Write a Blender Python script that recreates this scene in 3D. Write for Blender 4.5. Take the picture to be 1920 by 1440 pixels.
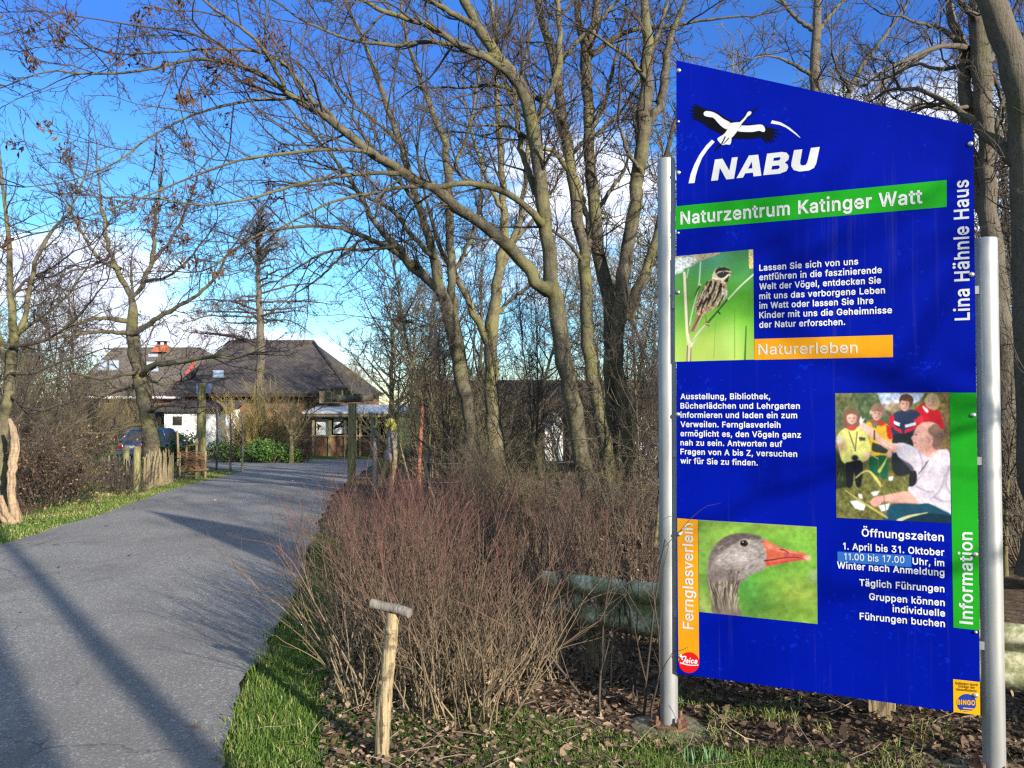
import bpy, math, random
import numpy as np
from mathutils import Vector
from mathutils.geometry import tessellate_polygon

for o in list(bpy.data.objects):
    bpy.data.objects.remove(o)
SC = bpy.context.scene
COL = SC.collection
RNG = np.random.default_rng(7)
random.seed(7)
PI = math.pi

# ------------------------------------------------------------------ camera, sky, sun, exposure
F_PX, HOR, CAM_H = 1443.0, 757.0, 1.6            # focal length and horizon row of the 1920x1440 photograph, eye height
PITCH = math.atan((HOR - 720.0) / F_PX)
cam = bpy.data.cameras.new('camera')
camo = bpy.data.objects.new('camera', cam)
COL.objects.link(camo)
camo.location = (0, 0, CAM_H)
camo.rotation_euler = (PI / 2 + PITCH, 0, 0)
cam.sensor_fit = 'HORIZONTAL'
cam.sensor_width = 36.0
cam.lens = 36.0 * F_PX / 1920.0
cam.clip_start = 0.05
cam.clip_end = 3000
SC.camera = camo

SUN_AZ, SUN_EL = math.radians(140.5), math.radians(18.5)   # azimuth clockwise from +Y (the view direction)
SUN_DIR = Vector((math.sin(SUN_AZ) * math.cos(SUN_EL), math.cos(SUN_AZ) * math.cos(SUN_EL), math.sin(SUN_EL)))
sl = bpy.data.lights.new('sun', 'SUN')
sl.energy = 4.8
sl.angle = math.radians(0.7)
sl.color = (1.0, 0.90, 0.76)
so = bpy.data.objects.new('sun', sl)
COL.objects.link(so)
so.location = (20, -25, 20)
so.rotation_euler = SUN_DIR.to_track_quat('Z', 'Y').to_euler()

SC.view_settings.view_transform = 'Standard'
SC.view_settings.look = 'None'
SC.view_settings.gamma = 1.0
SC.view_settings.exposure = 1.35
SC.render.engine = 'CYCLES'
SC.cycles.max_bounces = 6
SC.cycles.diffuse_bounces = 3
SC.cycles.transparent_max_bounces = 8
SC.cycles.use_denoising = False
SC.cycles.pixel_filter_type = 'BLACKMAN_HARRIS'
SC.cycles.filter_width = 1.35


class NT:
    """A few short-hands for building node trees."""
    def __init__(s, tree):
        s.t = tree
    def n(s, typ, **kw):
        nd = s.t.nodes.new(typ)
        for k, v in kw.items():
            setattr(nd, k, v)
        return nd
    def l(s, a, b):
        s.t.links.new(a, b)
    def val(s, sock, v):
        if hasattr(v, 'is_linked') or hasattr(v, 'links'):
            s.l(v, sock)
        else:
            sock.default_value = v
    def math(s, op, a, b=None, c=None, clamp=False):
        nd = s.n('ShaderNodeMath', operation=op, use_clamp=clamp)
        for i, v in enumerate((a, b, c)):
            if v is not None:
                s.val(nd.inputs[i], v)
        return nd.outputs[0]
    def mix(s, fac, a, b, blend='MIX'):
        nd = s.n('ShaderNodeMix', data_type='RGBA', blend_type=blend)
        s.val(nd.inputs['Factor'], fac)
        s.val(nd.inputs[6], a)
        s.val(nd.inputs[7], b)
        return nd.outputs[2]
    def noise(s, vec, scale, detail=4.0, rough=0.55, dist=0.0):
        nd = s.n('ShaderNodeTexNoise')
        if vec is not None:
            s.l(vec, nd.inputs['Vector'])
        nd.inputs['Scale'].default_value = scale
        nd.inputs['Detail'].default_value = detail
        nd.inputs['Roughness'].default_value = rough
        nd.inputs['Distortion'].default_value = dist
        return nd.outputs['Fac']
    def ramp(s, fac, stops):
        nd = s.n('ShaderNodeValToRGB')
        s.l(fac, nd.inputs[0])
        el = nd.color_ramp.elements
        while len(el) < len(stops):
            el.new(0.5)
        for e, (p, c) in zip(el, stops):
            e.position = p
            e.color = (*c, 1.0) if len(c) == 3 else c
        return nd.outputs['Color']
    def mapr(s, v, a, b, c=0.0, d=1.0, smooth=False):
        nd = s.n('ShaderNodeMapRange', interpolation_type='SMOOTHSTEP' if smooth else 'LINEAR')
        s.val(nd.inputs[0], v)
        for i, q in enumerate((a, b, c, d)):
            nd.inputs[i + 1].default_value = q
        return nd.outputs[0]


def build_world():
    w = bpy.data.worlds.new('World')
    SC.world = w
    w.use_nodes = True
    t = NT(w.node_tree)
    w.node_tree.nodes.clear()
    sky = t.n('ShaderNodeTexSky', sky_type='NISHITA')
    sky.sun_disc = False
    sky.sun_elevation = SUN_EL
    sky.sun_rotation = SUN_AZ
    sky.altitude = 5.0
    sky.air_density = 1.0
    sky.dust_density = 0.1
    sky.ozone_density = 1.6
    hs = t.n('ShaderNodeHueSaturation')
    hs.inputs['Saturation'].default_value = 1.3
    hs.inputs['Hue'].default_value = 0.497
    t.l(sky.outputs[0], hs.inputs['Color'])
    tc = t.n('ShaderNodeTexCoord')
    sx = t.n('ShaderNodeSeparateXYZ')
    t.l(tc.outputs['Generated'], sx.inputs[0])
    az = t.math('MULTIPLY', t.math('ARCTAN2', sx.outputs[0], sx.outputs[1]), 57.2958)
    el = t.math('MULTIPLY', t.math('ARCSINE', sx.outputs[2]), 57.2958)
    cv = t.n('ShaderNodeCombineXYZ')
    t.l(t.math('MULTIPLY', az, 0.05), cv.inputs[0])
    t.l(t.math('MULTIPLY', el, 0.15), cv.inputs[1])
    n1 = t.noise(cv.outputs[0], 1.15, 7.0, 0.62, 0.25)
    n2 = t.noise(cv.outputs[0], 3.2, 5.0, 0.6)

    def bump(a0, e0, sa, se, amp):
        da = t.math('POWER', t.math('ABSOLUTE', t.math('MULTIPLY', t.math('SUBTRACT', az, a0), 1.0 / sa)), 2.0)
        de = t.math('POWER', t.math('ABSOLUTE', t.math('MULTIPLY', t.math('SUBTRACT', el, e0), 1.0 / se)), 2.0)
        ex = t.math('EXPONENT', t.math('MULTIPLY', t.math('ADD', da, de), -1.0))
        return t.math('MULTIPLY', ex, amp)
    bias = None
    for b in ((-30, 9.0, 11, 3.2, 0.50), (-28, 4.5, 10, 2.5, 0.26), (-16, 3.2, 10, 2.4, 0.28), (5, 15, 9, 8, 0.41), (-7, 8, 6, 5, 0.2), (-12, 26, 8, 4, 0.08), (29, 15, 11, 8, 0.42), (60, 14, 18, 9, 0.3), (-70, 12, 20, 7, 0.35),
              (16, 8, 10, 8, 0.2), (150, 20, 40, 14, 0.15)):
        v = bump(*b)
        bias = v if bias is None else t.math('ADD', bias, v)
    dens = t.math('ADD', n1, bias)
    cov = t.mapr(dens, 0.70, 0.96, 0.0, 0.95, True)
    # cloud tops bright, thicker middles greyer
    thick = t.mapr(t.math('ADD', dens, t.math('MULTIPLY', n2, 0.35)), 0.98, 1.28, 0.0, 1.0, True)
    ccol = t.mix(thick, (5.2, 5.35, 5.7, 1), (3.3, 3.5, 4.6, 1))
    tint = t.ramp(t.mapr(el, 0.0, 40.0, 0.0, 1.0), ((0.0, (0.50, 0.60, 0.86)), (0.10, (0.50, 0.67, 0.88)), (0.24, (0.50, 0.74, 0.89)), (0.46, (0.46, 0.66, 0.93)), (0.60, (0.41, 0.51, 0.89)), (0.75, (0.50, 0.62, 0.95)), (1.0, (0.50, 0.62, 0.94))))
    skyc = t.mix(1.0, hs.outputs[0], tint, 'MULTIPLY')
    col = t.mix(cov, skyc, ccol)
    # unseen bright cloud added behind the viewer and overhead as ambient fill
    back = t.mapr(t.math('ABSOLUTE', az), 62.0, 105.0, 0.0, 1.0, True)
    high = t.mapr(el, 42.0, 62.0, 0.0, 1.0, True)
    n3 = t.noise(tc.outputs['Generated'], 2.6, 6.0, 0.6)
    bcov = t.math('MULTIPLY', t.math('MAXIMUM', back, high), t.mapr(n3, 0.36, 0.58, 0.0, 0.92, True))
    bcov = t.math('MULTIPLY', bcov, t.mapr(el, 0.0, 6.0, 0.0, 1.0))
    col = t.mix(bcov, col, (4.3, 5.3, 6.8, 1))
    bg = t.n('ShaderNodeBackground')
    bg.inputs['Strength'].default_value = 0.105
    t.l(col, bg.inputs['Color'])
    out = t.n('ShaderNodeOutputWorld')
    t.l(bg.outputs[0], out.inputs['Surface'])


build_world()

# ------------------------------------------------------------------ photograph pixel -> place in the world (used only to lay things out)
CP, SP = math.cos(PITCH), math.sin(PITCH)


def ray(px, py):
    a, b = (px - 960.0) / F_PX, (720.0 - py) / F_PX
    return np.array((a, CP - b * SP, SP + b * CP))


def P(px, py, Y):
    d = ray(px, py)
    return np.array((0, 0, CAM_H)) + d * (Y / d[1])


def gz(Y):
    """height of the ground: level near the camera, falling a metre towards the houses"""
    t = np.clip((np.asarray(Y, float) - 12.0) / 24.0, 0, 1.0)
    return -1.05 * t ** 1.2


def G(px, py):
    d = ray(px, py)
    t = 3.0
    for _ in range(60):
        z = float(gz(d[1] * t))
        t = 0.5 * t + 0.5 * min((z - CAM_H) / min(d[2], -1e-3), 200.0)
    return np.array((0, 0, CAM_H)) + d * t


def GX(px, Y):
    """ground point at depth Y in the column px"""
    p = P(px, HOR, Y)
    return np.array((p[0], Y, float(gz(Y))))


# ------------------------------------------------------------------ mesh helpers
def mesh_np(name, V, faces, mat, smooth=True, attrs=None, colors=None):
    """V (n,3); faces: list of int arrays (m,k)"""
    me = bpy.data.meshes.new(name)
    V = np.asarray(V, np.float32)
    me.vertices.add(len(V))
    me.vertices.foreach_set('co', V.ravel())
    li, ls, lt = [], [], []
    off = 0
    for Fa in faces:
        Fa = np.asarray(Fa, np.int32)
        if Fa.size == 0:
            continue
        k = Fa.shape[1]
        li.append(Fa.ravel())
        ls.append(off + np.arange(len(Fa), dtype=np.int32) * k)
        lt.append(np.full(len(Fa), k, np.int32))
        off += Fa.size
    li, ls, lt = np.concatenate(li), np.concatenate(ls), np.concatenate(lt)
    me.loops.add(len(li))
    me.loops.foreach_set('vertex_index', li)
    me.polygons.add(len(ls))
    me.polygons.foreach_set('loop_start', ls)
    me.polygons.foreach_set('loop_total', lt)
    me.polygons.foreach_set('use_smooth', np.full(len(ls), smooth, bool))
    me.update(calc_edges=True)
    me.validate()
    for an, av in (attrs or {}).items():
        a = me.attributes.new(an, 'FLOAT', 'POINT')
        a.data.foreach_set('value', np.asarray(av, np.float32))
    if colors is not None:
        a = me.color_attributes.new('print', 'FLOAT_COLOR', 'POINT')
        c4 = np.ones((len(V), 4), np.float32)
        c4[:, :3] = colors
        a.data.foreach_set('color', c4.ravel())
    if mat is not None:
        for m in (mat if isinstance(mat, (list, tuple)) else [mat]):
            me.materials.append(m)
    return me


ROOTLOC = {}


def link(name, me, parent=None, loc=(0, 0, 0)):
    o = bpy.data.objects.new(name, me)
    COL.objects.link(o)
    o.location = loc
    if parent is not None:
        o.parent = parent
    return o


def thing(name, label, cat, loc, group=None):
    o = bpy.data.objects.new(name, None)
    COL.objects.link(o)
    o.empty_display_size = 0.2
    o.location = [float(v) for v in loc]
    tag(o, label, cat, group)
    return o


def tag(o, label=None, cat=None, group=None, kind=None):
    if label: o['label'] = label
    if cat: o['category'] = cat
    if group: o['group'] = group
    if kind: o['kind'] = kind
    return o


def base_of(parent):
    v = np.zeros(3)
    while parent is not None:
        v = v + np.array(parent.location)
        parent = parent.parent
    return v


def copy_tree(o, parent=None, loc=None, rz=0.0, sc=1.0, label=None):
    c = o.copy()
    COL.objects.link(c)
    if parent is not None:
        c.parent = parent
    for ch in o.children:
        copy_tree(ch, c)
    if loc is not None:
        c.location = [float(v) for v in loc]
        c.rotation_euler = (0, 0, rz)
        c.scale = (sc, sc, sc) if not isinstance(sc, tuple) else sc
    if label:
        c['label'] = label
    return c


class MB:
    """collects shapes given in world coordinates and links them as ONE mesh"""
    def __init__(s):
        s.V, s.F, s.n = [], [], 0
    def add(s, V, faces):
        V = np.asarray(V, float)
        s.V.append(V)
        for Fa in faces:
            s.F.append(np.asarray(Fa, int) + s.n)
        s.n += len(V)
        return s
    def quad(s, a, b, c, d):
        return s.add([a, b, c, d], [[[0, 1, 2, 3]]])
    def poly(s, pts):
        return s.add(pts, [[list(range(len(pts)))]])
    def hexa(s, b, t):
        """b: 4 bottom corners counter-clockwise from above, t: 4 top corners"""
        return s.add(list(b) + list(t), [[[3, 2, 1, 0], [4, 5, 6, 7], [0, 1, 5, 4], [1, 2, 6, 5], [2, 3, 7, 6], [3, 0, 4, 7]]])
    def box(s, c, size, rz=0.0):
        c = np.asarray(c, float)
        h = np.asarray(size, float) / 2
        ca, sa = math.cos(rz), math.sin(rz)
        q = []
        for z in (-h[2], h[2]):
            for x, y in ((-h[0], -h[1]), (h[0], -h[1]), (h[0], h[1]), (-h[0], h[1])):
                q.append(c + np.array((x * ca - y * sa, x * sa + y * ca, z)))
        return s.hexa(q[:4], q[4:])
    def prism(s, pts, d):
        """polygon extruded by the vector d, front at pts"""
        n = len(pts)
        pts = np.asarray(pts, float)
        V = np.vstack([pts, pts + np.asarray(d, float)])
        s.add(V, [[list(range(n))], [list(range(2 * n - 1, n - 1, -1))], [[(i + 1) % n, i, n + i, n + (i + 1) % n] for i in range(n)]])
        return s
    def tube(s, pts, rads, sides=10, cap=True):
        pts = np.asarray(pts, float)
        if np.isscalar(rads):
            rads = np.full(len(pts), rads)
        V, Fq = tube_batch(pts[None], np.asarray(rads, float)[None], sides)
        s.add(V, [Fq])
        if cap:
            n = len(pts)
            s.F.append(np.array([list(range(sides - 1, -1, -1))]) + s.n - len(V))
            s.F.append(np.array([[(n - 1) * sides + i for i in range(sides)]]) + s.n - len(V))
        return s
    def build(s, name, mat, parent=None, smooth=False, attrs=None, auto=None):
        V = np.vstack(s.V) - base_of(parent)
        me = mesh_np(name, V, s.F, mat, smooth, attrs)
        if auto is not None:
            try:
                me.set_sharp_from_angle(angle=math.radians(auto))
            except Exception:
                pass
        return link(name, me, parent)


def tube_batch(pts, rad, sides):
    """pts (M,n,3), rad (M,n) -> verts, quads of M open tubes"""
    M, n, _ = pts.shape
    T = np.empty_like(pts)
    T[:, 1:-1] = pts[:, 2:] - pts[:, :-2]
    T[:, 0] = pts[:, 1] - pts[:, 0]
    T[:, -1] = pts[:, -1] - pts[:, -2]
    T /= np.linalg.norm(T, axis=2, keepdims=True) + 1e-9
    mean = pts[:, -1] - pts[:, 0]
    ref = np.zeros((M, 3))
    ax = np.argmin(np.abs(mean), axis=1)
    ref[np.arange(M), ax] = 1.0
    ref = ref[:, None, :]
    N = ref - T * np.sum(T * ref, axis=2, keepdims=True)
    N /= np.linalg.norm(N, axis=2, keepdims=True) + 1e-9
    B = np.cross(T, N)
    a = np.arange(sides) * 2 * PI / sides
    V = pts[:, :, None, :] + rad[:, :, None, None] * (np.cos(a)[None, None, :, None] * N[:, :, None, :] + np.sin(a)[None, None, :, None] * B[:, :, None, :])
    V = V.reshape(-1, 3)
    m = np.arange(M)[:, None, None] * (n * sides)
    i = np.arange(n - 1)[None, :, None] * sides
    j = np.arange(sides)[None, None, :]
    j2 = (j + 1) % sides
    Fq = np.stack([m + i + j, m + i + j2, m + i + sides + j2, m + i + sides + j], axis=3).reshape(-1, 4)
    return V, Fq


def smooth_path(pts, n):
    """Catmull-Rom through the points, n samples evenly along it; pts (k,d)"""
    p = np.asarray(pts, float)
    k = len(p)
    if k == 2:
        t = np.linspace(0, 1, n)[:, None]
        return p[0] * (1 - t) + p[1] * t
    q = np.vstack([2 * p[0] - p[1], p, 2 * p[-1] - p[-2]])
    out = []
    for i in range(k - 1):
        p0, p1, p2, p3 = q[i:i + 4]
        for t in np.linspace(0, 1, 12, endpoint=False):
            out.append(0.5 * (2 * p1 + (p2 - p0) * t + (2 * p0 - 5 * p1 + 4 * p2 - p3) * t * t + (3 * p1 - p0 - 3 * p2 + p3) * t ** 3))
    out.append(p[-1])
    out = np.array(out)
    s = np.concatenate([[0], np.cumsum(np.linalg.norm(np.diff(out[:, :3], axis=0), axis=1))])
    u = np.linspace(0, s[-1], n)
    return np.stack([np.interp(u, s, out[:, c]) for c in range(out.shape[1])], axis=1)


def srgb(r, g, b):
    c = np.array((r, g, b), float) / 255.0
    return tuple(np.where(c <= 0.04045, c / 12.92, ((c + 0.055) / 1.055) ** 2.4))


# ------------------------------------------------------------------ materials
def new_mat(name, rough=0.8, spec=0.3):
    m = bpy.data.materials.new(name)
    m.use_nodes = True
    t = NT(m.node_tree)
    b = m.node_tree.nodes['Principled BSDF']
    b.inputs['Roughness'].default_value = rough
    b.inputs['Specular IOR Level'].default_value = spec
    return m, t, b


def pos(t, scale=(1, 1, 1)):
    g = t.n('ShaderNodeNewGeometry')
    mp = t.n('ShaderNodeMapping')
    mp.inputs['Scale'].default_value = scale
    t.l(g.outputs['Position'], mp.inputs[0])
    return mp.outputs[0]


def add_bump(t, b, h, strength=0.4, dist=0.02):
    nd = t.n('ShaderNodeBump')
    nd.inputs['Strength'].default_value = strength
    nd.inputs['Distance'].default_value = dist
    t.l(h, nd.inputs['Height'])
    t.l(nd.outputs[0], b.inputs['Normal'])


def noise_mat(name, stops, scale=6.0, stretch=(1, 1, 1), rough=0.8, bump=0.0, bscale=None, bdist=0.02, detail=5.0, spec=0.25, metal=0.0):
    m, t, b = new_mat(name, rough, spec)
    v = pos(t, stretch)
    n = t.noise(v, scale, detail, 0.6)
    t.l(t.ramp(n, stops), b.inputs['Base Color'])
    b.inputs['Metallic'].default_value = metal
    if bump:
        add_bump(t, b, t.noise(v, bscale or scale * 3, 5.0, 0.65), bump, bdist)
    return m


def bark_mat(name, dark, light, moss, moss_amt=0.5, bump=0.7, ridge=1.0):
    m, t, b = new_mat(name, 0.9, 0.12)
    v2 = pos(t)
    fiss = t.noise(pos(t, (10 * ridge, 10 * ridge, 2.6)), 2.4, 5.0, 0.7)
    rings = t.noise(pos(t, (3, 3, 26)), 1.6, 4.0, 0.6)
    blot = t.noise(v2, 5.5, 6.0, 0.7, 0.6)
    fine = t.noise(v2, 55.0, 4.0, 0.7)
    h = t.math('ADD', t.math('MULTIPLY', fiss, 0.30 + 0.22 * (ridge - 1)), t.math('ADD', t.math('MULTIPLY', blot, 0.40), t.math('ADD', t.math('MULTIPLY', rings, 0.14), t.math('MULTIPLY', fine, 0.16))))
    c = t.ramp(h, ((0.36, dark), (0.50, tuple(0.5 * (p + q) for p, q in zip(dark, light))), (0.62, light)))
    lich = t.mapr(t.noise(v2, 9.0, 5.0, 0.75, 1.2), 0.60, 0.68, 0.0, 0.55, True)
    c = t.mix(lich, c, (light[0] * 1.5, light[1] * 1.55, light[2] * 1.5, 1))
    m2 = t.noise(v2, 1.7, 4.0, 0.6)
    m3 = t.noise(v2, 16.0, 4.0, 0.65)
    f = t.mapr(t.math('ADD', m2, t.math('MULTIPLY', m3, 0.5)), 0.86 - 0.3 * moss_amt, 1.02 - 0.2 * moss_amt, 0.0, 0.85, True)
    c = t.mix(f, c, (*moss, 1))
    t.l(c, b.inputs['Base Color'])
    add_bump(t, b, h, bump, 0.05)
    return m


M = {}
M['bark'] = bark_mat('grey olive bark', (0.022, 0.019, 0.014), (0.132, 0.119, 0.084), (0.118, 0.112, 0.048), 0.6, 1.0)
M['bark_rough'] = bark_mat('rugged grey bark', (0.016, 0.014, 0.011), (0.115, 0.10, 0.077), (0.075, 0.075, 0.032), 0.35, 1.0, 2.2)
M['bark_yellow'] = bark_mat('pale yellowish bark', (0.03, 0.026, 0.017), (0.165, 0.148, 0.094), (0.138, 0.13, 0.053), 0.6, 1.0)  # bark of a lighter, yellower colour
M['bark_bare'] = bark_mat('bare orange grey wood', (0.085, 0.055, 0.032), (0.33, 0.24, 0.155), (0.17, 0.14, 0.10), 0.35, 1.0, 1.5)
M['twig'] = noise_mat('grey brown twigs', ((0.3, (0.026, 0.02, 0.016)), (0.7, (0.078, 0.062, 0.05))), 1.5, rough=0.85)
M['twig_purple'] = noise_mat('purplish brown twigs', ((0.3, (0.032, 0.023, 0.024)), (0.7, (0.092, 0.068, 0.066))), 1.5, rough=0.85)
M['twig_grey'] = noise_mat('pale grey brown twigs', ((0.3, (0.06, 0.048, 0.036)), (0.7, (0.165, 0.135, 0.10))), 1.4, rough=0.85)
M['twig_olive'] = noise_mat('olive brown twigs', ((0.3, (0.07, 0.057, 0.03)), (0.7, (0.165, 0.14, 0.078))), 1.2, rough=0.85)
M['twig_yellow'] = noise_mat('yellowish twigs', ((0.3, (0.14, 0.11, 0.04)), (0.7, (0.28, 0.22, 0.085))), 1.2, rough=0.85)
M['deadleaf'] = noise_mat('dry brown seed clusters', ((0.3, (0.035, 0.017, 0.012)), (0.7, (0.11, 0.056, 0.035))), 6, rough=0.8)


def shrub_mat():
    m, t, b = new_mat('red tipped shrub stems', 0.7, 0.25)
    a = t.n('ShaderNodeAttribute', attribute_name='tip')
    n = t.noise(pos(t), 6.0, 3.0)
    rs = t.n('ShaderNodeAttribute', attribute_name='stem')
    f = t.math('ADD', a.outputs['Fac'], t.math('ADD', t.math('MULTIPLY', t.math('SUBTRACT', n, 0.5), 0.5), t.math('MULTIPLY', t.math('SUBTRACT', rs.outputs['Fac'], 0.55), 0.55)))
    c = t.ramp(f, ((0.0, (0.165, 0.13, 0.078)), (0.45, (0.14, 0.103, 0.068)), (0.78, (0.10, 0.064, 0.047)), (1.0, (0.105, 0.047, 0.04))))
    dk = t.mapr(rs.outputs['Fac'], 0.0, 1.0, 0.45, 1.35)
    c = t.mix(1.0, c, dk, 'MULTIPLY')
    t.l(c, b.inputs['Base Color'])
    return m


M['redshrub'] = shrub_mat()


def rand_leaf_mat(name, stops, rough=0.75):
    m, t, b = new_mat(name, rough, 0.2)
    a = t.n('ShaderNodeAttribute', attribute_name='rnd')
    t.l(t.ramp(a.outputs['Fac'], stops), b.inputs['Base Color'])
    return m


M['litter'] = rand_leaf_mat('fallen oak leaves', ((0.0, (0.028, 0.019, 0.013)), (0.45, (0.075, 0.05, 0.032)), (0.8, (0.165, 0.11, 0.068)), (1.0, (0.33, 0.235, 0.155))))
M['grass'] = rand_leaf_mat('grass blades', ((0.0, (0.028, 0.048, 0.010)), (0.45, (0.055, 0.105, 0.016)), (0.75, (0.10, 0.145, 0.028)), (1.0, (0.30, 0.25, 0.12))), 0.55)
M['brownleaf'] = rand_leaf_mat('brown hedge leaves', ((0.0, (0.05, 0.03, 0.018)), (0.6, (0.11, 0.065, 0.038)), (1.0, (0.19, 0.13, 0.07))))
M['greenleaf'] = rand_leaf_mat('glossy evergreen leaves', ((0.0, (0.02, 0.05, 0.012)), (0.6, (0.045, 0.105, 0.02)), (1.0, (0.11, 0.19, 0.04))), 0.4)
M['conifer'] = rand_leaf_mat('dark juniper sprays', ((0.0, (0.018, 0.035, 0.012)), (0.6, (0.04, 0.07, 0.02)), (1.0, (0.085, 0.12, 0.035))), 0.6)
M['shoot'] = rand_leaf_mat('blue green shoots', ((0.0, (0.05, 0.11, 0.05)), (1.0, (0.14, 0.24, 0.09))), 0.45)

# ------------------------------------------------------------------ branching plants, grown level by level
def unit(v):
    return v / (np.linalg.norm(v, axis=-1, keepdims=True) + 1e-9)


def grow(p, d, L, R, n, wob, up, rng, taper=0.4, curl=0.0):
    """M branches from points p along d: wandering polylines with n+1 points"""
    Mn = len(p)
    pts = np.empty((Mn, n + 1, 3))
    pts[:, 0] = p
    d = unit(d.copy())
    bend = unit(rng.normal(size=(Mn, 3))) * curl
    for i in range(n):
        d = unit(d + rng.normal(size=(Mn, 3)) * wob + bend + np.array((0, 0, up)))
        pts[:, i + 1] = pts[:, i] + d * (L / n)[:, None]
    rad = R[:, None] * np.linspace(1, taper, n + 1)[None]
    return pts, rad


def spawn(pts, rad, L, k, tmin, tmax, amin, amax, ratio, rng, up=0.15, rr=0.62, drop=0.45, keep=None):
    """k children per branch; returns p, d, L, R"""
    Mn, n1, _ = pts.shape
    t = np.linspace(tmin, tmax, k)[None] + rng.uniform(-0.5, 0.5, (Mn, k)) * (tmax - tmin) / k
    t = np.clip(t, 0.02, 0.995) * (n1 - 1)
    i = np.minimum(t.astype(int), n1 - 2)
    f = t - i
    m = np.arange(Mn)[:, None]
    a, b = pts[m, i], pts[m, i + 1]
    p = a * (1 - f[..., None]) + b * f[..., None]
    d = unit(b - a)
    r = rad[m, i] * (1 - f) + rad[m, i + 1] * f
    rv = unit(rng.normal(size=(Mn, k, 3)))
    perp = unit(rv - d * np.sum(rv * d, -1, keepdims=True))
    ang = np.radians(rng.uniform(amin, amax, (Mn, k)))[..., None]
    cd = unit(np.cos(ang) * d + np.sin(ang) * perp + np.array((0, 0, up)))
    tt = t / (n1 - 1)
    LL = L[:, None] * ratio * (1 - drop * tt) * rng.uniform(0.6, 1.25, (Mn, k))
    p, cd, LL, r = p.reshape(-1, 3), cd.reshape(-1, 3), LL.ravel(), (r * rr).ravel()
    if keep is not None:
        s = rng.uniform(size=len(p)) < keep
        p, cd, LL, r = p[s], cd[s], LL[s], r[s]
    return p, cd, LL, r


class Bag:
    """tubes gathered for one mesh, with an optional value per point"""
    def __init__(s):
        s.V, s.F, s.A, s.B, s.n = [], [], [], [], 0
    def put(s, pts, rad, sides, att=None, per=None):
        V, Fq = tube_batch(pts, rad, sides)
        s.V.append(V)
        s.F.append(Fq + s.n)
        s.n += len(V)
        if att is not None:
            s.A.append(np.repeat(att.ravel(), sides))
        if per is not None:
            s.B.append(np.repeat(per, pts.shape[1] * sides))
    def build(s, name, mat, parent, shift=None):
        V = np.vstack(s.V) - (base_of(parent) if shift is None else shift)
        at = {'tip': np.concatenate(s.A)} if s.A else {}
        if s.B:
            at['stem'] = np.concatenate(s.B)
        return link(name, mesh_np(name, V, [np.vstack(s.F)], mat, True, at), parent)


def leaf_quads(c, size, rng, hang=0.0, asp=0.5, fold=0.35):
    """folded little leaves at the points c: two quads each"""
    n = len(c)
    ax = rng.normal(size=(n, 3))
    ax[:, 2] -= hang
    ax = unit(ax)
    rv = unit(rng.normal(size=(n, 3)))
    sd = unit(np.cross(ax, rv))
    nm = np.cross(sd, ax)
    s = (size * rng.uniform(0.6, 1.3, n))[:, None]
    w = s * asp
    k = s * fold * rng.uniform(0.2, 1.0, (n, 1))
    a, b = c - ax * s * 0.5, c + ax * s * 0.5 + nm * k * 0.4
    l, r = c - sd * w * 0.5 + nm * k, c + sd * w * 0.5 + nm * k
    V = np.stack([a, l, b, r], 1).reshape(-1, 3)
    q = np.arange(n)[:, None] * 4
    F3 = np.vstack([q + [0, 2, 1], q + [0, 3, 2]])
    return V, F3, np.repeat(rng.uniform(size=n), 4)


def twigs_on(bag, limbs, rng, dens=3.0, l1=(0.9, 2.2), r1=0.016, up=0.12, spread=(35, 70), depth=4, r_min=0.0032, k2=6, k3=5, k4=2, wob=0.13, tmin=0.15, side_up=0.0, curl=0.03):
    """fills limbs [(pts,rad)] with branches, twigs and twiglets; returns the twig tips"""
    ps, ds, Ls, Rs = [], [], [], []
    for lp, lr in limbs:
        seg = np.linalg.norm(np.diff(lp, axis=0), axis=1)
        k = max(2, int(seg.sum() * dens))
        p, d, L, R = spawn(lp[None], lr[None], np.array([1.0]), k, tmin, 0.99, spread[0], spread[1], 1.0, rng, up=up, drop=0.0)
        ps.append(p); ds.append(d); Rs.append(np.minimum(R, r1))
        Ls.append(rng.uniform(l1[0], l1[1], k))
    # limbs end in a leading shoot of their own
    for lp, lr in limbs:
        ps.append(lp[-1:]); ds.append(unit(lp[-1:] - lp[-2:-1])); Rs.append(lr[-1:]); Ls.append(np.array([l1[1] * 0.8]))
    p, d, L, R = np.vstack(ps), np.vstack(ds), np.concatenate(Ls), np.maximum(np.concatenate(Rs), r_min * 1.8)
    pts, rad = grow(p, d, L, R, 7, wob, 0.035 + side_up, rng, 0.35, curl)
    bag.put(pts, rad, 5)
    tips = [pts[:, -1]]
    p, d, LL, r = spawn(pts, rad, L, k2, 0.2, 0.98, 28, 62, 0.52, rng, up=0.1)
    pts, rad = grow(p, d, LL, np.clip(r, r_min * 1.3, r1 * 0.5), 5, wob, 0.03 + side_up, rng, 0.5, curl * 1.5)
    bag.put(pts, rad, 4)
    if depth >= 3:
        p, d, LL, r = spawn(pts, rad, LL, k3, 0.15, 0.98, 28, 65, 0.5, rng, up=0.08)
        pts, rad = grow(p, d, LL, np.clip(r, r_min, r1 * 0.32), 4, wob * 1.3, 0.03 + side_up, rng, 0.6, curl * 2)
        bag.put(pts, rad, 3)
        tips.append(pts[:, -1])
        if depth >= 4:
            p, d, LL, r = spawn(pts, rad, LL, k4, 0.25, 0.95, 30, 65, 0.55, rng, up=0.05)
            pts, rad = grow(p, d, LL, np.full(len(p), r_min * 0.85), 3, wob * 1.3, 0.03 + side_up, rng, 0.7, curl * 2)
            bag.put(pts, rad, 3)
            tips.append(pts[:, -1])
    return np.vstack(tips)


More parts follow.
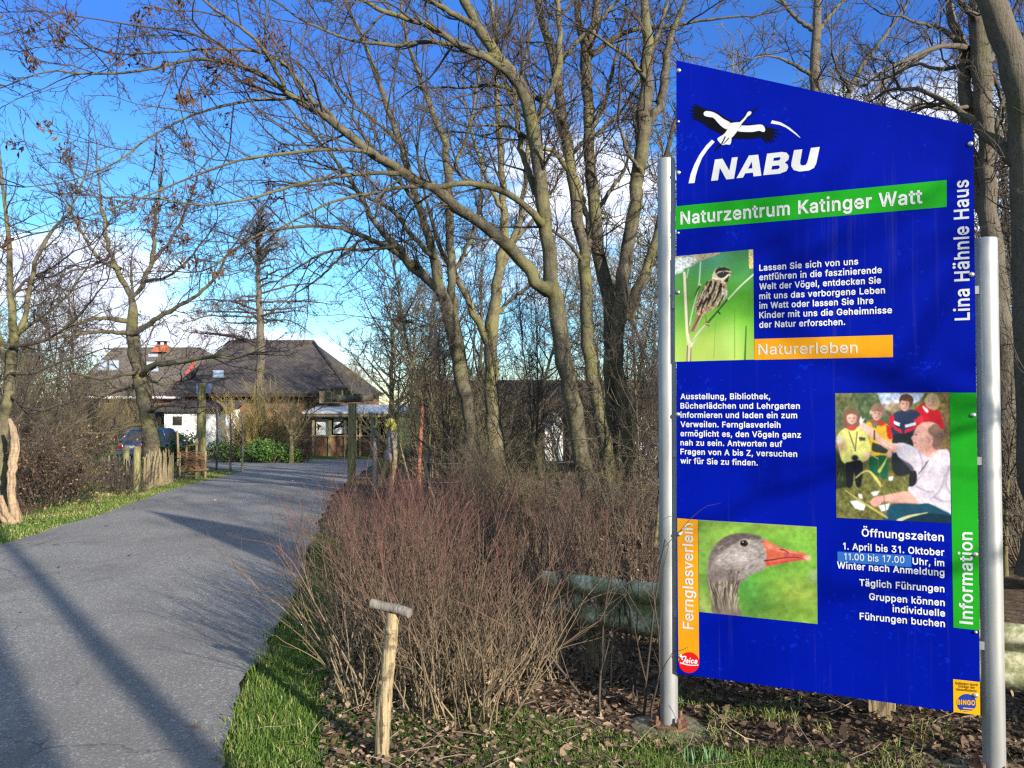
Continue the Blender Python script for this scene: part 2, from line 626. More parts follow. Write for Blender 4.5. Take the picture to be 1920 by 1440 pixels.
def px_limb(pp, Y, n=26, dY=0.0, wscale=1.0, jit=0.02, rng=None):
    """limb from photograph pixels (x, y, width px) at depth Y (+ dY by its end)"""
    q = np.asarray(pp, float)
    k = len(q)
    W = np.zeros((k, 4))
    for i, (x, y, w) in enumerate(q):
        yy = Y + dY * i / max(1, k - 1)
        W[i, :3] = P(x, y, yy)
        W[i, 3] = 0.5 * w * wscale * yy / F_PX
    S = smooth_path(W, n)
    rng = rng or RNG
    S[1:-1, :3] += rng.normal(size=(n - 2, 3)) * jit * np.array((1, 1.5, 0.5)) * np.minimum(1, S[1:-1, 3:4] * 12)
    return S[:, :3], S[:, 3].copy()


def project(p):
    """photograph pixel of world points (n,3)"""
    z = p[:, 1] * CP + (p[:, 2] - CAM_H) * SP
    y = -p[:, 1] * SP + (p[:, 2] - CAM_H) * CP
    return np.stack([960 + F_PX * p[:, 0] / z, 720 - F_PX * y / z], 1)


def attach(pp, carriers, n, dY, wscale, jit, rng):
    """a limb that grows out of the nearest wood among carriers"""
    C = np.vstack([c[0] for c in carriers])
    R = np.concatenate([c[1] for c in carriers])
    k = int(np.argmin(np.sum((project(C) - np.array(pp[0][:2])) ** 2, 1)))
    root = C[k]
    q = project(root[None])[0]
    pts = [(q[0], q[1], min(pp[0][2] * 1.25, R[k] * 2 * F_PX / root[1] * 0.95))] + ([tuple(pp[0])] if np.hypot(*(q - np.array(pp[0][:2]))) > 6 else []) + [tuple(x) for x in pp[1:]]
    lp, lr = px_limb(pts, root[1], n, dY, wscale, jit, rng)
    lr[0] = min(lr[0], R[k] * 0.7)
    lp[0] += unit(lp[0] * np.array((1, 1, 0))) * R[k] * 0.35
    return lp, lr


def bumpy(rad, rng, amt=0.06):
    return rad * (1 + rng.normal(size=rad.shape) * amt)


def trunk_mesh(name, stems, mat, parent, rng, sides=12, flare=True):
    b = Bag()
    for i, (lp, lr) in enumerate(stems):
        r = bumpy(lr, rng, 0.035)
        if flare and i == 0:
            r[0] *= 1.45
            r[1] *= 1.15
        b.put(lp[None], r[None], sides)
    return b.build(name, mat, parent)


def skeleton_tree(name, label, cat, base, stems, limbs, barkm, twigm, rng, group=None, clusters=0, cluster_zone=None, extra=None, shoots=True, cl_n=9, cl_s=0.05, cl_q=0.075, **kw):
    root = thing(name, label, cat, base, group)
    done = list(stems)
    for i, q in enumerate(limbs):
        if isinstance(q, dict):
            lb = attach(q['pp'], done, q['n'], q['dY'], q['w'], q['jit'], rng)
            limbs[i] = lb
        done.append(limbs[i])
    trunk_mesh('trunk', stems, barkm, root, rng)
    bag = Bag()
    for lp, lr in limbs:
        if lr[:8].mean() * 2 * F_PX / lp[0, 1] > 6.5:
            lb = Bag()
            lb.put(lp[None], bumpy(lr, rng, 0.05)[None], 9)
            lb.build('limb', barkm, root)
        else:
            bag.put(lp[None], bumpy(lr, rng, 0.04)[None], 7)
    carriers = [(lp[len(lp) // 2:], lr[len(lp) // 2:]) for lp, lr in stems] + list(limbs)
    tips = twigs_on(bag, carriers, rng, **kw)
    if extra:
        for ex in extra:
            tips = np.vstack([tips, twigs_on(bag, ex[0], rng, **ex[1])])
    if shoots:
        low = [(lp[2:len(lp) // 2 + 4], np.full(len(lp) // 2 + 2, 0.012)) for lp, lr in stems]
        twigs_on(bag, low, rng, dens=4.5, l1=(0.2, 0.75), r1=0.008, k2=5, k3=3, depth=3, r_min=0.003, wob=0.2, tmin=0.05, spread=(40, 85))
    bag.build('crown', twigm, root)
    if clusters:
        c = tips if cluster_zone is None else tips[cluster_zone(tips)]
        c = c[rng.choice(len(c), min(clusters, len(c)), replace=False)]
        c = np.repeat(c, cl_n, axis=0) + rng.normal(size=(len(c) * cl_n, 3)) * np.array((1, 1, 1.2)) * cl_s - np.array((0, 0, cl_s))
        V, F3, rd = leaf_quads(c, cl_q, rng, hang=1.5, asp=0.35)
        link('dead_leaves', mesh_np('dead_leaves', V - base_of(root), [F3], M['deadleaf'], False, {'rnd': rd}), root)
    return root


def auto_tree(name, label, cat, H, spread, rng, barkm, twigm, nlimb=9, r0=0.16, dens=2.2, first=0.3, l1=(0.9, 1.8), lean=0.05, group=None, forks=1, depth=3, k2=6, k3=5, r_min=0.005, limb_ang=(28, 60), leaves=None):
    """a free-standing bare tree at the origin"""
    root = thing(name, label, cat, (0, 0, 0), group)
    stems = []
    for f in range(forks):
        a = rng.uniform(0, 2 * PI)
        tilt = lean + (0.22 if forks > 1 else 0)
        d = np.array((math.cos(a) * tilt, math.sin(a) * tilt, 1.0))
        pts, rad = grow(np.array([[0.12 * f * math.cos(a), 0.12 * f * math.sin(a), -0.1]]), d[None], np.array([H * rng.uniform(0.85, 1.0)]), np.array([r0 * (1 if f == 0 else 0.8)]), 15, 0.045, 0.02, rng, 0.12)
        stems.append((pts[0], rad[0]))
    trunk_mesh('trunk', stems, barkm, root, rng, 10)
    bag = Bag()
    limbs = []
    for lp, lr in stems:
        p, d, L, R = spawn(lp[None], lr[None], np.array([1.0]), nlimb, first, 0.93, limb_ang[0], limb_ang[1], 1.0, rng, up=0.15, drop=0.0)
        t = np.clip((p[:, 2]) / H, 0, 1)
        LL = spread * (1.05 - 0.75 * np.clip((t - first) / (1 - first), 0, 1)) * rng.uniform(0.7, 1.15, len(p))
        pts, rad = grow(p, d, LL, np.clip(R, 0.015, r0 * 0.5), 9, 0.09, 0.04, rng, 0.25)
        bag.put(pts, rad, 6)
        limbs += [(pts[i], rad[i]) for i in range(len(pts))]
        limbs.append((lp[int(len(lp) * 0.6):], lr[int(len(lp) * 0.6):]))
    tips = twigs_on(bag, limbs, rng, dens=dens, l1=l1, r1=0.02, depth=depth, k2=k2, k3=k3, r_min=r_min)
    bag.build('crown', twigm, root)
    if leaves:
        n, size, zone, mat = leaves
        c = tips[zone(tips)] if zone else tips
        c = c[rng.choice(len(c), min(n, len(c)), replace=False)]
        c = np.repeat(c, 3, axis=0) + rng.normal(size=(len(c) * 3, 3)) * 0.08
        V, F3, rd = leaf_quads(c, size, rng, hang=0.6)
        link('dead_leaves', mesh_np('dead_leaves', V, [F3], mat, False, {'rnd': rd}), root)
    return root


def auto_shrub(name, label, cat, H, rad_base, nst, rng, mat, lean=0.35, sides=4, r0=0.006, k2=4, k3=3, wob=0.07, up=0.03, ang=(14, 34), group=None, attr=True, leaf=None, flop=None, l2=0.5, r_min=0.0016, bias=(0, 0)):
    """a clump of stems at the origin"""
    root = thing(name, label, cat, (0, 0, 0), group)
    bag = Bag()
    a = rng.uniform(0, 2 * PI, nst)
    rr = rad_base * np.sqrt(rng.uniform(0, 1, nst))
    p = np.stack([rr * np.cos(a), rr * np.sin(a), np.full(nst, -0.03)], 1)
    d = np.stack([np.cos(a) * rr / rad_base * lean + bias[0], np.sin(a) * rr / rad_base * lean + bias[1], np.ones(nst)], 1) + rng.normal(size=(nst, 3)) * 0.21
    if flop:
        d[rng.uniform(size=nst) < flop] += np.array((0, 0, -0.55))
        d[:, 2] = np.abs(d[:, 2]) + 0.08
    L = H * rng.uniform(0.5, 1.12, nst)
    R = r0 * rng.uniform(0.5, 1.5, nst)

    def put(pts, rad, s):
        t = np.clip(pts[:, :, 2] / H, 0, 1.2) ** 1.25 if attr else None
        bag.put(pts, rad, s, t, rng.uniform(size=len(pts)) if attr else None)
    pts, rad = grow(p, d, L, R, 8, wob, up, rng, 0.38, 0.02)
    put(pts, rad, sides)
    tips = [pts[:, -1]]
    p2, d2, L2, R2 = spawn(pts, rad, L, k2, 0.3, 0.98, ang[0], ang[1], l2, rng, up=0.08)
    pts, rad = grow(p2, d2, L2, np.maximum(R2, r_min * 1.3), 6, wob, up, rng, 0.5, 0.02)
    put(pts, rad, 3)
    tips.append(pts[:, -1]); tips.append(pts[:, 3])
    if k3:
        p3, d3, L3, R3 = spawn(pts, rad, L2, k3, 0.2, 0.98, ang[0], ang[1] + 8, 0.55, rng, up=0.06)
        pts, rad = grow(p3, d3, L3, np.maximum(R3, r_min), 4, wob, up, rng, 0.6, 0.03)
        put(pts, rad, 3)
        tips.append(pts[:, -1]); tips.append(pts[:, 2])
    bag.build('stems', mat, root)
    if leaf:
        n, size, m = leaf
        c = np.vstack(tips)
        c = c[rng.integers(0, len(c), n)] + rng.normal(size=(n, 3)) * size * 0.9
        c = c[c[:, 2] > 0.02]
        V, F3, rd = leaf_quads(c, size, rng, asp=0.55)
        link('leaves', mesh_np('leaves', V, [F3], m, False, {'rnd': rd}), root)
    return root


def ground_at(x, y):
    return (float(x), float(y), float(gz(y)))


# ------------------------------------------------------------------ ground, road
def vnoise(x, y, seed=0):
    """smooth value noise on a unit lattice"""
    def h(i, j):
        v = np.sin(i * 127.1 + j * 311.7 + seed * 74.7) * 43758.5453
        return v - np.floor(v)
    i, j = np.floor(x), np.floor(y)
    u, v = x - i, y - j
    u, v = u * u * (3 - 2 * u), v * v * (3 - 2 * v)
    return (h(i, j) * (1 - u) + h(i + 1, j) * u) * (1 - v) + (h(i, j + 1) * (1 - u) + h(i + 1, j + 1) * u) * v


def fbm(x, y, seed=0, o=4):
    s, a = 0, 0.5
    for k in range(o):
        s = s + a * vnoise(x * 2 ** k, y * 2 ** k, seed + k)
        a *= 0.5
    return s / (1 - 0.5 ** o)


# edges of the road: rows from near to far
_rows = [(-9.0, -6.0, -0.2), (0.0, -5.75, -0.85)]
for (lx, ly), (rx, ry) in ():
    pass
L_PX = [(0, 1022), (100, 990), (200, 962), (330, 915), (430, 890), (455, 884), (388, 876), (362, 869), (392, 862)]
R_PX = [(430, 1440), (445, 1330), (490, 1240), (552, 1120), (588, 1010), (622, 930), (668, 893), (692, 878), (703, 869), (706, 862)]
LE = np.array([(-6.0, -9.0), (-5.75, 0.0)] + [tuple(G(*p)[:2]) for p in L_PX])
RE = np.array([(-0.2, -9.0), (-0.85, 0.0)] + [tuple(G(*p)[:2]) for p in R_PX])


def road_edges(y):
    return np.interp(y, LE[:, 1], LE[:, 0]), np.interp(y, RE[:, 1], RE[:, 0])


ROAD_END = min(LE[-1, 1], RE[-1, 1])


def on_road(x, y, m=0.0):
    l, r = road_edges(y)
    return (x > l - m) & (x < r + m) & (y < ROAD_END + m)


def hump(x, y):
    """unevenness of the verges and beds, on top of gz"""
    l, r = road_edges(y)
    dist = np.where(y < ROAD_END, np.maximum(np.maximum(l - x, x - r), 0), np.hypot(np.maximum(np.maximum(l - x, x - r), 0), y - ROAD_END))
    k = np.clip(dist / 0.35, 0, 1)
    dip = -0.075 * np.exp(-((x - 0.82) ** 2 + (y - 3.92) ** 2) / 0.20) - 0.05 * np.exp(-((x - 1.98) ** 2 + (y - 3.42) ** 2) / 0.10)
    return dip + k * (-0.022 + 0.05 * fbm(x * 1.3, y * 1.3, 3)) + 0.05 * np.clip((dist - 0.5) / 2, 0, 1) * (fbm(x * 0.5, y * 0.5, 9) - 0.35)


def ground_z(x, y):
    return gz(y) + hump(np.asarray(x, float), np.asarray(y, float))


def on_ground(x, y, d=0.0):
    return (float(x), float(y), float(ground_z(np.array([x]), np.array([y]))[0]) + d)


def build_ground():
    xs = np.unique(np.concatenate([np.linspace(-400, -40, 12), np.linspace(-40, -12, 24), np.linspace(-12, 6, 150), np.linspace(6, 40, 30), np.linspace(40, 400, 12)]))
    ys = np.unique(np.concatenate([np.linspace(-60, -4, 16), np.linspace(-4, 14, 140), np.linspace(14, 45, 80), np.linspace(45, 120, 18), np.linspace(120, 900, 12)]))
    X, Y = np.meshgrid(xs, ys)
    Z = gz(Y) + hump(X, Y)
    Z = np.where(on_road(X, Y, -0.02), gz(Y) - 0.05, Z)
    V = np.stack([X, Y, Z], -1).reshape(-1, 3)
    ny, nx = X.shape
    i = (np.arange(ny - 1)[:, None] * nx + np.arange(nx - 1)[None]).ravel()
    Fq = np.stack([i, i + 1, i + nx + 1, i + nx], 1)
    l, r = road_edges(Y)
    wl = np.where((X < l) & (X > l - 1.1) & (Y < 24), 1.0, 0)
    # green strip in front of the sign and on the right verge
    sgn = 3.62 + (X - 1.25) * -0.42
    wr = np.where((X > r) & (X < r + 0.62 - 0.04 * Y) & (Y < 9), 1.0, 0) + np.where((X > r) & (Y < sgn - 0.05) & (X < 14), 1.0, 0)
    far = np.where((Y > 24) & (X < 2), 0.55, 0) + np.where(Y > 60, 0.6, 0)
    gw = np.clip(wl + wr + far + 0.55 * np.clip((-X - 9) / 4, 0, 1), 0, 1)
    m, t, b = new_mat('soil with leaf litter and turf', 0.95, 0.1)
    a = t.n('ShaderNodeAttribute', attribute_name='turf')
    v = pos(t)
    n1, n2, n3 = t.noise(v, 1.6, 5), t.noise(v, 11, 5, 0.65), t.noise(v, 45, 4, 0.7)
    soil = t.ramp(n2, ((0.3, (0.03, 0.021, 0.014)), (0.55, (0.085, 0.058, 0.036)), (0.75, (0.17, 0.115, 0.072))))
    turf = t.ramp(n3, ((0.3, (0.025, 0.04, 0.01)), (0.55, (0.05, 0.095, 0.016)), (0.8, (0.12, 0.16, 0.035))))
    f = t.mapr(t.math('ADD', a.outputs['Fac'], t.math('MULTIPLY', t.math('SUBTRACT', n1, 0.5), 0.9)), 0.35, 0.65, 0, 1, True)
    t.l(t.mix(f, soil, turf), b.inputs['Base Color'])
    add_bump(t, b, n2, 0.7, 0.03)
    o = link('ground', mesh_np('ground', V, [Fq], m, True, {'turf': gw.ravel()}))
    tag(o, kind='structure')

    # road: cross rows between the edges, edges slightly ragged
    ry = np.concatenate([np.concatenate([np.linspace(-9, 1, 30), np.linspace(1.05, 14, 420)]), np.linspace(14.1, ROAD_END, 90)])
    rng = np.random.default_rng(3)
    l, r = road_edges(ry)
    l = l + (fbm(ry * 2.2, ry * 0 + 3, 5, 6) - 0.5) * 0.16
    r = r + (fbm(ry * 2.6, ry * 0 + 8, 6, 6) - 0.5) * 0.20
    u = np.linspace(0, 1, 15)
    X = l[:, None] * (1 - u) + r[:, None] * u
    Yr = np.repeat(ry[:, None], 15, 1)
    Z = gz(Yr) + 0.03 * (1 - (2 * u[None] - 1) ** 2) * 0.6 + 0.006
    V = np.stack([X, Yr, Z], -1).reshape(-1, 3)
    i = (np.arange(len(ry) - 1)[:, None] * 15 + np.arange(14)[None]).ravel()
    Fq = np.stack([i, i + 1, i + 16, i + 15], 1)
    m, t, b = new_mat('worn asphalt', 0.9, 0.25)
    v = pos(t)
    fine = t.noise(v, 210, 2, 0.7)
    mid = t.noise(v, 60, 4, 0.7)
    big = t.noise(v, 0.7, 5, 0.6)
    vo = t.n('ShaderNodeTexVoronoi')
    t.l(v, vo.inputs['Vector'])
    vo.inputs['Scale'].default_value = 95
    c = t.ramp(t.math('ADD', t.math('MULTIPLY', fine, 0.55), t.math('MULTIPLY', mid, 0.45)), ((0.30, (0.065, 0.065, 0.065)), (0.52, (0.155, 0.150, 0.143)), (0.72, (0.34, 0.33, 0.305))))
    chip = t.mapr(vo.outputs['Color'], 0.86, 0.93, 0, 0.55)
    sepc = t.n('ShaderNodeSeparateColor')
    t.l(vo.outputs['Color'], sepc.inputs[0])
    chip = t.mapr(sepc.outputs[0], 0.88, 0.94, 0, 0.5)
    c = t.mix(chip, c, (0.42, 0.41, 0.39, 1))
    c = t.mix(t.mapr(big, 0.42, 0.66, 0.0, 0.5, True), c, (0.105, 0.10, 0.094, 1))
    # hairline cracks, patched joints and damp dark stains
    vc = t.n('ShaderNodeTexVoronoi', feature='DISTANCE_TO_EDGE')
    wv = t.n('ShaderNodeVectorMath', operation='ADD')
    t.l(v, wv.inputs[0])
    nz = t.n('ShaderNodeTexNoise')
    t.l(v, nz.inputs['Vector'])
    nz.inputs['Scale'].default_value = 1.6
    nz.inputs['Detail'].default_value = 6.0
    t.l(nz.outputs['Color'], wv.inputs[1])
    t.l(wv.outputs[0], vc.inputs['Vector'])
    vc.inputs['Scale'].default_value = 0.42
    crack = t.math('MULTIPLY', t.mapr(vc.outputs['Distance'], 0.0, 0.006, 0.75, 0.0), t.mapr(t.noise(v, 0.9, 3), 0.48, 0.6, 0.0, 1.0))
    c = t.mix(crack, c, (0.035, 0.034, 0.032, 1))
    damp = t.mapr(t.noise(pos(t, (1, 0.45, 1)), 1.1, 6, 0.65, 0.8), 0.55, 0.68, 0.0, 0.42, True)
    c = t.mix(damp, c, (0.072, 0.07, 0.068, 1))
    t.l(c, b.inputs['Base Color'])
    add_bump(t, b, t.math('ADD', fine, mid), 0.7, 0.006)
    tag(link('road', mesh_np('road', V, [Fq], m, True)), kind='structure')


build_ground()


def scatter(n, x0, x1, y0, y1, rng, test=None):
    x, y = rng.uniform(x0, x1, n), rng.uniform(y0, y1, n)
    if test is not None:
        k = test(x, y)
        x, y = x[k], y[k]
    return x, y


def sign_line(x):
    """depth of the sign board's plane at x"""
    return 3.86 - (x - 0.824) * 0.4194


def blades(x, y, h, w, rng, lean=0.5):
    n = len(x)
    z = ground_z(x, y) - 0.006
    base = np.stack([x, y, z], 1)
    a = rng.uniform(0, 2 * PI, n)
    side = np.stack([np.cos(a), np.sin(a), np.zeros(n)], 1)
    ld = rng.uniform(0, 2 * PI, n)
    lm = rng.uniform(0.1, 1.0, n) * lean
    ln = np.stack([np.cos(ld) * lm, np.sin(ld) * lm, np.zeros(n)], 1)
    H = (h * rng.uniform(0.45, 1.25, n))[:, None]
    Wd = (w * rng.uniform(0.7, 1.3, n))[:, None] * side
    up = np.array((0, 0, 1.0))
    mid = base + up * H * 0.55 + ln * H * 0.35
    tip = base + up * H * (1 - 0.45 * lm[:, None]) + ln * H * 1.1
    V = np.stack([base - Wd, base + Wd, mid + Wd * 0.75, mid - Wd * 0.75, tip], 1).reshape(-1, 3)
    q = np.arange(n)[:, None] * 5
    return V, q + [0, 1, 2, 3], q + [3, 2, 4]


def build_grass():
    rng = np.random.default_rng(21)
    Vs, F4, F3, rd, off = [], [], [], [], 0
    def put(x, y, h, w, lean, lo=0.0, hi=0.97):
        nonlocal off
        V, q, t3 = blades(x, y, h, w, rng, lean)
        Vs.append(V); F4.append(q + off); F3.append(t3 + off)
        off += len(V)
        patch = fbm(x * 1.7, y * 1.7, 31)
        r = np.clip(lo + (hi - lo) * (0.55 * rng.uniform(size=len(x)) + 0.75 * (patch - 0.22)), 0, 0.9)
        r = np.where(rng.uniform(size=len(x)) < 0.07, rng.uniform(0.85, 1.0, len(x)), r)
        rd.append(np.repeat(r, 5))
    # right verge between road and thicket
    def verge(x, y):
        l, r = road_edges(y)
        d = x - r
        w = 0.60 - 0.055 * (y - 3) + 0.10 * np.sin(y * 3.1)
        return (d > -0.03 - 0.10 * np.maximum(0, fbm(y * 5, x * 0 + 2, 8) - 0.35) * rng.exponential(size=len(x)) + 0.05 * rng.uniform(size=len(x))) & (d < w * (0.75 + 0.45 * rng.uniform(size=len(x)))) & (rng.uniform(size=len(x)) < 1.25 - 0.07 * y)
    x, y = scatter(170000, -3.6, 0.2, 2.4, 9.5, rng, verge)
    put(x, y, 0.055, 0.0022, 0.7)
    # strip in front of the sign
    def strip(x, y):
        e = sign_line(x) - 0.16 + (fbm(x * 3, y * 3, 12) - 0.5) * 0.35
        l, r = road_edges(y)
        return (y < e) & (x > r) & ((x > -0.12 + 0.25 * (rng.uniform(size=len(x)) - 0.5)) | (rng.uniform(size=len(x)) < 0.10)) & (np.hypot(x - 0.80, y - 3.93) > 0.20) & (fbm(x * 2.1, y * 2.1, 44) + 0.35 * rng.uniform(size=len(x)) > 0.52)
    x, y = scatter(110000, -0.6, 3.3, 2.35, 4.0, rng, strip)
    put(x, y, 0.06, 0.0021, 0.9)
    # sparse tufts under the board
    def tuft(x, y):
        return (fbm(x * 4, y * 4, 77) > 0.60) & (np.abs(y - sign_line(x)) < 0.5)
    x, y = scatter(16000, 0.5, 3.2, 2.8, 4.4, rng, tuft)
    put(x, y, 0.09, 0.002, 1.0, 0.3, 1.1)
    # left verge along the far side of the road
    def left(x, y):
        l, r = road_edges(y)
        d = l - x
        return (d > -0.05) & (d < (0.5 + 0.02 * y) * (0.5 + 0.8 * fbm(x, y, 55)) + 0.25)
    x, y = scatter(110000, -10.5, -5.0, 7.0, 21.5, rng, left)
    put(x, y, 0.05, 0.0042, 0.9, 0.25, 1.1)
    # rough turf left of the bed and beyond the road
    def rough(x, y):
        l, r = road_edges(y)
        return (x < l - 0.9) & (fbm(x * 0.8, y * 0.8, 65) > 0.5)
    x, y = scatter(45000, -18, -6, 9, 26, rng, rough)
    put(x, y, 0.12, 0.006, 0.8, 0.0, 0.9)
    me = mesh_np('grass', np.vstack(Vs), [np.vstack(F4), np.vstack(F3)], M['grass'], False, {'rnd': np.concatenate(rd)})
    tag(link('grass', me), 'short green grass on the verges and below the sign', kind='stuff')


def build_litter():
    rng = np.random.default_rng(5)
    def under(x, y):
        l, r = road_edges(y)
        f = fbm(x * 1.5, y * 1.5, 91)
        front = np.where(x > 0.55, sign_line(x) - 0.30, 3.05)
        return (x > r + 0.42) & (y > front) & (f + 0.3 * rng.uniform(size=len(x)) > 0.42)
    x, y = scatter(76000, -1.6, 3.6, 2.9, 9.0, rng, under)
    x2, y2 = scatter(2200, -1.0, 2.9, 2.5, 4.0, rng, lambda x, y: (x > road_edges(y)[1] + 0.25) & (fbm(x * 2, y * 2, 17) > 0.55))
    x3, y3 = scatter(26000, -11, 9, 9, 24, rng, lambda x, y: ~on_road(x, y, 0.3))
    x4, y4 = scatter(2600, -7.5, -0.5, 2.5, 18, rng, lambda x, y: on_road(x, y, 0) & (np.minimum(np.abs(x - road_edges(y)[1]), np.abs(x - road_edges(y)[0])) < np.where(rng.uniform(size=len(x)) < 0.05, 2.5, 0.10 * rng.exponential(size=len(x)))))
    x5, y5 = scatter(900, -8, -5.5, 7, 20, rng, lambda x, y: (x < road_edges(y)[0]) & (x > road_edges(y)[0] - 1.0) & (fbm(x, y, 71) > 0.5))
    X = np.concatenate([x, x2, x3, x4, x5]); Y = np.concatenate([y, y2, y3, y4, y5])
    Z = np.where(on_road(X, Y), gz(Y) + 0.03, ground_z(X, Y)) + rng.uniform(0.004, 0.04, len(X)) * np.where(on_road(X, Y), 0.3, 1)
    keep = np.hypot(X - 0.80, Y - 3.93) > 0.21
    X, Y, Z = X[keep], Y[keep], Z[keep]
    c = np.stack([X, Y, Z], 1)
    n = len(c)
    ax = unit(np.stack([rng.normal(size=n), rng.normal(size=n), rng.normal(size=n) * 0.35], 1))
    upv = unit(np.stack([rng.normal(size=n) * 0.35, rng.normal(size=n) * 0.35, np.ones(n)], 1))
    sd = unit(np.cross(ax, upv)); nm = np.cross(sd, ax)
    s = np.exp(rng.normal(-3.5, 0.36, n))[:, None] * np.where(Y > 8, 1.2, 1.0)[:, None]
    w, k = s * rng.uniform(0.35, 0.6, (n, 1)), s * rng.uniform(-0.1, 0.35, (n, 1))
    a, b = c - ax * s * 0.5 + nm * k * 0.5, c + ax * s * 0.5 + nm * k * 0.8
    l1, l2 = c - ax * s * 0.18 - sd * w * 0.55 + nm * k, c + ax * s * 0.22 - sd * w * 0.45 + nm * k * 0.6
    r1, r2 = c - ax * s * 0.18 + sd * w * 0.5 + nm * k * 0.7, c + ax * s * 0.22 + sd * w * 0.5 + nm * k
    V = np.stack([a, l1, l2, b, r2, r1], 1).reshape(-1, 3)
    q = np.arange(n)[:, None] * 6
    F4 = np.vstack([q + [0, 3, 2, 1], q + [0, 5, 4, 3]])
    # the bed under the thicket lies in pale leaves, behind the board they are dark and rotted
    pale = np.where((X < 0.7) & (Y < 6), 0.30, np.where(Y > 8.8, 0.35, np.where(X > 0.6, -0.12, 0.0)))  # leaves on the far floor painted paler to look sunlit
    r = np.clip(rng.beta(1.6, 2.0, n) + pale * rng.uniform(size=n), 0, 1)
    me = mesh_np('fallen_leaves', V, [F4], M['litter'], False, {'rnd': np.repeat(r, 6)})
    tag(link('fallen_leaves', me), 'brown fallen leaves on the ground under the shrubs', kind='stuff')


def build_sticks():
    """dry broken twigs lying among the leaves"""
    rng = np.random.default_rng(15)
    x, y = scatter(1500, -1.4, 3.4, 2.7, 7.0, rng, lambda x, y: (x > road_edges(y)[1] + 0.3))
    n = len(x)
    z = ground_z(x, y) + 0.018
    a = rng.uniform(0, 2 * PI, n)
    d = np.stack([np.cos(a), np.sin(a), rng.normal(size=n) * 0.16], 1)
    L = rng.uniform(0.06, 0.34, n)
    pts, rad = grow(np.stack([x, y, z], 1), d, L, rng.uniform(0.0015, 0.0038, n), 4, 0.16, 0.0, rng, 0.5)
    V, Fq = tube_batch(pts, rad, 4)
    m = noise_mat('dry twigs', ((0.3, (0.09, 0.065, 0.045)), (0.7, (0.30, 0.24, 0.17))), 12)
    tag(link('twig_litter', mesh_np('twig_litter', V, [Fq], m, True)), 'dry broken twigs lying among the fallen leaves', kind='stuff')


build_grass()
build_litter()
build_sticks()

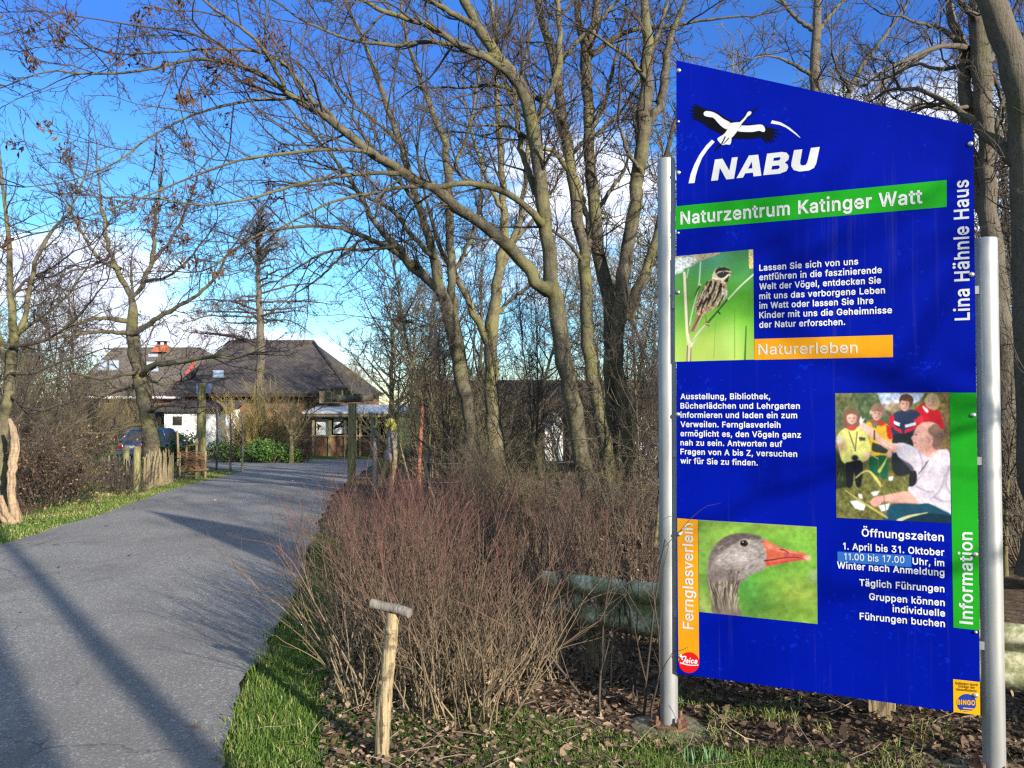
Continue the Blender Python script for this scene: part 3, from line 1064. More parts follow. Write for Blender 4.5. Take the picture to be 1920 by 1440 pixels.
# ------------------------------------------------------------------ the sign board
GLYPHS = {}
for _g in '''!98~34,80 32,254 66,254 64,80/49,-2 43,-1 38,1 33,4 29,9 27,15 26,20 27,26 29,32 33,37 38,40 43,42 49,43 55,42 60,40 65,37 69,32 71,26 72,20 71,15 69,9 65,4 60,1 55,-1|,94~19,-60 34,36 68,36 42,-60|.94~48,-2 42,-1 36,1 31,4 28,9 26,15 25,20 26,27 28,32 31,37 36,40 42,43 48,43 54,43 59,40 64,37 68,32 70,27 71,20 70,15 68,9 64,4 59,1 54,-1|0227~113,-3 95,-2 79,3 65,12 53,24 42,39 34,57 29,77 25,101 24,127 25,153 29,177 35,197 43,215 53,230 65,242 79,251 95,256 113,258 131,256 147,251 161,242 174,230 184,215 192,197 198,177 201,153 203,127 201,101 198,77 192,57 184,39 174,24 162,12 147,3 131,-2/113,25 125,26 136,30 145,37 153,46 160,58 165,72 169,88 171,107 172,127 171,148 169,166 165,182 160,197 153,208 145,218 136,224 125,228 113,230 101,228 91,224 82,218 73,208 67,197 62,182 58,166 55,148 55,127 55,107 58,88 62,72 67,58 73,46 82,37 91,30 101,26|1227~38,0 38,27 195,27 195,0/138,254 138,0 106,0 106,224 105,224 43,179 43,213 99,254|3227~109,-3 94,-2 80,0 66,5 54,11 44,19 35,29 28,40 24,52 22,66 55,66 56,58 59,50 63,44 69,38 75,33 83,30 91,27 100,25 109,25 119,26 129,27 138,30 145,35 152,40 157,46 161,54 164,63 165,72 164,81 162,90 158,98 153,105 146,112 137,117 127,121 115,123 101,124 78,124 78,150 144,224 144,226 35,226 35,254 186,254 186,230 106,139 106,144 124,145 140,143 154,138 167,131 177,122 185,111 192,99 195,86 196,72 195,58 191,45 185,33 177,22 166,13 154,6 141,1 125,-2|7227~48,0 162,224 162,226 31,226 31,254 195,254 195,224 82,0|A240~8,0 101,254 138,254 231,0 198,0 144,151 132,186 116,239 123,239 106,185 95,151 43,0/55,71 55,99 185,99 185,71|B228~30,0 30,254 121,254 137,253 152,250 164,245 175,239 184,230 190,221 195,210 198,199 199,187 198,177 197,168 193,160 189,153 184,148 178,143 172,139 165,136 157,133 157,131 166,130 174,127 182,123 189,117 196,110 201,102 205,92 208,81 209,68 208,56 205,44 200,33 193,24 184,16 172,9 158,4 142,1 123,0/62,29 122,29 140,30 154,34 165,40 172,48 176,58 178,68 177,77 175,85 171,92 166,99 160,104 153,109 144,113 135,115 124,115 62,115/62,143 119,143 128,143 136,145 144,148 151,152 157,157 162,163 165,170 167,178 168,186 167,197 163,206 156,214 147,221 135,225 120,226 62,226|E209~30,0 30,254 186,254 186,226 62,226 62,143 178,143 178,114 62,114 62,29 188,29 188,0|F205~30,0 30,254 185,254 185,226 62,226 62,139 173,139 173,111 62,111 62,0|G260~134,-3 113,-2 93,4 75,13 59,25 45,40 35,58 27,78 22,102 20,127 22,153 27,176 35,197 45,215 59,230 74,242 92,251 112,256 132,258 146,257 158,255 170,252 181,247 192,242 202,235 210,227 218,218 225,208 230,198 234,186 237,174 204,174 201,182 198,190 194,197 189,203 184,208 178,213 172,218 165,221 158,224 150,226 141,227 133,228 118,227 104,223 92,216 80,207 70,196 62,182 57,166 53,148 52,127 53,107 57,88 63,72 71,59 81,47 92,38 105,32 119,28 134,26 148,27 161,31 172,36 183,43 191,51 198,62 203,74 206,87 207,101 217,100 141,100 141,128 239,128 239,100 237,80 233,62 225,45 215,31 203,19 188,9 172,2 154,-2|H258~30,0 30,254 62,254 62,144 196,144 196,254 228,254 228,0 196,0 196,116 62,116 62,0|I150~16,0 16,29 59,29 59,226 16,226 16,254 135,254 135,226 91,226 91,29 135,29 135,0|K233~52,73 52,108 70,131 87,152 106,172 182,254 224,254 116,138 114,138/30,0 30,254 62,254 62,167 62,112 62,97 62,0/186,0 94,130 114,155 224,0|L196~30,0 30,254 62,254 62,29 181,29 181,0|N262~30,0 30,254 68,254 172,91 181,75 194,53 207,27 202,27 200,54 200,79 199,97 199,254 232,254 232,0 193,0 101,145 89,165 74,191 54,226 60,227 61,192 62,164 62,145 62,0|O267~133,-3 112,-2 93,4 75,12 59,25 46,40 35,58 27,78 22,101 20,127 22,153 27,176 35,197 46,215 59,230 75,242 93,251 112,256 133,258 155,256 174,251 192,242 208,230 221,215 232,197 240,176 245,153 247,127 245,101 240,78 232,58 221,40 208,25 192,12 174,4 155,-2/133,26 148,28 162,32 175,38 186,47 196,58 204,72 210,88 214,106 215,127 214,148 210,166 204,182 196,196 186,207 175,216 162,223 148,227 133,228 119,227 105,223 92,216 81,207 71,196 63,182 57,166 53,148 52,127 53,106 57,88 63,72 71,58 81,47 92,38 105,32 119,28|S223~112,-4 94,-3 78,0 64,5 51,11 41,20 32,30 25,42 21,54 19,68 52,68 54,59 57,51 62,44 68,38 75,33 83,29 92,27 102,25 112,25 123,25 133,27 143,30 151,34 159,40 165,46 169,53 172,61 173,70 172,77 170,84 166,89 161,94 155,99 148,102 122,111 92,120 72,126 56,135 43,145 34,156 28,170 26,186 27,200 31,213 37,224 46,234 57,242 69,249 83,254 97,257 114,258 130,257 145,254 158,249 170,242 180,234 189,224 195,213 199,202 200,189 169,189 166,201 160,211 151,219 140,225 127,228 112,229 102,229 92,227 84,224 76,220 70,215 64,209 61,203 58,195 58,188 58,180 61,173 65,167 71,162 78,158 85,154 106,147 132,140 156,132 164,128 172,124 179,119 186,113 192,106 197,99 201,90 203,80 204,69 203,56 199,43 193,32 185,21 174,13 162,5 147,0 130,-3|T224~16,226 16,254 208,254 208,226 128,226 128,0 96,0 96,226|U259~129,-4 110,-3 93,1 77,8 63,17 52,27 42,40 36,54 31,70 30,87 30,254 62,254 62,89 63,77 66,66 70,57 77,48 84,40 94,34 104,29 116,27 129,26 143,27 155,29 165,34 175,40 182,48 188,57 193,66 195,77 196,89 196,254 229,254 229,87 227,70 223,54 216,40 207,27 195,17 182,8 166,1 149,-3|V240~102,0 8,254 42,254 96,103 108,69 124,15 117,15 133,69 145,103 197,254 231,254 139,0|W343~78,0 8,254 41,254 82,98 88,73 93,47 98,20 95,20 100,47 106,73 112,98 153,254 190,254 231,98 237,73 243,47 249,20 244,20 249,47 255,73 261,98 302,254 335,254 265,0 228,0 184,161 176,196 168,237 175,237 167,197 159,161 115,0|Z219~21,0 21,23 137,193 153,215 170,238 174,227 143,226 111,226 20,226 20,254 198,254 198,231 84,64 67,40 49,17 45,27 76,28 107,29 200,29 200,0|a195~80,-4 68,-4 57,-1 47,2 38,8 30,14 24,22 19,32 16,42 15,54 16,64 18,73 22,80 26,87 32,92 39,97 46,100 54,103 63,105 89,110 117,113 123,114 129,116 133,117 135,120 137,123 138,127 138,128 137,136 136,142 133,148 130,153 125,158 120,161 113,163 106,165 98,165 89,165 82,164 75,161 69,158 63,154 59,150 55,146 52,142 50,137 20,146 26,156 32,165 39,173 48,179 57,184 66,188 77,190 87,192 97,192 119,190 128,187 135,184 143,180 150,175 156,168 161,160 165,150 168,139 168,126 168,0 138,0 138,26 136,26 126,12 121,8 115,4 108,1 100,-2 90,-4/85,23 96,23 106,26 114,29 121,34 127,40 132,47 135,54 137,61 138,69 138,95 130,91 116,88 100,86 88,84 67,79 61,77 56,74 52,70 48,65 47,59 46,52 46,46 48,41 51,36 55,32 59,29 65,26 71,24 78,23|b212~115,-4 104,-3 94,-1 86,2 79,6 74,11 69,16 59,29 56,29 56,0 26,0 26,254 57,254 57,160 59,160 69,173 73,178 79,182 86,186 94,190 103,192 115,192 130,191 144,187 156,180 168,171 177,160 185,146 191,131 194,113 195,94 194,75 191,58 185,42 177,29 168,17 157,8 144,1 130,-3/110,23 121,24 131,28 140,33 147,40 153,48 158,58 161,70 163,82 164,95 163,108 161,120 158,131 153,140 147,149 140,156 131,161 121,164 110,165 99,164 89,161 81,156 73,149 67,141 62,131 59,120 57,108 56,95 57,81 59,69 63,58 67,48 73,39 81,32 89,27 99,24|c198~104,-4 87,-3 72,1 58,8 46,17 36,29 28,43 22,58 18,75 17,94 18,113 22,130 28,146 36,159 46,171 58,180 72,187 87,191 104,192 113,192 122,191 130,189 138,186 146,182 153,178 159,173 165,167 170,161 174,154 178,146 181,138 151,131 145,145 135,155 121,162 104,165 92,164 81,161 73,155 65,148 59,139 54,129 51,118 49,106 48,94 49,81 51,70 54,59 59,49 65,40 73,33 81,28 92,24 104,23 121,26 135,33 146,44 152,59 181,51 179,43 175,35 171,28 165,22 160,16 153,11 146,6 138,3 130,0 122,-2 113,-4|d212~98,-4 82,-3 68,1 56,8 44,17 35,29 27,42 22,58 18,75 17,94 18,113 22,131 27,146 35,160 45,171 56,180 69,187 83,191 98,192 109,192 118,190 126,186 133,182 139,178 144,173 153,160 155,160 155,254 186,254 186,0 156,0 156,29 153,29 143,16 139,11 133,6 126,2 118,-1 109,-3/102,23 113,24 123,27 132,32 139,39 145,48 150,58 153,69 155,81 156,95 155,108 153,120 150,131 145,141 139,149 132,156 123,161 113,164 102,165 91,164 81,161 72,156 65,149 59,140 54,131 51,120 49,108 48,95 49,82 51,70 54,58 59,48 65,40 73,33 81,28 91,24|e202~106,-4 88,-3 73,1 58,8 46,17 36,29 28,42 22,58 18,75 17,93 18,112 22,129 28,145 36,159 46,170 58,180 71,187 86,191 103,192 113,192 123,190 133,187 142,183 151,177 160,170 167,162 173,152 179,141 182,128 185,113 186,97 186,85 37,85 37,110 169,110 155,101 154,113 152,124 149,134 144,143 138,151 131,157 123,161 113,164 103,165 92,164 82,161 73,157 66,151 59,143 54,135 51,125 49,116 48,105 48,89 49,75 51,64 55,53 61,44 67,37 76,31 85,26 95,24 106,23 114,23 120,25 127,26 133,29 138,32 143,36 147,41 150,47 153,53 182,45 179,36 174,27 168,20 160,13 151,7 141,2 130,-1 119,-3|f127~114,190 114,164 3,164 3,190/40,0 40,216 41,226 44,235 48,243 53,250 60,255 68,259 76,262 85,264 94,265 111,263 121,260 114,234 107,236 97,237 89,236 82,234 77,230 74,225 72,218 71,209 71,0|g213~103,-75 90,-75 78,-73 67,-70 57,-66 49,-61 41,-55 35,-49 30,-42 25,-35 51,-20 61,-33 65,-37 71,-41 77,-44 85,-47 93,-48 103,-49 118,-47 130,-44 141,-38 149,-29 154,-17 156,-3 156,34 153,34 143,21 139,16 133,12 126,8 118,5 109,3 97,2 83,4 69,7 56,13 45,22 35,32 28,45 22,60 18,77 17,96 18,114 22,131 27,147 35,160 45,171 56,180 69,187 83,191 98,192 109,192 119,190 127,186 134,182 139,178 144,173 154,159 157,159 157,190 186,190 186,-4 185,-20 181,-33 175,-45 167,-54 157,-62 145,-68 132,-72 118,-74/102,30 113,30 123,33 132,38 139,44 145,51 150,61 153,71 156,83 156,96 156,109 153,121 150,132 145,141 139,150 132,156 123,161 114,164 102,165 91,164 81,161 73,156 65,149 59,141 54,131 51,120 49,109 48,96 49,84 51,72 54,61 59,52 65,44 73,38 81,33 91,30|h205~57,113 57,0 26,0 26,254 57,254 57,144 51,144 58,159 66,172 76,181 87,187 100,191 114,192 126,191 137,189 148,184 157,178 164,170 170,160 175,149 178,135 179,120 179,0 148,0 148,118 147,131 143,143 136,152 128,159 117,163 105,165 96,164 88,162 80,159 74,154 68,148 63,141 60,133 58,124|i83~26,0 26,190 57,190 57,0/42,221 36,222 31,224 27,227 23,231 21,236 21,242 21,247 23,252 27,256 31,259 36,261 42,262 47,261 52,259 57,256 60,252 62,247 63,242 62,236 60,231 57,227 52,224 47,222|k190~55,68 55,106 60,106 142,190 180,190 92,100 89,100/26,0 26,254 57,254 57,0/147,0 74,93 96,114 186,0|l95~70,-1 56,0 45,4 37,10 31,19 27,29 26,42 26,254 57,254 57,49 57,42 58,35 60,31 63,28 67,27 73,26 80,26 85,27 90,1 81,0|m305~26,0 26,190 56,190 56,148 54,148 57,157 61,166 66,173 72,179 79,184 86,188 94,191 102,193 110,193 123,192 134,187 144,180 151,171 157,160 160,147 156,147 159,156 163,164 169,172 175,178 182,183 190,187 199,191 208,192 218,193 229,192 239,190 249,186 257,180 264,173 270,164 275,154 278,141 278,128 278,0 248,0 248,127 247,139 243,149 236,156 228,161 219,164 209,165 201,165 194,163 187,160 181,156 177,151 173,145 170,139 168,131 168,124 168,0 137,0 137,130 136,140 132,148 126,156 119,161 110,164 100,165 92,165 85,163 79,160 73,156 67,151 63,145 60,137 58,129 57,119 57,0|n205~57,113 57,0 26,0 26,190 56,190 56,144 51,144 58,159 66,172 76,181 87,187 100,191 114,192 126,191 137,189 147,184 156,178 164,170 170,160 175,149 178,135 179,120 179,0 148,0 148,118 147,131 143,143 136,152 128,159 117,163 105,165 96,164 88,162 80,159 74,154 68,148 63,141 60,133 58,124|o208~104,-4 87,-3 72,1 58,8 46,17 36,29 28,43 22,58 18,75 17,94 18,113 22,130 28,146 36,159 46,171 58,180 72,187 87,191 104,192 120,191 136,187 149,180 161,171 171,159 180,146 186,130 189,113 191,94 189,75 186,58 180,43 171,29 161,17 149,8 136,1 120,-3/104,23 116,24 126,28 135,33 143,40 149,49 154,59 157,70 159,81 160,94 159,106 157,118 154,129 149,139 143,148 135,155 126,161 116,164 104,165 92,164 81,161 73,155 65,148 59,139 54,129 51,118 49,106 48,94 49,81 51,70 54,59 59,49 65,40 73,33 81,28 92,24|p212~26,-71 26,190 56,190 56,160 59,160 69,173 73,178 79,182 86,186 94,190 103,192 115,192 130,191 144,187 156,180 168,171 177,160 185,146 191,131 194,113 195,94 194,75 191,58 185,42 177,29 168,17 157,8 144,1 130,-3 115,-4 104,-3 94,-1 86,2 79,6 74,11 69,16 59,29 57,29 57,-71/110,23 121,24 131,28 140,33 147,40 153,48 158,58 161,70 163,82 164,95 163,108 161,120 158,131 153,140 147,149 140,156 131,161 121,164 110,165 99,164 89,161 81,156 73,149 67,141 62,131 59,120 57,108 56,95 57,81 59,69 63,58 67,48 73,39 81,32 89,27 99,24|r130~26,0 26,190 56,190 56,160 58,160 62,169 68,177 76,184 85,188 96,191 107,192 115,192 122,192 122,161 115,162 103,163 95,162 87,160 80,157 73,153 67,148 63,142 60,135 58,127 57,118 57,0|s182~91,-4 78,-3 67,-2 56,2 46,6 38,12 31,19 25,27 21,37 18,47 47,53 50,44 55,36 62,30 70,26 80,24 91,23 103,24 113,26 122,31 129,37 133,44 134,51 133,58 131,63 127,68 122,72 115,75 106,78 75,85 59,90 46,96 36,104 29,113 25,124 23,137 24,147 27,157 33,166 39,173 48,180 58,185 69,189 81,191 94,192 106,192 117,190 127,186 136,182 143,176 149,170 155,162 159,154 162,145 134,139 131,146 127,152 121,158 114,163 105,165 94,166 83,165 74,163 65,158 59,153 56,146 54,139 55,132 58,126 62,122 68,118 76,114 86,111 115,105 131,100 143,93 153,86 160,76 164,66 166,53 165,43 161,33 156,24 149,16 140,9 130,3 118,-1 105,-3|t114~102,190 102,164 3,164 3,190/32,236 63,236 63,49 64,41 65,35 68,31 72,27 78,26 85,25 93,26 101,27 107,1 96,-1 84,-2 69,-1 56,4 46,11 38,20 34,32 32,46|u205~91,-3 79,-2 68,1 57,5 48,12 41,20 35,29 30,41 27,54 26,69 26,190 57,190 57,72 58,58 62,47 68,37 77,31 88,26 100,25 109,26 117,28 125,31 131,36 137,41 142,48 145,57 147,66 148,76 148,190 179,190 179,0 149,0 149,46 154,46 147,30 139,18 129,8 117,2 105,-1|v195~81,0 9,190 42,190 83,78 93,43 103,10 92,10 101,43 112,78 152,190 186,190 113,0|w284~69,0 11,190 44,190 67,107 77,68 88,21 82,21 93,67 103,107 126,190 158,190 181,107 191,68 201,21 196,21 206,68 217,107 240,190 272,190 215,0 184,0 159,86 152,112 145,140 138,169 145,169 138,140 131,112 124,86 99,0|z190~21,0 21,23 127,160 127,161 24,161 24,190 166,190 166,165 63,30 63,28 169,28 169,0|Ö267~133,-3 112,-2 93,4 75,12 59,25 46,40 35,58 27,78 22,101 20,127 22,153 27,176 35,197 46,215 59,230 75,242 93,251 112,256 133,258 155,256 174,251 192,242 208,230 221,215 232,197 240,176 245,153 247,127 245,101 240,78 232,58 221,40 208,25 192,12 174,4 155,-2/133,26 148,28 162,32 175,38 186,47 196,58 204,72 210,88 214,106 215,127 214,148 210,166 204,182 196,196 186,207 175,216 162,223 148,227 133,228 119,227 105,223 92,216 81,207 71,196 63,182 57,166 53,148 52,127 53,106 57,88 63,72 71,58 81,47 92,38 105,32 119,28/170,286 164,287 159,289 155,292 152,296 150,301 149,306 150,312 152,316 155,321 159,324 164,326 170,326 175,326 180,324 184,321 187,316 189,312 190,306 189,301 187,296 184,292 180,289 175,287/98,286 92,287 88,289 83,292 80,296 78,301 77,306 78,312 80,316 83,321 88,324 92,326 98,326 103,326 108,324 112,321 115,316 117,312 118,306 117,301 115,296 112,292 108,289 103,287|ä195~80,-4 68,-4 57,-1 47,2 38,8 30,14 24,22 19,32 16,42 15,54 16,64 18,73 22,80 26,87 32,92 39,97 46,100 54,103 63,105 89,110 117,113 123,114 129,116 133,117 135,120 137,123 138,127 138,128 137,136 136,142 133,148 130,153 125,158 120,161 113,163 106,165 98,165 89,165 82,164 75,161 69,158 63,154 59,150 55,146 52,142 50,137 20,146 26,156 32,165 39,173 48,179 57,184 66,188 77,190 87,192 97,192 119,190 128,187 135,184 143,180 150,175 156,168 161,160 165,150 168,139 168,126 168,0 138,0 138,26 136,26 126,12 121,8 115,4 108,1 100,-2 90,-4/85,23 96,23 106,26 114,29 121,34 127,40 132,47 135,54 137,61 138,69 138,95 130,91 116,88 100,86 88,84 67,79 61,77 56,74 52,70 48,65 47,59 46,52 46,46 48,41 51,36 55,32 59,29 65,26 71,24 78,23/131,221 125,222 120,224 116,227 113,231 111,236 110,242 111,247 113,252 116,256 120,259 125,261 131,262 136,261 141,259 145,256 148,252 150,247 151,242 150,236 148,231 145,227 141,224 136,222/59,221 53,222 49,224 44,227 41,231 39,236 38,242 39,247 41,252 44,256 49,259 53,261 59,262 64,261 69,259 73,256 76,252 78,247 79,242 78,236 76,231 73,227 69,224 64,222|ö208~104,-4 87,-3 72,1 58,8 46,17 36,29 28,43 22,58 18,75 17,94 18,113 22,130 28,146 36,159 46,171 58,180 72,187 87,191 104,192 120,191 136,187 149,180 161,171 171,159 180,146 186,130 189,113 191,94 189,75 186,58 180,43 171,29 161,17 149,8 136,1 120,-3/104,23 116,24 126,28 135,33 143,40 149,49 154,59 157,70 159,81 160,94 159,106 157,118 154,129 149,139 143,148 135,155 126,161 116,164 104,165 92,164 81,161 73,155 65,148 59,139 54,129 51,118 49,106 48,94 49,81 51,70 54,59 59,49 65,40 73,33 81,28 92,24/140,221 134,222 130,224 125,227 122,231 120,236 119,242 120,247 122,252 125,256 130,259 134,261 140,262 145,261 150,259 154,256 157,252 159,247 160,242 159,236 157,231 154,227 150,224 145,222/68,221 62,222 58,224 53,227 50,231 48,236 47,242 48,247 50,252 53,256 58,259 62,261 68,262 73,261 78,259 82,256 85,252 87,247 88,242 87,236 85,231 82,227 78,224 73,222|ü205~91,-3 79,-2 68,1 57,5 48,12 41,20 35,29 30,41 27,54 26,69 26,190 57,190 57,72 58,58 62,47 68,37 77,31 88,26 100,25 109,26 117,28 125,31 131,36 137,41 142,48 145,57 147,66 148,76 148,190 179,190 179,0 149,0 149,46 154,46 147,30 139,18 129,8 117,2 105,-1/138,221 133,222 128,224 124,227 121,231 119,236 118,242 119,247 121,252 124,256 128,259 133,261 138,262 144,261 148,259 153,256 156,252 158,247 159,242 158,236 156,231 153,227 148,224 144,222/67,221 61,222 56,224 52,227 49,231 47,236 46,242 47,247 49,252 52,256 56,259 61,261 67,262 72,261 77,259 81,256 84,252 86,247 87,242 86,236 84,231 81,227 77,224 72,222'''.split('|'):
    _h, _b = _g[1:].split('~')
    GLYPHS[_g[0]] = (int(_h), [[tuple(int(v) for v in q.split(',')) for q in lp.split(' ')] for lp in _b.split('/')])
GLYPHS['I'] = (108, [[(36, 0), (36, 254), (72, 254), (72, 0)]])
GLYPHS['l'] = (90, [[(30, 0), (30, 262), (61, 262), (61, 0)]])
GLYPHS['1'] = (178, [[(43, 179), (43, 213), (99, 254), (128, 254), (128, 0), (96, 0), (96, 224), (95, 224)]])
SIGN_A = P(1268, HOR, 3.86)
_B = P(1838, HOR, 3.35)
SU = unit((_B - SIGN_A) * np.array((1, 1, 0)))       # along the board, left to right
SN = np.array((SU[1], -SU[0], 0.0))                  # out of the board, towards the reader


def S(px, py, off=0.0):
    """point on the board's face (off metres in front of it) seen at a photograph pixel"""
    d = ray(px, py)
    o = np.array((0, 0, CAM_H))
    a = SIGN_A + SN * off
    return o + d * (np.dot(a - o, SN) / np.dot(d, SN))


def suv(px, py):
    p = S(px, py)
    return float(np.dot(p - SIGN_A, SU)), float(p[2])


def sxyz(u, z, off):
    return SIGN_A * np.array((1, 1, 0)) + SU * u + np.array((0, 0, z)) + SN * off


def letter_mesh(text, bold, spacing=0.0):
    """2D triangles of a line of text, cap height 1: verts (n,2), tris, width"""
    V, T, x, n = [], [], 0.0, 0
    for ch in text:
        if ch == ' ':
            x += 118 + spacing
            continue
        adv, loops = GLYPHS[ch]
        arrs = [np.array(lp, float) for lp in loops]
        areas = [0.5 * np.sum(a[:, 0] * np.roll(a[:, 1], -1) - np.roll(a[:, 0], -1) * a[:, 1]) for a in arrs]
        main = max(range(len(arrs)), key=lambda i: abs(areas[i]))
        sg = 1.0 if areas[main] > 0 else -1.0
        outers = [i for i in range(len(arrs)) if areas[i] * sg > 0]
        moved = []
        for a in arrs:
            nx, pv = np.roll(a, -1, 0), np.roll(a, 1, 0)
            e1, e2 = unit(a - pv), unit(nx - a)
            n1, n2 = np.stack([-e1[:, 1], e1[:, 0]], 1), np.stack([-e2[:, 1], e2[:, 0]], 1)
            mt = unit(n1 + n2)
            moved.append(a - sg * bold * mt / np.maximum(np.sum(mt * n1, 1, keepdims=True), 0.45))
        for o_ in outers:
            lo, hi = arrs[o_].min(0), arrs[o_].max(0)
            holes = [i for i in range(len(arrs)) if i not in outers and (arrs[i].min(0) >= lo).all() and (arrs[i].max(0) <= hi).all()]
            dots = np.array((0, 2.2 * bold + 3)) if o_ != main and lo[1] > arrs[main].max(0)[1] - 6 else np.zeros(2)
            tris = tessellate_polygon([[Vector((p[0], p[1], 0)) for p in arrs[i]] for i in [o_] + holes])
            pts = np.vstack([moved[i] for i in [o_] + holes]) + dots
            V.append(pts + np.array((x + bold, 0)))
            T += [(i + n, j + n, k + n) for i, j, k in tris]
            n += len(pts)
        x += adv + 2 * bold * 0.85 + spacing
    V = np.vstack(V)
    x0, x1 = V[:, 0].min(), V[:, 0].max()
    V[:, 0] -= x0
    return V / 254.0, np.array(T), (x1 - x0) / 254.0


def print_mat(name, col, rough=0.45, wear=None, spec=0.04):
    m, t, b = new_mat(name, rough, spec)
    v = pos(t)
    n = t.noise(v, 2.2, 5, 0.6)
    col = tuple(c * 0.74 for c in col)
    d = tuple(c * 0.80 for c in col)
    c = t.ramp(t.math('ADD', t.math('MULTIPLY', n, 0.7), t.math('MULTIPLY', t.noise(pos(t, (6, 6, 0.5)), 2.0, 4, 0.6), 0.3)), ((0.36, d), (0.62, col)))
    if wear:
        n2 = t.noise(v, 38, 5, 0.7)
        n3 = t.noise(v, 3.5, 3, 0.6)
        f = t.mapr(t.math('ADD', n2, t.math('MULTIPLY', n3, 0.5)), wear[1], wear[1] + 0.08, 0, wear[2], True)
        c = t.mix(f, c, (*wear[0], 1))
    run = t.mapr(t.math('ADD', t.noise(pos(t, (14, 14, 0.35)), 1.6, 5, 0.7), t.math('MULTIPLY', t.noise(v, 1.3, 3), 0.35)), 0.76, 0.92, 0.0, 0.07, True)
    c = t.mix(run, c, (0.10, 0.11, 0.085, 1))
    spk = t.mapr(t.noise(v, 120, 2, 0.6), 0.77, 0.80, 0.0, 0.25)
    c = t.mix(spk, c, (0.20, 0.21, 0.20, 1))
    t.l(c, b.inputs['Base Color'])
    r = t.mapr(n, 0.3, 0.7, rough - 0.06, rough + 0.12)
    t.l(r, b.inputs['Roughness'])
    return m


M['blue'] = print_mat('blue sign film', (0.0, 0.007, 0.31), 0.42, ((0.002, 0.022, 0.42), 0.88, 0.5))
M['white_print'] = print_mat('white lettering', (0.80, 0.82, 0.86), 0.5)
M['logo_white'] = print_mat('weathered white logo film', (0.66, 0.68, 0.70), 0.5, ((0.45, 0.46, 0.48), 0.88, 0.6))
M['logo_black'] = print_mat('black logo film', (0.004, 0.005, 0.009), 0.5)
M['faded_print'] = print_mat('flaked white lettering', (0.66, 0.62, 0.55), 0.55, ((0.34, 0.30, 0.24), 0.83, 0.8))
M['green_film'] = print_mat('green film', (0.016, 0.34, 0.018), 0.42)
M['orange_film'] = print_mat('orange film', (0.78, 0.33, 0.012), 0.45, ((0.50, 0.24, 0.05), 0.92, 0.5))
M['yellow_film'] = print_mat('yellow sticker', (0.80, 0.42, 0.01), 0.45)
M['sticker_blue'] = print_mat('pale blue sticker', (0.03, 0.15, 0.52), 0.4)
M['badge_blue'] = print_mat('blue badge', (0.02, 0.05, 0.34), 0.45)
M['badge_red'] = print_mat('red badge', (0.70, 0.012, 0.012), 0.4)
M['badge_text'] = print_mat('dark brown print', (0.09, 0.05, 0.02), 0.5)
M['alu'] = noise_mat('galvanised steel', ((0.3, (0.22, 0.23, 0.225)), (0.55, (0.29, 0.295, 0.29)), (0.75, (0.36, 0.36, 0.35))), 5, (3, 3, 0.5), 0.5, metal=0.5)
M['alu_back'] = noise_mat('grey aluminium', ((0.3, (0.35, 0.36, 0.37)), (0.7, (0.5, 0.5, 0.5))), 5, rough=0.5, metal=0.6)
M['bolt'] = noise_mat('bolt steel', ((0.3, (0.28, 0.27, 0.25)), (0.7, (0.55, 0.53, 0.5))), 60, rough=0.4, metal=0.8)
M['rust'] = noise_mat('rusty steel', ((0.3, (0.07, 0.035, 0.02)), (0.7, (0.19, 0.10, 0.06))), 40, rough=0.8, bump=0.4)
M['concrete'] = noise_mat('mossy concrete', ((0.3, (0.075, 0.07, 0.04)), (0.55, (0.15, 0.135, 0.09)), (0.75, (0.24, 0.225, 0.17))), 14, rough=0.95, bump=0.8, bscale=40)


def photo_mat():
    m, t, b = new_mat('printed photograph', 0.45, 0.3)
    a = t.n('ShaderNodeAttribute', attribute_name='print')
    t.l(a.outputs['Color'], b.inputs['Base Color'])
    b.inputs['Specular IOR Level'].default_value = 0.16
    return m


M['photo'] = photo_mat()


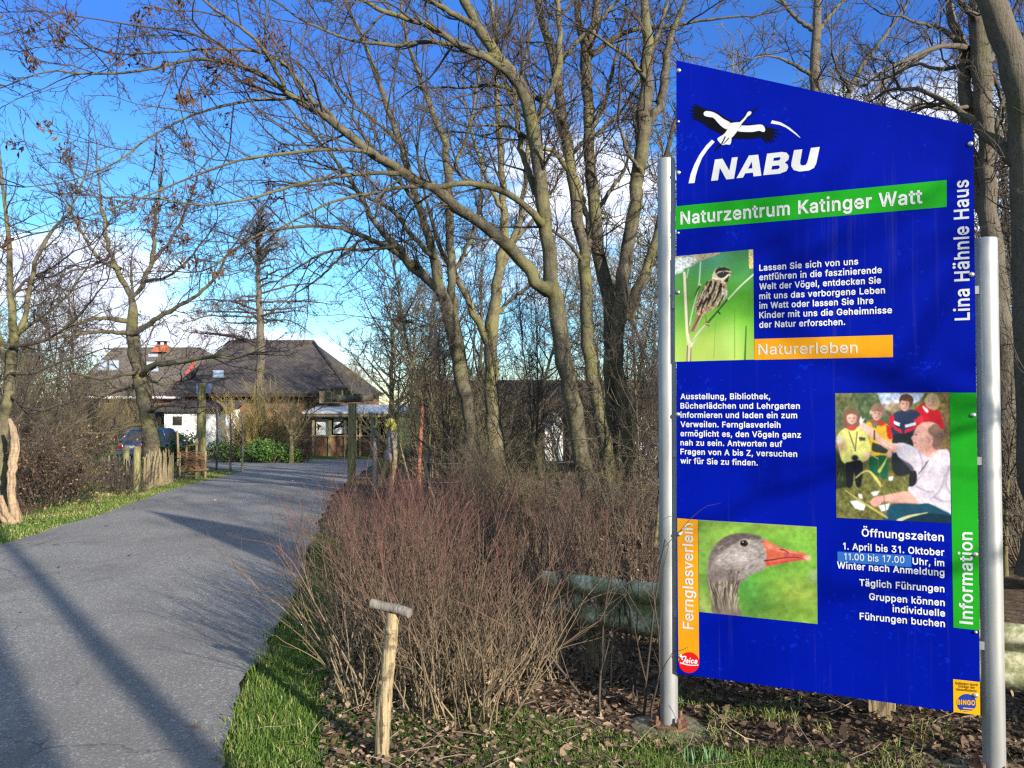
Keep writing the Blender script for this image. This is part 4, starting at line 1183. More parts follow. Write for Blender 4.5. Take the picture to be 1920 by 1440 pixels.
class Canvas:
    """a printed picture painted in its own coordinates on a grid of W x H points spanning four corners (tl, tr, br, bl)"""
    def __init__(s, corners, W, H, bg=(0, 0, 0)):
        c = np.asarray(corners, float)
        u, v = np.meshgrid(np.linspace(0, 1, W), np.linspace(0, 1, H))
        s.u, s.v = u, v
        q = c[0] * ((1 - u) * (1 - v))[..., None] + c[1] * (u * (1 - v))[..., None] + c[2] * (u * v)[..., None] + c[3] * ((1 - u) * v)[..., None]
        s.X, s.Y = q[..., 0], q[..., 1]
        s.C = np.zeros((H, W, 3)) + np.asarray(bg, float)
        s.px = (s.X.max() - s.X.min()) / W
    def blend(s, a, col):
        s.C = s.C * (1 - a[..., None]) + np.asarray(col, float) * a[..., None]
        return s
    def inside(s, pts):
        p = np.asarray(pts, float)
        r = np.zeros(s.X.shape, bool)
        q = np.roll(p, -1, 0)
        for (x1, y1), (x2, y2) in zip(p, q):
            if y1 == y2:
                continue
            k = ((y1 > s.Y) != (y2 > s.Y)) & (s.X < (x2 - x1) * (s.Y - y1) / (y2 - y1) + x1)
            r ^= k
        return r
    def blur(s, a, n):
        for _ in range(n):
            p = np.pad(a, 1, 'edge')
            a = (p[:-2, 1:-1] + p[2:, 1:-1] + p[1:-1, :-2] + p[1:-1, 2:] + 2 * a) / 6
        return a
    def poly(s, pts, col, soft=1, curve=True, alpha=1.0):
        if curve:
            pts = smooth_path(np.vstack([pts, pts[:1]]), len(pts) * 6)[:-1]
        return s.blend(s.blur(s.inside(pts).astype(float), soft) * alpha, col)
    def ell(s, x, y, rx, ry, col, soft=0.15, rot=0.0, alpha=1.0):
        ca, sa = math.cos(rot), math.sin(rot)
        dx, dy = s.X - x, s.Y - y
        d = np.sqrt(((dx * ca + dy * sa) / rx) ** 2 + ((-dx * sa + dy * ca) / ry) ** 2)
        return s.blend(np.clip((1 + soft - d) / (2 * soft), 0, 1) * alpha, col)
    def line(s, pts, w, col, alpha=1.0, n=None):
        pts = np.asarray(pts, float)
        if len(pts) > 2:
            pts = smooth_path(pts, (len(pts)) * 4)
        w = np.broadcast_to(np.asarray(w, float), (2,))
        D = np.full(s.X.shape, -1e9)
        k = len(pts) - 1
        for i in range(k):
            a, b = pts[i], pts[i + 1]
            d = b - a
            t = np.clip(((s.X - a[0]) * d[0] + (s.Y - a[1]) * d[1]) / (d @ d + 1e-9), 0, 1)
            wd = w[0] + (w[1] - w[0]) * (i + t) / k
            D = np.maximum(D, wd / 2 - np.hypot(s.X - a[0] - d[0] * t, s.Y - a[1] - d[1] * t))
        return s.blend(np.clip(D / s.px + 0.5, 0, 1) * alpha, col)
    def noise(s, fx, fy, seed, amp, mask=None, o=3):
        n = fbm(s.X * fx, s.Y * fy, seed, o) - 0.5
        k = 1 + amp * n
        if mask is not None:
            k = 1 + amp * n * mask
        s.C = np.clip(s.C * k[..., None], 0, 255)
        return s


def goose_picture():
    c = Canvas([(222, 65), (1220, 125), (1228, 945), (230, 842)], 200, 165, (118, 158, 66))
    for x, y, rx, ry, col in ((330, 200, 170, 160, (140, 175, 75)), (900, 200, 330, 120, (128, 180, 66)), (850, 560, 300, 180, (92, 152, 52)), (1080, 700, 200, 150, (160, 178, 78)), (700, 780, 150, 120, (80, 140, 62)),
                              (260, 500, 80, 250, (98, 140, 62)), (1100, 350, 120, 150, (122, 180, 66)), (620, 620, 90, 90, (70, 140, 60)), (1000, 860, 220, 80, (120, 165, 60)), (260, 790, 70, 70, (172, 180, 100)), (900, 90, 200, 40, (140, 150, 60))):
        c.ell(x, y, rx, ry, col, 0.9, 0, 0.8)
    c.noise(0.006, 0.006, 3, 0.35)
    c.ell(1195, 540, 42, 45, (176, 190, 150), 0.6, 0, 0.7)
    neck = [(298, 480), (300, 590), (330, 740), (356, 860), (580, 885), (565, 800), (552, 700), (575, 610), (640, 530), (500, 450)]
    c.poly(neck, (118, 108, 96))
    head = [(300, 520), (302, 420), (330, 330), (390, 250), (470, 200), (590, 176), (690, 190), (780, 225), (810, 260), (815, 330), (800, 440), (760, 490), (680, 520), (600, 560), (480, 580), (380, 590)]
    c.poly(head, (150, 140, 136))
    c.poly([(306, 400), (340, 315), (400, 245), (480, 196), (590, 176), (690, 190), (760, 220), (700, 235), (600, 230), (520, 270), (430, 330), (350, 420), (310, 500)], (92, 82, 80), 3, True, 0.9)
    c.ell(620, 390, 170, 90, (186, 176, 172), 0.7, -0.1, 0.8)
    c.ell(420, 420, 70, 60, (160, 152, 148), 0.7, 0, 0.6)
    c.ell(540, 500, 140, 50, (126, 116, 110), 0.8, -0.2, 0.6)
    m = c.inside(neck).astype(float)
    rg = np.random.default_rng(4)
    for k in range(64):
        x = rg.uniform(305, 570); y = rg.uniform(480, 740)
        c.line([(x, y), (x + (440 - x) * 0.1 - 4, y + 60), (x + (450 - x) * 0.18 + 8, y + 130)], (12, 4), (70, 62, 54) if k % 2 else (172, 160, 142), 0.75)
    c.ell(350, 560, 60, 30, (96, 88, 84), 0.8, -0.6, 0.7)
    c.ell(608, 263, 48, 40, (196, 182, 172), 0.3, 0, 0.6)
    c.ell(608, 264, 34, 27, (40, 28, 26), 0.12)
    c.ell(612, 262, 20, 18, (12, 8, 10), 0.15)
    c.ell(600, 254, 6, 5, (200, 200, 200), 0.4)
    beak = [(755, 235), (790, 240), (880, 280), (960, 312), (1050, 335), (1110, 342), (1150, 365), (1165, 405), (1140, 410), (1090, 408), (1000, 420), (900, 440), (800, 458), (786, 420), (800, 380), (780, 300)]
    c.poly(beak, (226, 108, 78), 1)
    c.poly([(790, 250), (900, 296), (1040, 340), (1090, 350), (960, 345), (860, 320), (800, 300)], (240, 150, 122), 2, True, 0.8)
    c.poly([(960, 340), (1080, 360), (1110, 380), (1000, 385), (930, 375)], (206, 84, 84), 2, True, 0.7)
    c.poly([(800, 425), (900, 415), (1040, 395), (1100, 400), (1000, 420), (880, 442), (805, 455)], (200, 86, 76), 1, True, 0.8)
    c.line([(782, 410), (850, 402), (930, 388), (1040, 382), (1130, 400)], (11, 4), (70, 34, 30), 0.9)
    c.line([(915, 315), (945, 322), (985, 345)], (12, 6), (120, 46, 40), 0.9)
    c.ell(1140, 385, 30, 22, (226, 196, 170), 0.5, 0.5, 0.9)
    c.line([(786, 300), (796, 350), (782, 400)], 6, (226, 190, 176), 0.6)
    hm = c.blur(c.inside(head).astype(float), 2)
    for k in range(70):
        x, y = rg.uniform(310, 780), rg.uniform(190, 560)
        if not c.inside(head)[np.unravel_index(np.argmin((c.X - x) ** 2 + (c.Y - y) ** 2), c.X.shape)]:
            continue
        c.line([(x, y), (x - 26, y + 14), (x - 44, y + 34)], (9, 3), ((112, 102, 98), (190, 180, 174), (134, 124, 120))[k % 3], 0.55)
    c.noise(0.05, 0.09, 8, 0.45, hm)
    c.poly([(300, 470), (330, 420), (420, 470), (560, 530), (520, 575), (380, 590), (302, 560)], (112, 102, 96), 4, True, 0.55)
    c.noise(0.03, 0.03, 8, 0.28)
    c.noise(0.008, 0.01, 18, 0.22)
    c.ell(240, 830, 30, 60, (90, 110, 60), 0.9, 0, 0.5)
    c.line([(222, 68), (1220, 128)], 8, (150, 170, 110), 0.6)
    return c


def bird_picture():
    c = Canvas([(65, 185), (943, 105), (955, 1345), (65, 1370)], 150, 205, (98, 168, 58))
    c.C = c.C * 0
    t = np.clip((c.Y - 120) / 1230, 0, 1)
    stops = np.array([0, 0.2, 0.42, 0.7, 1.0])
    cols = np.array([(52, 124, 84), (72, 148, 78), (92, 172, 46), (122, 190, 60), (168, 196, 92)], float)
    for k in range(3):
        c.C[..., k] = np.interp(t, stops, cols[:, k])
    c.ell(500, 200, 330, 90, (104, 168, 156), 0.9, -0.2, 0.55)
    c.ell(820, 200, 160, 120, (64, 128, 58), 0.9, 0, 0.7)
    c.ell(150, 650, 120, 300, (96, 160, 88), 0.9, 0, 0.6)
    c.ell(420, 1150, 260, 160, (190, 204, 104), 0.9, 0, 0.6)
    c.ell(700, 1120, 130, 180, (176, 204, 120), 0.9, 0, 0.5)
    c.noise(0.004, 0.0015, 5, 0.2)
    for p, w, col in (([(352, 250), (330, 520), (260, 800), (230, 960)], (16, 14), (196, 222, 190)), ([(215, 330), (195, 430)], (16, 12), (190, 200, 170)), ([(865, 970), (850, 1345)], (14, 22), (42, 104, 34)), ([(735, 780), (735, 1340)], (6, 8), (84, 140, 44)),
                      ([(520, 900), (500, 1330)], (6, 8), (110, 160, 60)), ([(900, 480), (905, 860)], (5, 5), (90, 150, 50))):
        c.line(p, w, col, 0.85)
    c.line([(170, 370), (185, 700), (205, 1060), (235, 1200)], (28, 36), (226, 216, 188))
    c.line([(195, 440), (208, 760), (222, 1050)], (10, 12), (120, 96, 70), 0.7)
    c.line([(225, 1190), (215, 1370)], (58, 58), (206, 194, 160))
    c.line([(205, 1190), (198, 1370)], (12, 14), (84, 66, 46), 0.8)
    c.line([(245, 1205), (240, 1370)], (10, 14), (90, 70, 50), 0.7)
    c.line([(950, 385), (800, 520), (660, 670)], (18, 16), (226, 230, 204))
    c.line([(650, 675), (520, 830), (420, 945)], (18, 22), (58, 78, 52))
    c.line([(420, 945), (320, 1060), (240, 1195)], (26, 30), (206, 210, 176))
    c.line([(262, 1150), (330, 1060), (420, 950)], (7, 8), (96, 104, 70), 0.7)
    c.line([(545, 800), (570, 830)], 18, (40, 66, 40))
    body = [(480, 440), (560, 430), (630, 470), (655, 560), (640, 650), (560, 720), (470, 800), (390, 850), (330, 860), (292, 800), (288, 740), (320, 640), (380, 540), (430, 470)]
    c.poly(body, (176, 150, 116))
    c.poly([(330, 800), (380, 840), (330, 950), (300, 1020), (265, 1030), (240, 1020), (280, 920), (310, 850)], (150, 122, 96))
    c.line([(345, 850), (290, 960), (255, 1020)], (14, 8), (60, 46, 40), 0.9)
    c.line([(370, 850), (320, 960), (290, 1020)], (8, 6), (222, 206, 170), 0.8)
    c.poly([(600, 520), (655, 560), (640, 650), (560, 715), (520, 740), (560, 660)], (208, 206, 180), 2, True, 0.85)
    rg = np.random.default_rng(11)
    for k in range(26):
        x = rg.uniform(330, 620); y = rg.uniform(470, 730)
        if y > 1380 - 1.2 * x + 250:
            continue
        c.line([(x, y), (x - 28, y + 55), (x - 48, y + 110)], (22, 8), (52, 36, 34) if k % 3 else (228, 208, 160), 0.85)
    for p in ([(470, 470), (440, 560), (450, 640)], [(520, 480), (500, 560), (430, 680)], [(580, 500), (560, 590), (480, 740)], [(390, 560), (340, 680), (310, 760)], [(420, 660), (370, 760), (360, 830)]):
        c.line(p, (30, 12), (44, 30, 34), 0.9)
    for p in ([(500, 470), (470, 570), (440, 600)], [(545, 560), (510, 650), (460, 720)], [(600, 540), (590, 640), (540, 720)], [(410, 520), (370, 610), (320, 740)]):
        c.line(p, (16, 8), (232, 212, 160), 0.9)
    c.poly([(480, 400), (520, 330), (580, 305), (650, 312), (690, 345), (690, 390), (670, 440), (655, 475), (600, 465), (540, 445), (485, 430)], (206, 196, 160))
    c.poly([(515, 345), (560, 310), (620, 306), (670, 325), (690, 350), (640, 345), (570, 350), (520, 380)], (38, 36, 36))
    c.poly([(530, 385), (580, 360), (640, 355), (680, 370), (650, 395), (600, 430), (550, 415)], (52, 46, 44))
    c.poly([(610, 465), (650, 420), (678, 400), (668, 440), (655, 475)], (44, 38, 36))
    c.line([(490, 430), (560, 440), (620, 430), (660, 395)], (20, 14), (232, 226, 206))
    c.poly([(678, 352), (720, 372), (724, 380), (680, 388)], (150, 148, 138), 0, False)
    c.line([(682, 372), (722, 378)], 6, (40, 40, 40))
    c.ell(612, 372, 13, 12, (12, 10, 10), 0.2)
    c.ell(609, 368, 4, 4, (220, 220, 220), 0.4)
    c.line([(405, 850), (420, 920)], 8, (120, 84, 60))
    c.line([(412, 930), (450, 920)], 16, (120, 78, 56))
    c.line([(410, 950), (445, 965)], 12, (110, 78, 56))
    bm = c.blur(c.inside(body).astype(float), 1)
    c.noise(0.07, 0.05, 14, 0.9, bm)
    # weathered corners where the print has flaked off
    c.poly([(60, 150), (600, 120), (560, 160), (420, 210), (330, 245), (245, 305), (180, 320), (150, 365), (60, 395)], (170, 160, 128), 0, False)
    c.poly([(60, 215), (130, 195), (240, 190), (300, 205), (310, 240), (245, 270), (240, 300), (170, 320), (140, 365), (60, 385)], (206, 216, 216), 1, False)
    c.poly([(895, 108), (950, 104), (950, 322), (898, 325)], (196, 178, 120), 0, False)
    m = (c.inside([(60, 150), (600, 120), (330, 245), (60, 395)]) | c.inside([(895, 108), (950, 104), (950, 322), (898, 325)])).astype(float)
    c.noise(0.06, 0.08, 9, 0.7, m)
    c.ell(95, 588, 26, 22, (52, 44, 34), 0.4)
    return c


def group_picture():
    c = Canvas([(32, 40), (1218, 30), (1235, 1390), (45, 1333)], 215, 240, (110, 108, 64))
    c.poly([(30, 30), (500, 40), (520, 130), (600, 200), (600, 420), (30, 420)], (86, 104, 72), 2, False)
    c.ell(110, 110, 110, 110, (120, 118, 72), 0.8, 0, 0.7)
    c.poly([(470, 40), (960, 40), (900, 130), (700, 200), (560, 220), (500, 130)], (172, 186, 214), 2, False)
    c.ell(650, 190, 110, 60, (150, 132, 104), 0.6)
    c.ell(680, 110, 40, 25, (214, 222, 236), 0.6)
    c.poly([(1100, 40), (1230, 40), (1235, 700), (1120, 600)], (126, 104, 66), 3, False)
    c.poly([(30, 560), (640, 700), (1235, 660), (1235, 1400), (30, 1400)], (104, 104, 56), 4, False)
    c.poly([(30, 600), (180, 700), (200, 1000), (30, 1040)], (44, 52, 36), 3, False)
    c.poly([(560, 620), (860, 640), (860, 900), (560, 930)], (104, 92, 50), 3, False)
    c.noise(0.035, 0.03, 2, 0.75)
    rg = np.random.default_rng(6)
    for k in range(90):
        x, y = rg.uniform(30, 900), rg.uniform(900, 1370)
        c.line([(x, y), (x + rg.uniform(-60, 60), y - rg.uniform(20, 90))], 7, ((168, 160, 86), (60, 70, 36), (140, 146, 84))[k % 3], 0.6)
    skin, skd = (226, 182, 164), (196, 146, 128)
    # adult in red
    c.poly([(860, 210), (960, 140), (1080, 200), (1130, 260), (1145, 420), (880, 400)], (196, 30, 44))
    c.poly([(960, 110), (1000, 50), (1070, 45), (1110, 90), (1108, 180), (1060, 215), (980, 180)], (204, 176, 118))
    c.ell(1028, 130, 46, 62, (220, 172, 150), 0.15, 0.2)
    c.poly([(945, 165), (1000, 215), (985, 245), (940, 190)], (232, 224, 226))
    c.ell(1012, 122, 8, 5, (90, 60, 54), 0.4); c.ell(1048, 130, 8, 5, (90, 60, 54), 0.4); c.ell(1020, 168, 14, 5, (172, 84, 84), 0.4)
    # adult in the dark red and white jacket
    c.poly([(640, 250), (720, 215), (820, 210), (920, 260), (945, 420), (880, 520), (640, 520), (590, 380)], (44, 56, 84))
    c.poly([(590, 290), (640, 260), (640, 370), (600, 400)], (198, 40, 60)); c.poly([(850, 320), (930, 270), (950, 380), (870, 430)], (206, 44, 64))
    c.poly([(630, 370), (720, 420), (730, 470), (640, 410)], (206, 40, 60), 0, False); c.poly([(740, 470), (760, 420), (870, 370), (870, 410)], (206, 40, 60), 0, False)
    c.poly([(640, 325), (710, 350), (700, 385), (640, 360)], (222, 226, 236), 0, False); c.poly([(755, 370), (870, 340), (870, 372), (760, 400)], (222, 226, 236), 0, False)
    c.poly([(625, 470), (860, 460), (860, 620), (840, 850), (640, 870)], (36, 42, 48))
    c.poly([(695, 110), (720, 60), (790, 50), (840, 85), (838, 150), (800, 200), (720, 190)], (84, 58, 46))
    c.ell(755, 160, 48, 66, (212, 166, 148), 0.12)
    c.poly([(700, 115), (760, 75), (830, 110), (800, 125), (740, 118)], (84, 58, 46), 1)
    c.ell(738, 150, 8, 5, (60, 44, 40), 0.4); c.ell(776, 150, 8, 5, (60, 44, 40), 0.4); c.ell(752, 196, 16, 5, (160, 84, 80), 0.4)
    # child in yellow and red
    c.poly([(355, 350), (430, 320), (560, 350), (610, 430), (625, 520), (580, 700), (420, 700), (390, 520)], (226, 178, 52))
    c.poly([(380, 330), (460, 320), (560, 345), (520, 380), (430, 360)], (196, 56, 44)); c.poly([(560, 370), (612, 400), (625, 510), (580, 505)], (200, 48, 44))
    c.poly([(420, 550), (570, 600), (570, 660), (420, 640)], (48, 56, 52)); c.poly([(410, 345), (480, 340), (460, 400), (420, 390)], (110, 112, 96))
    c.poly([(380, 700), (575, 700), (570, 920), (470, 900), (400, 850)], (28, 92, 62))
    c.poly([(400, 220), (420, 165), (490, 145), (545, 185), (545, 255), (510, 290), (430, 270)], (146, 112, 96))
    c.ell(466, 255, 52, 68, skin, 0.12); c.ell(404, 240, 14, 22, skin, 0.3)
    c.poly([(415, 215), (450, 180), (520, 190), (530, 240), (470, 225), (430, 235)], (150, 116, 98), 1)
    c.ell(448, 246, 8, 5, (70, 50, 46), 0.4); c.ell(490, 252, 8, 5, (70, 50, 46), 0.4); c.ell(458, 296, 15, 6, (190, 90, 92), 0.4); c.ell(598, 670, 26, 40, (214, 172, 156), 0.3)
    # child in pale yellow
    c.poly([(150, 385), (260, 375), (340, 420), (395, 560), (390, 700), (330, 750), (130, 770), (70, 620), (55, 480)], (208, 206, 118))
    c.poly([(140, 760), (310, 750), (300, 1000), (250, 1000), (230, 860), (210, 1005), (150, 1000)], (26, 26, 32))
    c.poly([(110, 330), (120, 240), (190, 195), (260, 225), (285, 320), (270, 390), (120, 400)], (124, 86, 72))
    c.ell(205, 296, 52, 64, skin, 0.12)
    c.poly([(140, 270), (165, 220), (235, 215), (270, 270), (205, 255)], (128, 90, 74), 1)
    c.ell(185, 298, 8, 5, (66, 46, 44), 0.4); c.ell(226, 298, 8, 5, (66, 46, 44), 0.4); c.ell(206, 336, 16, 6, (190, 84, 88), 0.4)
    c.poly([(150, 385), (260, 380), (230, 425), (180, 425)], (176, 74, 62)); c.line([(175, 440), (245, 640)], 8, (52, 52, 44)); c.line([(262, 440), (240, 640)], 8, (52, 52, 44))
    c.ell(238, 712, 34, 30, (30, 34, 36), 0.3); c.poly([(280, 495), (348, 500), (345, 535), (282, 530)], (70, 76, 60), 0, False); c.ell(362, 690, 26, 36, skin, 0.3)
    c.ell(98, 585, 52, 62, (150, 120, 100), 0.6, 0, 0.85); c.line([(150, 560), (140, 745)], 5, (170, 168, 90), 0.6); c.ell(80, 520, 30, 40, (206, 200, 200), 0.6)
    c.line([(60, 600), (395, 600)], 5, (170, 170, 92), 0.6)
    # man crouching, arm stretched out with a pale feather
    c.poly([(640, 560), (760, 560), (900, 620), (1000, 640), (1140, 625), (1225, 690), (1235, 1290), (1150, 1255), (1000, 1190), (910, 1210), (785, 1040), (870, 960), (830, 800), (690, 700)], (216, 206, 218))
    c.poly([(690, 700), (830, 790), (860, 960), (800, 1000), (820, 850)], (120, 116, 128), 2, True, 0.6)
    c.poly([(290, 365), (330, 350), (420, 410), (520, 500), (640, 560), (690, 600), (650, 660), (540, 600), (420, 510), (320, 430)], skin)
    c.line([(430, 500), (540, 590), (640, 645)], 22, skd, 0.6)
    c.ell(325, 385, 45, 34, skin, 0.25, 0.6); c.line([(440, 430), (438, 520)], 14, (60, 50, 46))
    c.poly([(280, 340), (300, 270), (315, 310), (340, 300), (310, 370)], (232, 232, 226), 1, False)
    c.poly([(845, 470), (880, 390), (960, 340), (1070, 350), (1150, 440), (1165, 520), (1110, 620), (1000, 720), (960, 690), (910, 640), (850, 600), (840, 540), (822, 510)], (224, 172, 156))
    c.poly([(1000, 400), (1080, 360), (1150, 440), (1165, 530), (1100, 630), (1040, 590), (1050, 500), (1000, 450)], (134, 102, 88), 2)
    c.noise(0.02, 0.004, 12, 0.12)
    c.ell(1005, 520, 34, 44, (226, 164, 150), 0.2, 0.3); c.line([(985, 500), (1010, 530), (1000, 560)], 8, (176, 112, 100), 0.8)
    c.ell(870, 470, 14, 7, (110, 74, 66), 0.4); c.line([(850, 450), (895, 440)], 7, (150, 110, 96), 0.8); c.line([(838, 560), (870, 556)], 8, (160, 80, 76), 0.9); c.line([(824, 500), (850, 520)], 6, (180, 120, 106), 0.8)
    c.line([(960, 690), (1000, 712), (1060, 660)], 10, (236, 228, 236), 0.9)
    for p in ([(980, 760), (920, 900), (870, 960)], [(1180, 880), (1120, 1050), (1020, 1140)], [(900, 640), (940, 760), (930, 860)], [(1060, 1120), (1150, 1160), (1230, 1160)], [(880, 1010), (980, 1060), (1050, 1060)], [(1220, 800), (1180, 960), (1225, 1080)]):
        c.line(p, (26, 12), (168, 156, 176), 0.7)
    for p in ([(1020, 780), (970, 900)], [(1120, 720), (1100, 860)], [(1080, 1180), (1200, 1240)]):
        c.line(p, (30, 20), (238, 230, 238), 0.7)
    c.line([(1000, 740), (900, 880)], 8, (60, 56, 66)); c.poly([(805, 850), (870, 850), (880, 950), (850, 1000), (800, 1000)], (38, 38, 44))
    c.poly([(480, 1110), (640, 1080), (800, 1060), (880, 1150), (890, 1190), (640, 1180), (480, 1160)], (222, 170, 156))
    c.line([(500, 1160), (700, 1178), (880, 1186)], 14, (176, 120, 106), 0.7)
    c.poly([(395, 1165), (440, 1120), (500, 1110), (520, 1170), (460, 1220), (410, 1200)], (216, 158, 146))
    c.poly([(570, 1260), (640, 1190), (900, 1190), (1000, 1185), (1150, 1255), (1235, 1300), (1240, 1400), (570, 1370)], (28, 74, 96))
    c.poly([(700, 1360), (900, 1290), (1000, 1285), (1240, 1320), (1240, 1400)], (18, 40, 56), 2, True, 0.8)
    for p in ([(185, 1160), (260, 1150), (350, 1200), (330, 1260), (240, 1240)], [(400, 1070), (500, 1050), (470, 1100), (430, 1110)], [(480, 1210), (600, 1180), (580, 1250), (510, 1270)], [(270, 1080), (310, 1090), (320, 1140), (280, 1130)], [(585, 910), (640, 900), (630, 945), (590, 945)]):
        c.poly(p, (226, 228, 236), 1, False)
    c.line([(140, 1050), (300, 1160), (570, 1330)], (10, 26), (190, 178, 92)); c.line([(245, 920), (330, 855), (400, 860), (510, 1000)], (10, 34), (206, 196, 112)); c.line([(475, 690), (490, 860), (540, 1130), (570, 1330)], 8, (120, 100, 60))
    c.line([(490, 850), (540, 770), (575, 700)], (34, 8), (186, 184, 92)); c.line([(690, 1365), (800, 1320), (990, 1280)], (40, 8), (206, 204, 150)); c.line([(370, 650), (475, 720)], 12, (200, 190, 120))
    for x, y, rx, ry in ((235, 310, 26, 50), (496, 275, 26, 54), (784, 172, 24, 52), (1052, 140, 22, 50), (1000, 620, 70, 60)):
        c.ell(x, y, rx, ry, (150, 104, 92), 0.7, 0, 0.45)
    for k in range(240):
        x, y = rg.uniform(40, 1220), rg.uniform(40, 1370)
        a = rg.uniform(-1.2, 1.2)
        c.line([(x, y), (x + 34 * math.sin(a), y + 34 * math.cos(a))], (9, 3), ((30, 30, 26), (190, 184, 170), (90, 84, 66))[k % 3], 0.13)
    c.noise(0.012, 0.012, 20, 0.22)
    c.noise(0.05, 0.05, 22, 0.2)
    c.C = np.stack([c.blur(c.C[..., k], 1) for k in range(3)], -1)
    return c


def sign():
    base = np.array(S(1268, HOR)) * np.array((1, 1, 0)) + np.array((0, 0, 0.0))
    root = thing('information_board', 'tall blue nature centre information board with slanted top on two galvanised posts', 'sign board', base)
    # panel
    c = [suv(1268, 113), suv(1824.5, 236), suv(1838, 1341), suv(1269, 1262.5)]
    mb = MB()
    fr = [sxyz(u, z, 0.0) for u, z in c]
    mb.prism(fr[::-1], -SN * 0.005)
    me_p = mb.build('panel', [M['blue'], M['alu_back']], root)
    for p in me_p.data.polygons:
        p.material_index = 0 if p.normal.dot(Vector(SN)) > 0.5 else 1

    def flat(name, px, off, mat, parent=None):
        m = MB()
        pts = [S(x, y) + SN * off for x, y in px]
        # keep it facing the reader
        q = np.asarray(pts)
        nrm = sum(np.cross(q[i] - q[0], q[i + 1] - q[0]) for i in range(1, len(q) - 1))
        if np.dot(nrm, SN) < 0:
            pts = pts[::-1]
        tri = tessellate_polygon([[Vector(p) for p in pts]])
        m.add(pts, [np.array(tri)])
        return m.build(name, mat, parent or me_p)

    def multi(name, polys, off, mat, parent=None):
        m = MB()
        for px in polys:
            pts = [S(x, y) + SN * off for x, y in px]
            m.add(pts, [np.array(tessellate_polygon([[Vector(p) for p in pts]]))])
        return m.build(name, mat, parent or me_p)

    def lines(name, items, mat, off=0.0022, bold=8.0, parent=None):
        """items: (text, (x0,y0) baseline start, (x1,y1) baseline end, cap height px) in photograph pixels"""
        for text, a, b, cap in items:
            m = MB()
            u0, z0 = suv(*a)
            u1, z1 = suv(*b)
            V, T, w = letter_mesh(text, bold)
            zc = suv(a[0], a[1] - cap)[1] - z0
            d = np.array((u1 - u0, z1 - z0))
            m.add([sxyz(u0 + d[0] * x / w, z0 + d[1] * x / w + y * zc, off) for x, y in V], [T])
            o = m.build(name, mat, parent or me_p)
        return o

    def vlines(name, text, a, b, cap, mat, off=0.0022, bold=8.0):
        """text reading upwards: a, b = bottom and top end of the baseline, cap towards the left"""
        u0, z0 = suv(*a)
        u1, z1 = suv(*b)
        V, T, w = letter_mesh(text, bold)
        cu = u0 - suv(a[0] - cap, a[1])[0]
        m = MB()
        m.add([sxyz(u0 + (u1 - u0) * x / w - y * cu, z0 + (z1 - z0) * x / w, off) for x, y in V], [T])
        return m.build(name, mat, me_p)

    # emblem: white stork, arcs, lettering (traced in a close-up of the board)
    Z = lambda pts: [(1260 + x / 5.143, 160 + y / 5.143) for x, y in pts]
    Zs = lambda pts: Z([tuple(q) for q in smooth_path(np.vstack([pts, pts[:1]]), len(pts) * 4)[:-1]])
    multi('emblem_stork', [
        Z([(655, 352), (600, 350), (530, 322), (450, 270), (400, 243), (325, 232), (272, 203), (213, 176), (238, 205), (180, 203), (226, 230), (166, 243), (226, 260), (166, 276), (224, 288), (170, 304), (230, 312), (188, 330), (250, 338), (300, 368), (350, 405), (420, 445), (500, 480), (560, 455), (640, 400)]),
        Z([(650, 380), (700, 378), (830, 372), (872, 372), (905, 402), (958, 410), (1045, 435), (968, 438), (1060, 476), (975, 465), (1025, 512), (962, 490), (994, 550), (938, 512), (968, 562), (915, 528), (925, 568), (885, 530), (862, 500), (800, 514), (700, 518), (570, 512), (600, 440)]),
        Z([(505, 490), (524, 500), (492, 565), (445, 610), (400, 650), (430, 600), (478, 548)]),
        Z([(758, 256), (790, 235), (848, 208), (805, 246), (770, 272)]),
        Z([(640, 345), (690, 305), (722, 252), (752, 242), (775, 262), (760, 292), (700, 350), (650, 420)])], 0.0012, M['logo_black'])
    multi('emblem_feathers', [
        Zs([(655, 356), (690, 320), (714, 290), (730, 260), (752, 251), (767, 262), (756, 284), (730, 302), (708, 330), (678, 364), (660, 392), (640, 428), (600, 482), (572, 512), (574, 527), (560, 571), (520, 570), (490, 576), (462, 555), (438, 515), (490, 480), (520, 450), (545, 400), (552, 372), (600, 360)]),
        Zs([(305, 268), (325, 250), (385, 256), (440, 282), (500, 326), (550, 352), (562, 362), (546, 398), (525, 424), (480, 398), (440, 358), (400, 315), (345, 304), (312, 292)]),
        Zs([(668, 388), (740, 389), (830, 380), (868, 381), (892, 405), (898, 440), (880, 451), (840, 439), (780, 450), (700, 450), (637, 442), (652, 412)])], 0.0018, M['logo_white'])
    multi('emblem_legs', [Z([(512, 488), (520, 500), (488, 565), (470, 572), (495, 525)]), Z([(545, 505), (552, 512), (500, 570), (492, 570)])], 0.0024, M['logo_black'])
    multi('emblem_arc', [Z([(160, 945), (182, 850), (215, 765), (265, 670), (330, 580), (385, 525), (412, 545), (345, 620), (290, 700), (250, 800), (228, 880), (218, 942)])], 0.0012, M['logo_white'])
    multi('emblem_arc', [Z([(965, 338), (1050, 358), (1130, 405), (1195, 460), (1240, 506), (1228, 503), (1170, 458), (1100, 408), (1030, 380), (952, 368)])], 0.0012, M['logo_white'])

    def holed(m, outer, holes, off):
        loops = [[Vector(S(x, y) + SN * off) for x, y in Z(l)] for l in [outer] + holes]
        flatv = [p for l in loops for p in l]
        # tessellate in board coordinates
        uv = [[Vector((np.dot(np.array(p) - SIGN_A, SU), p.z, 0)) for p in l] for l in loops]
        m.add([np.array(p) for p in flatv], [np.array(tessellate_polygon(uv))])
    m = MB()
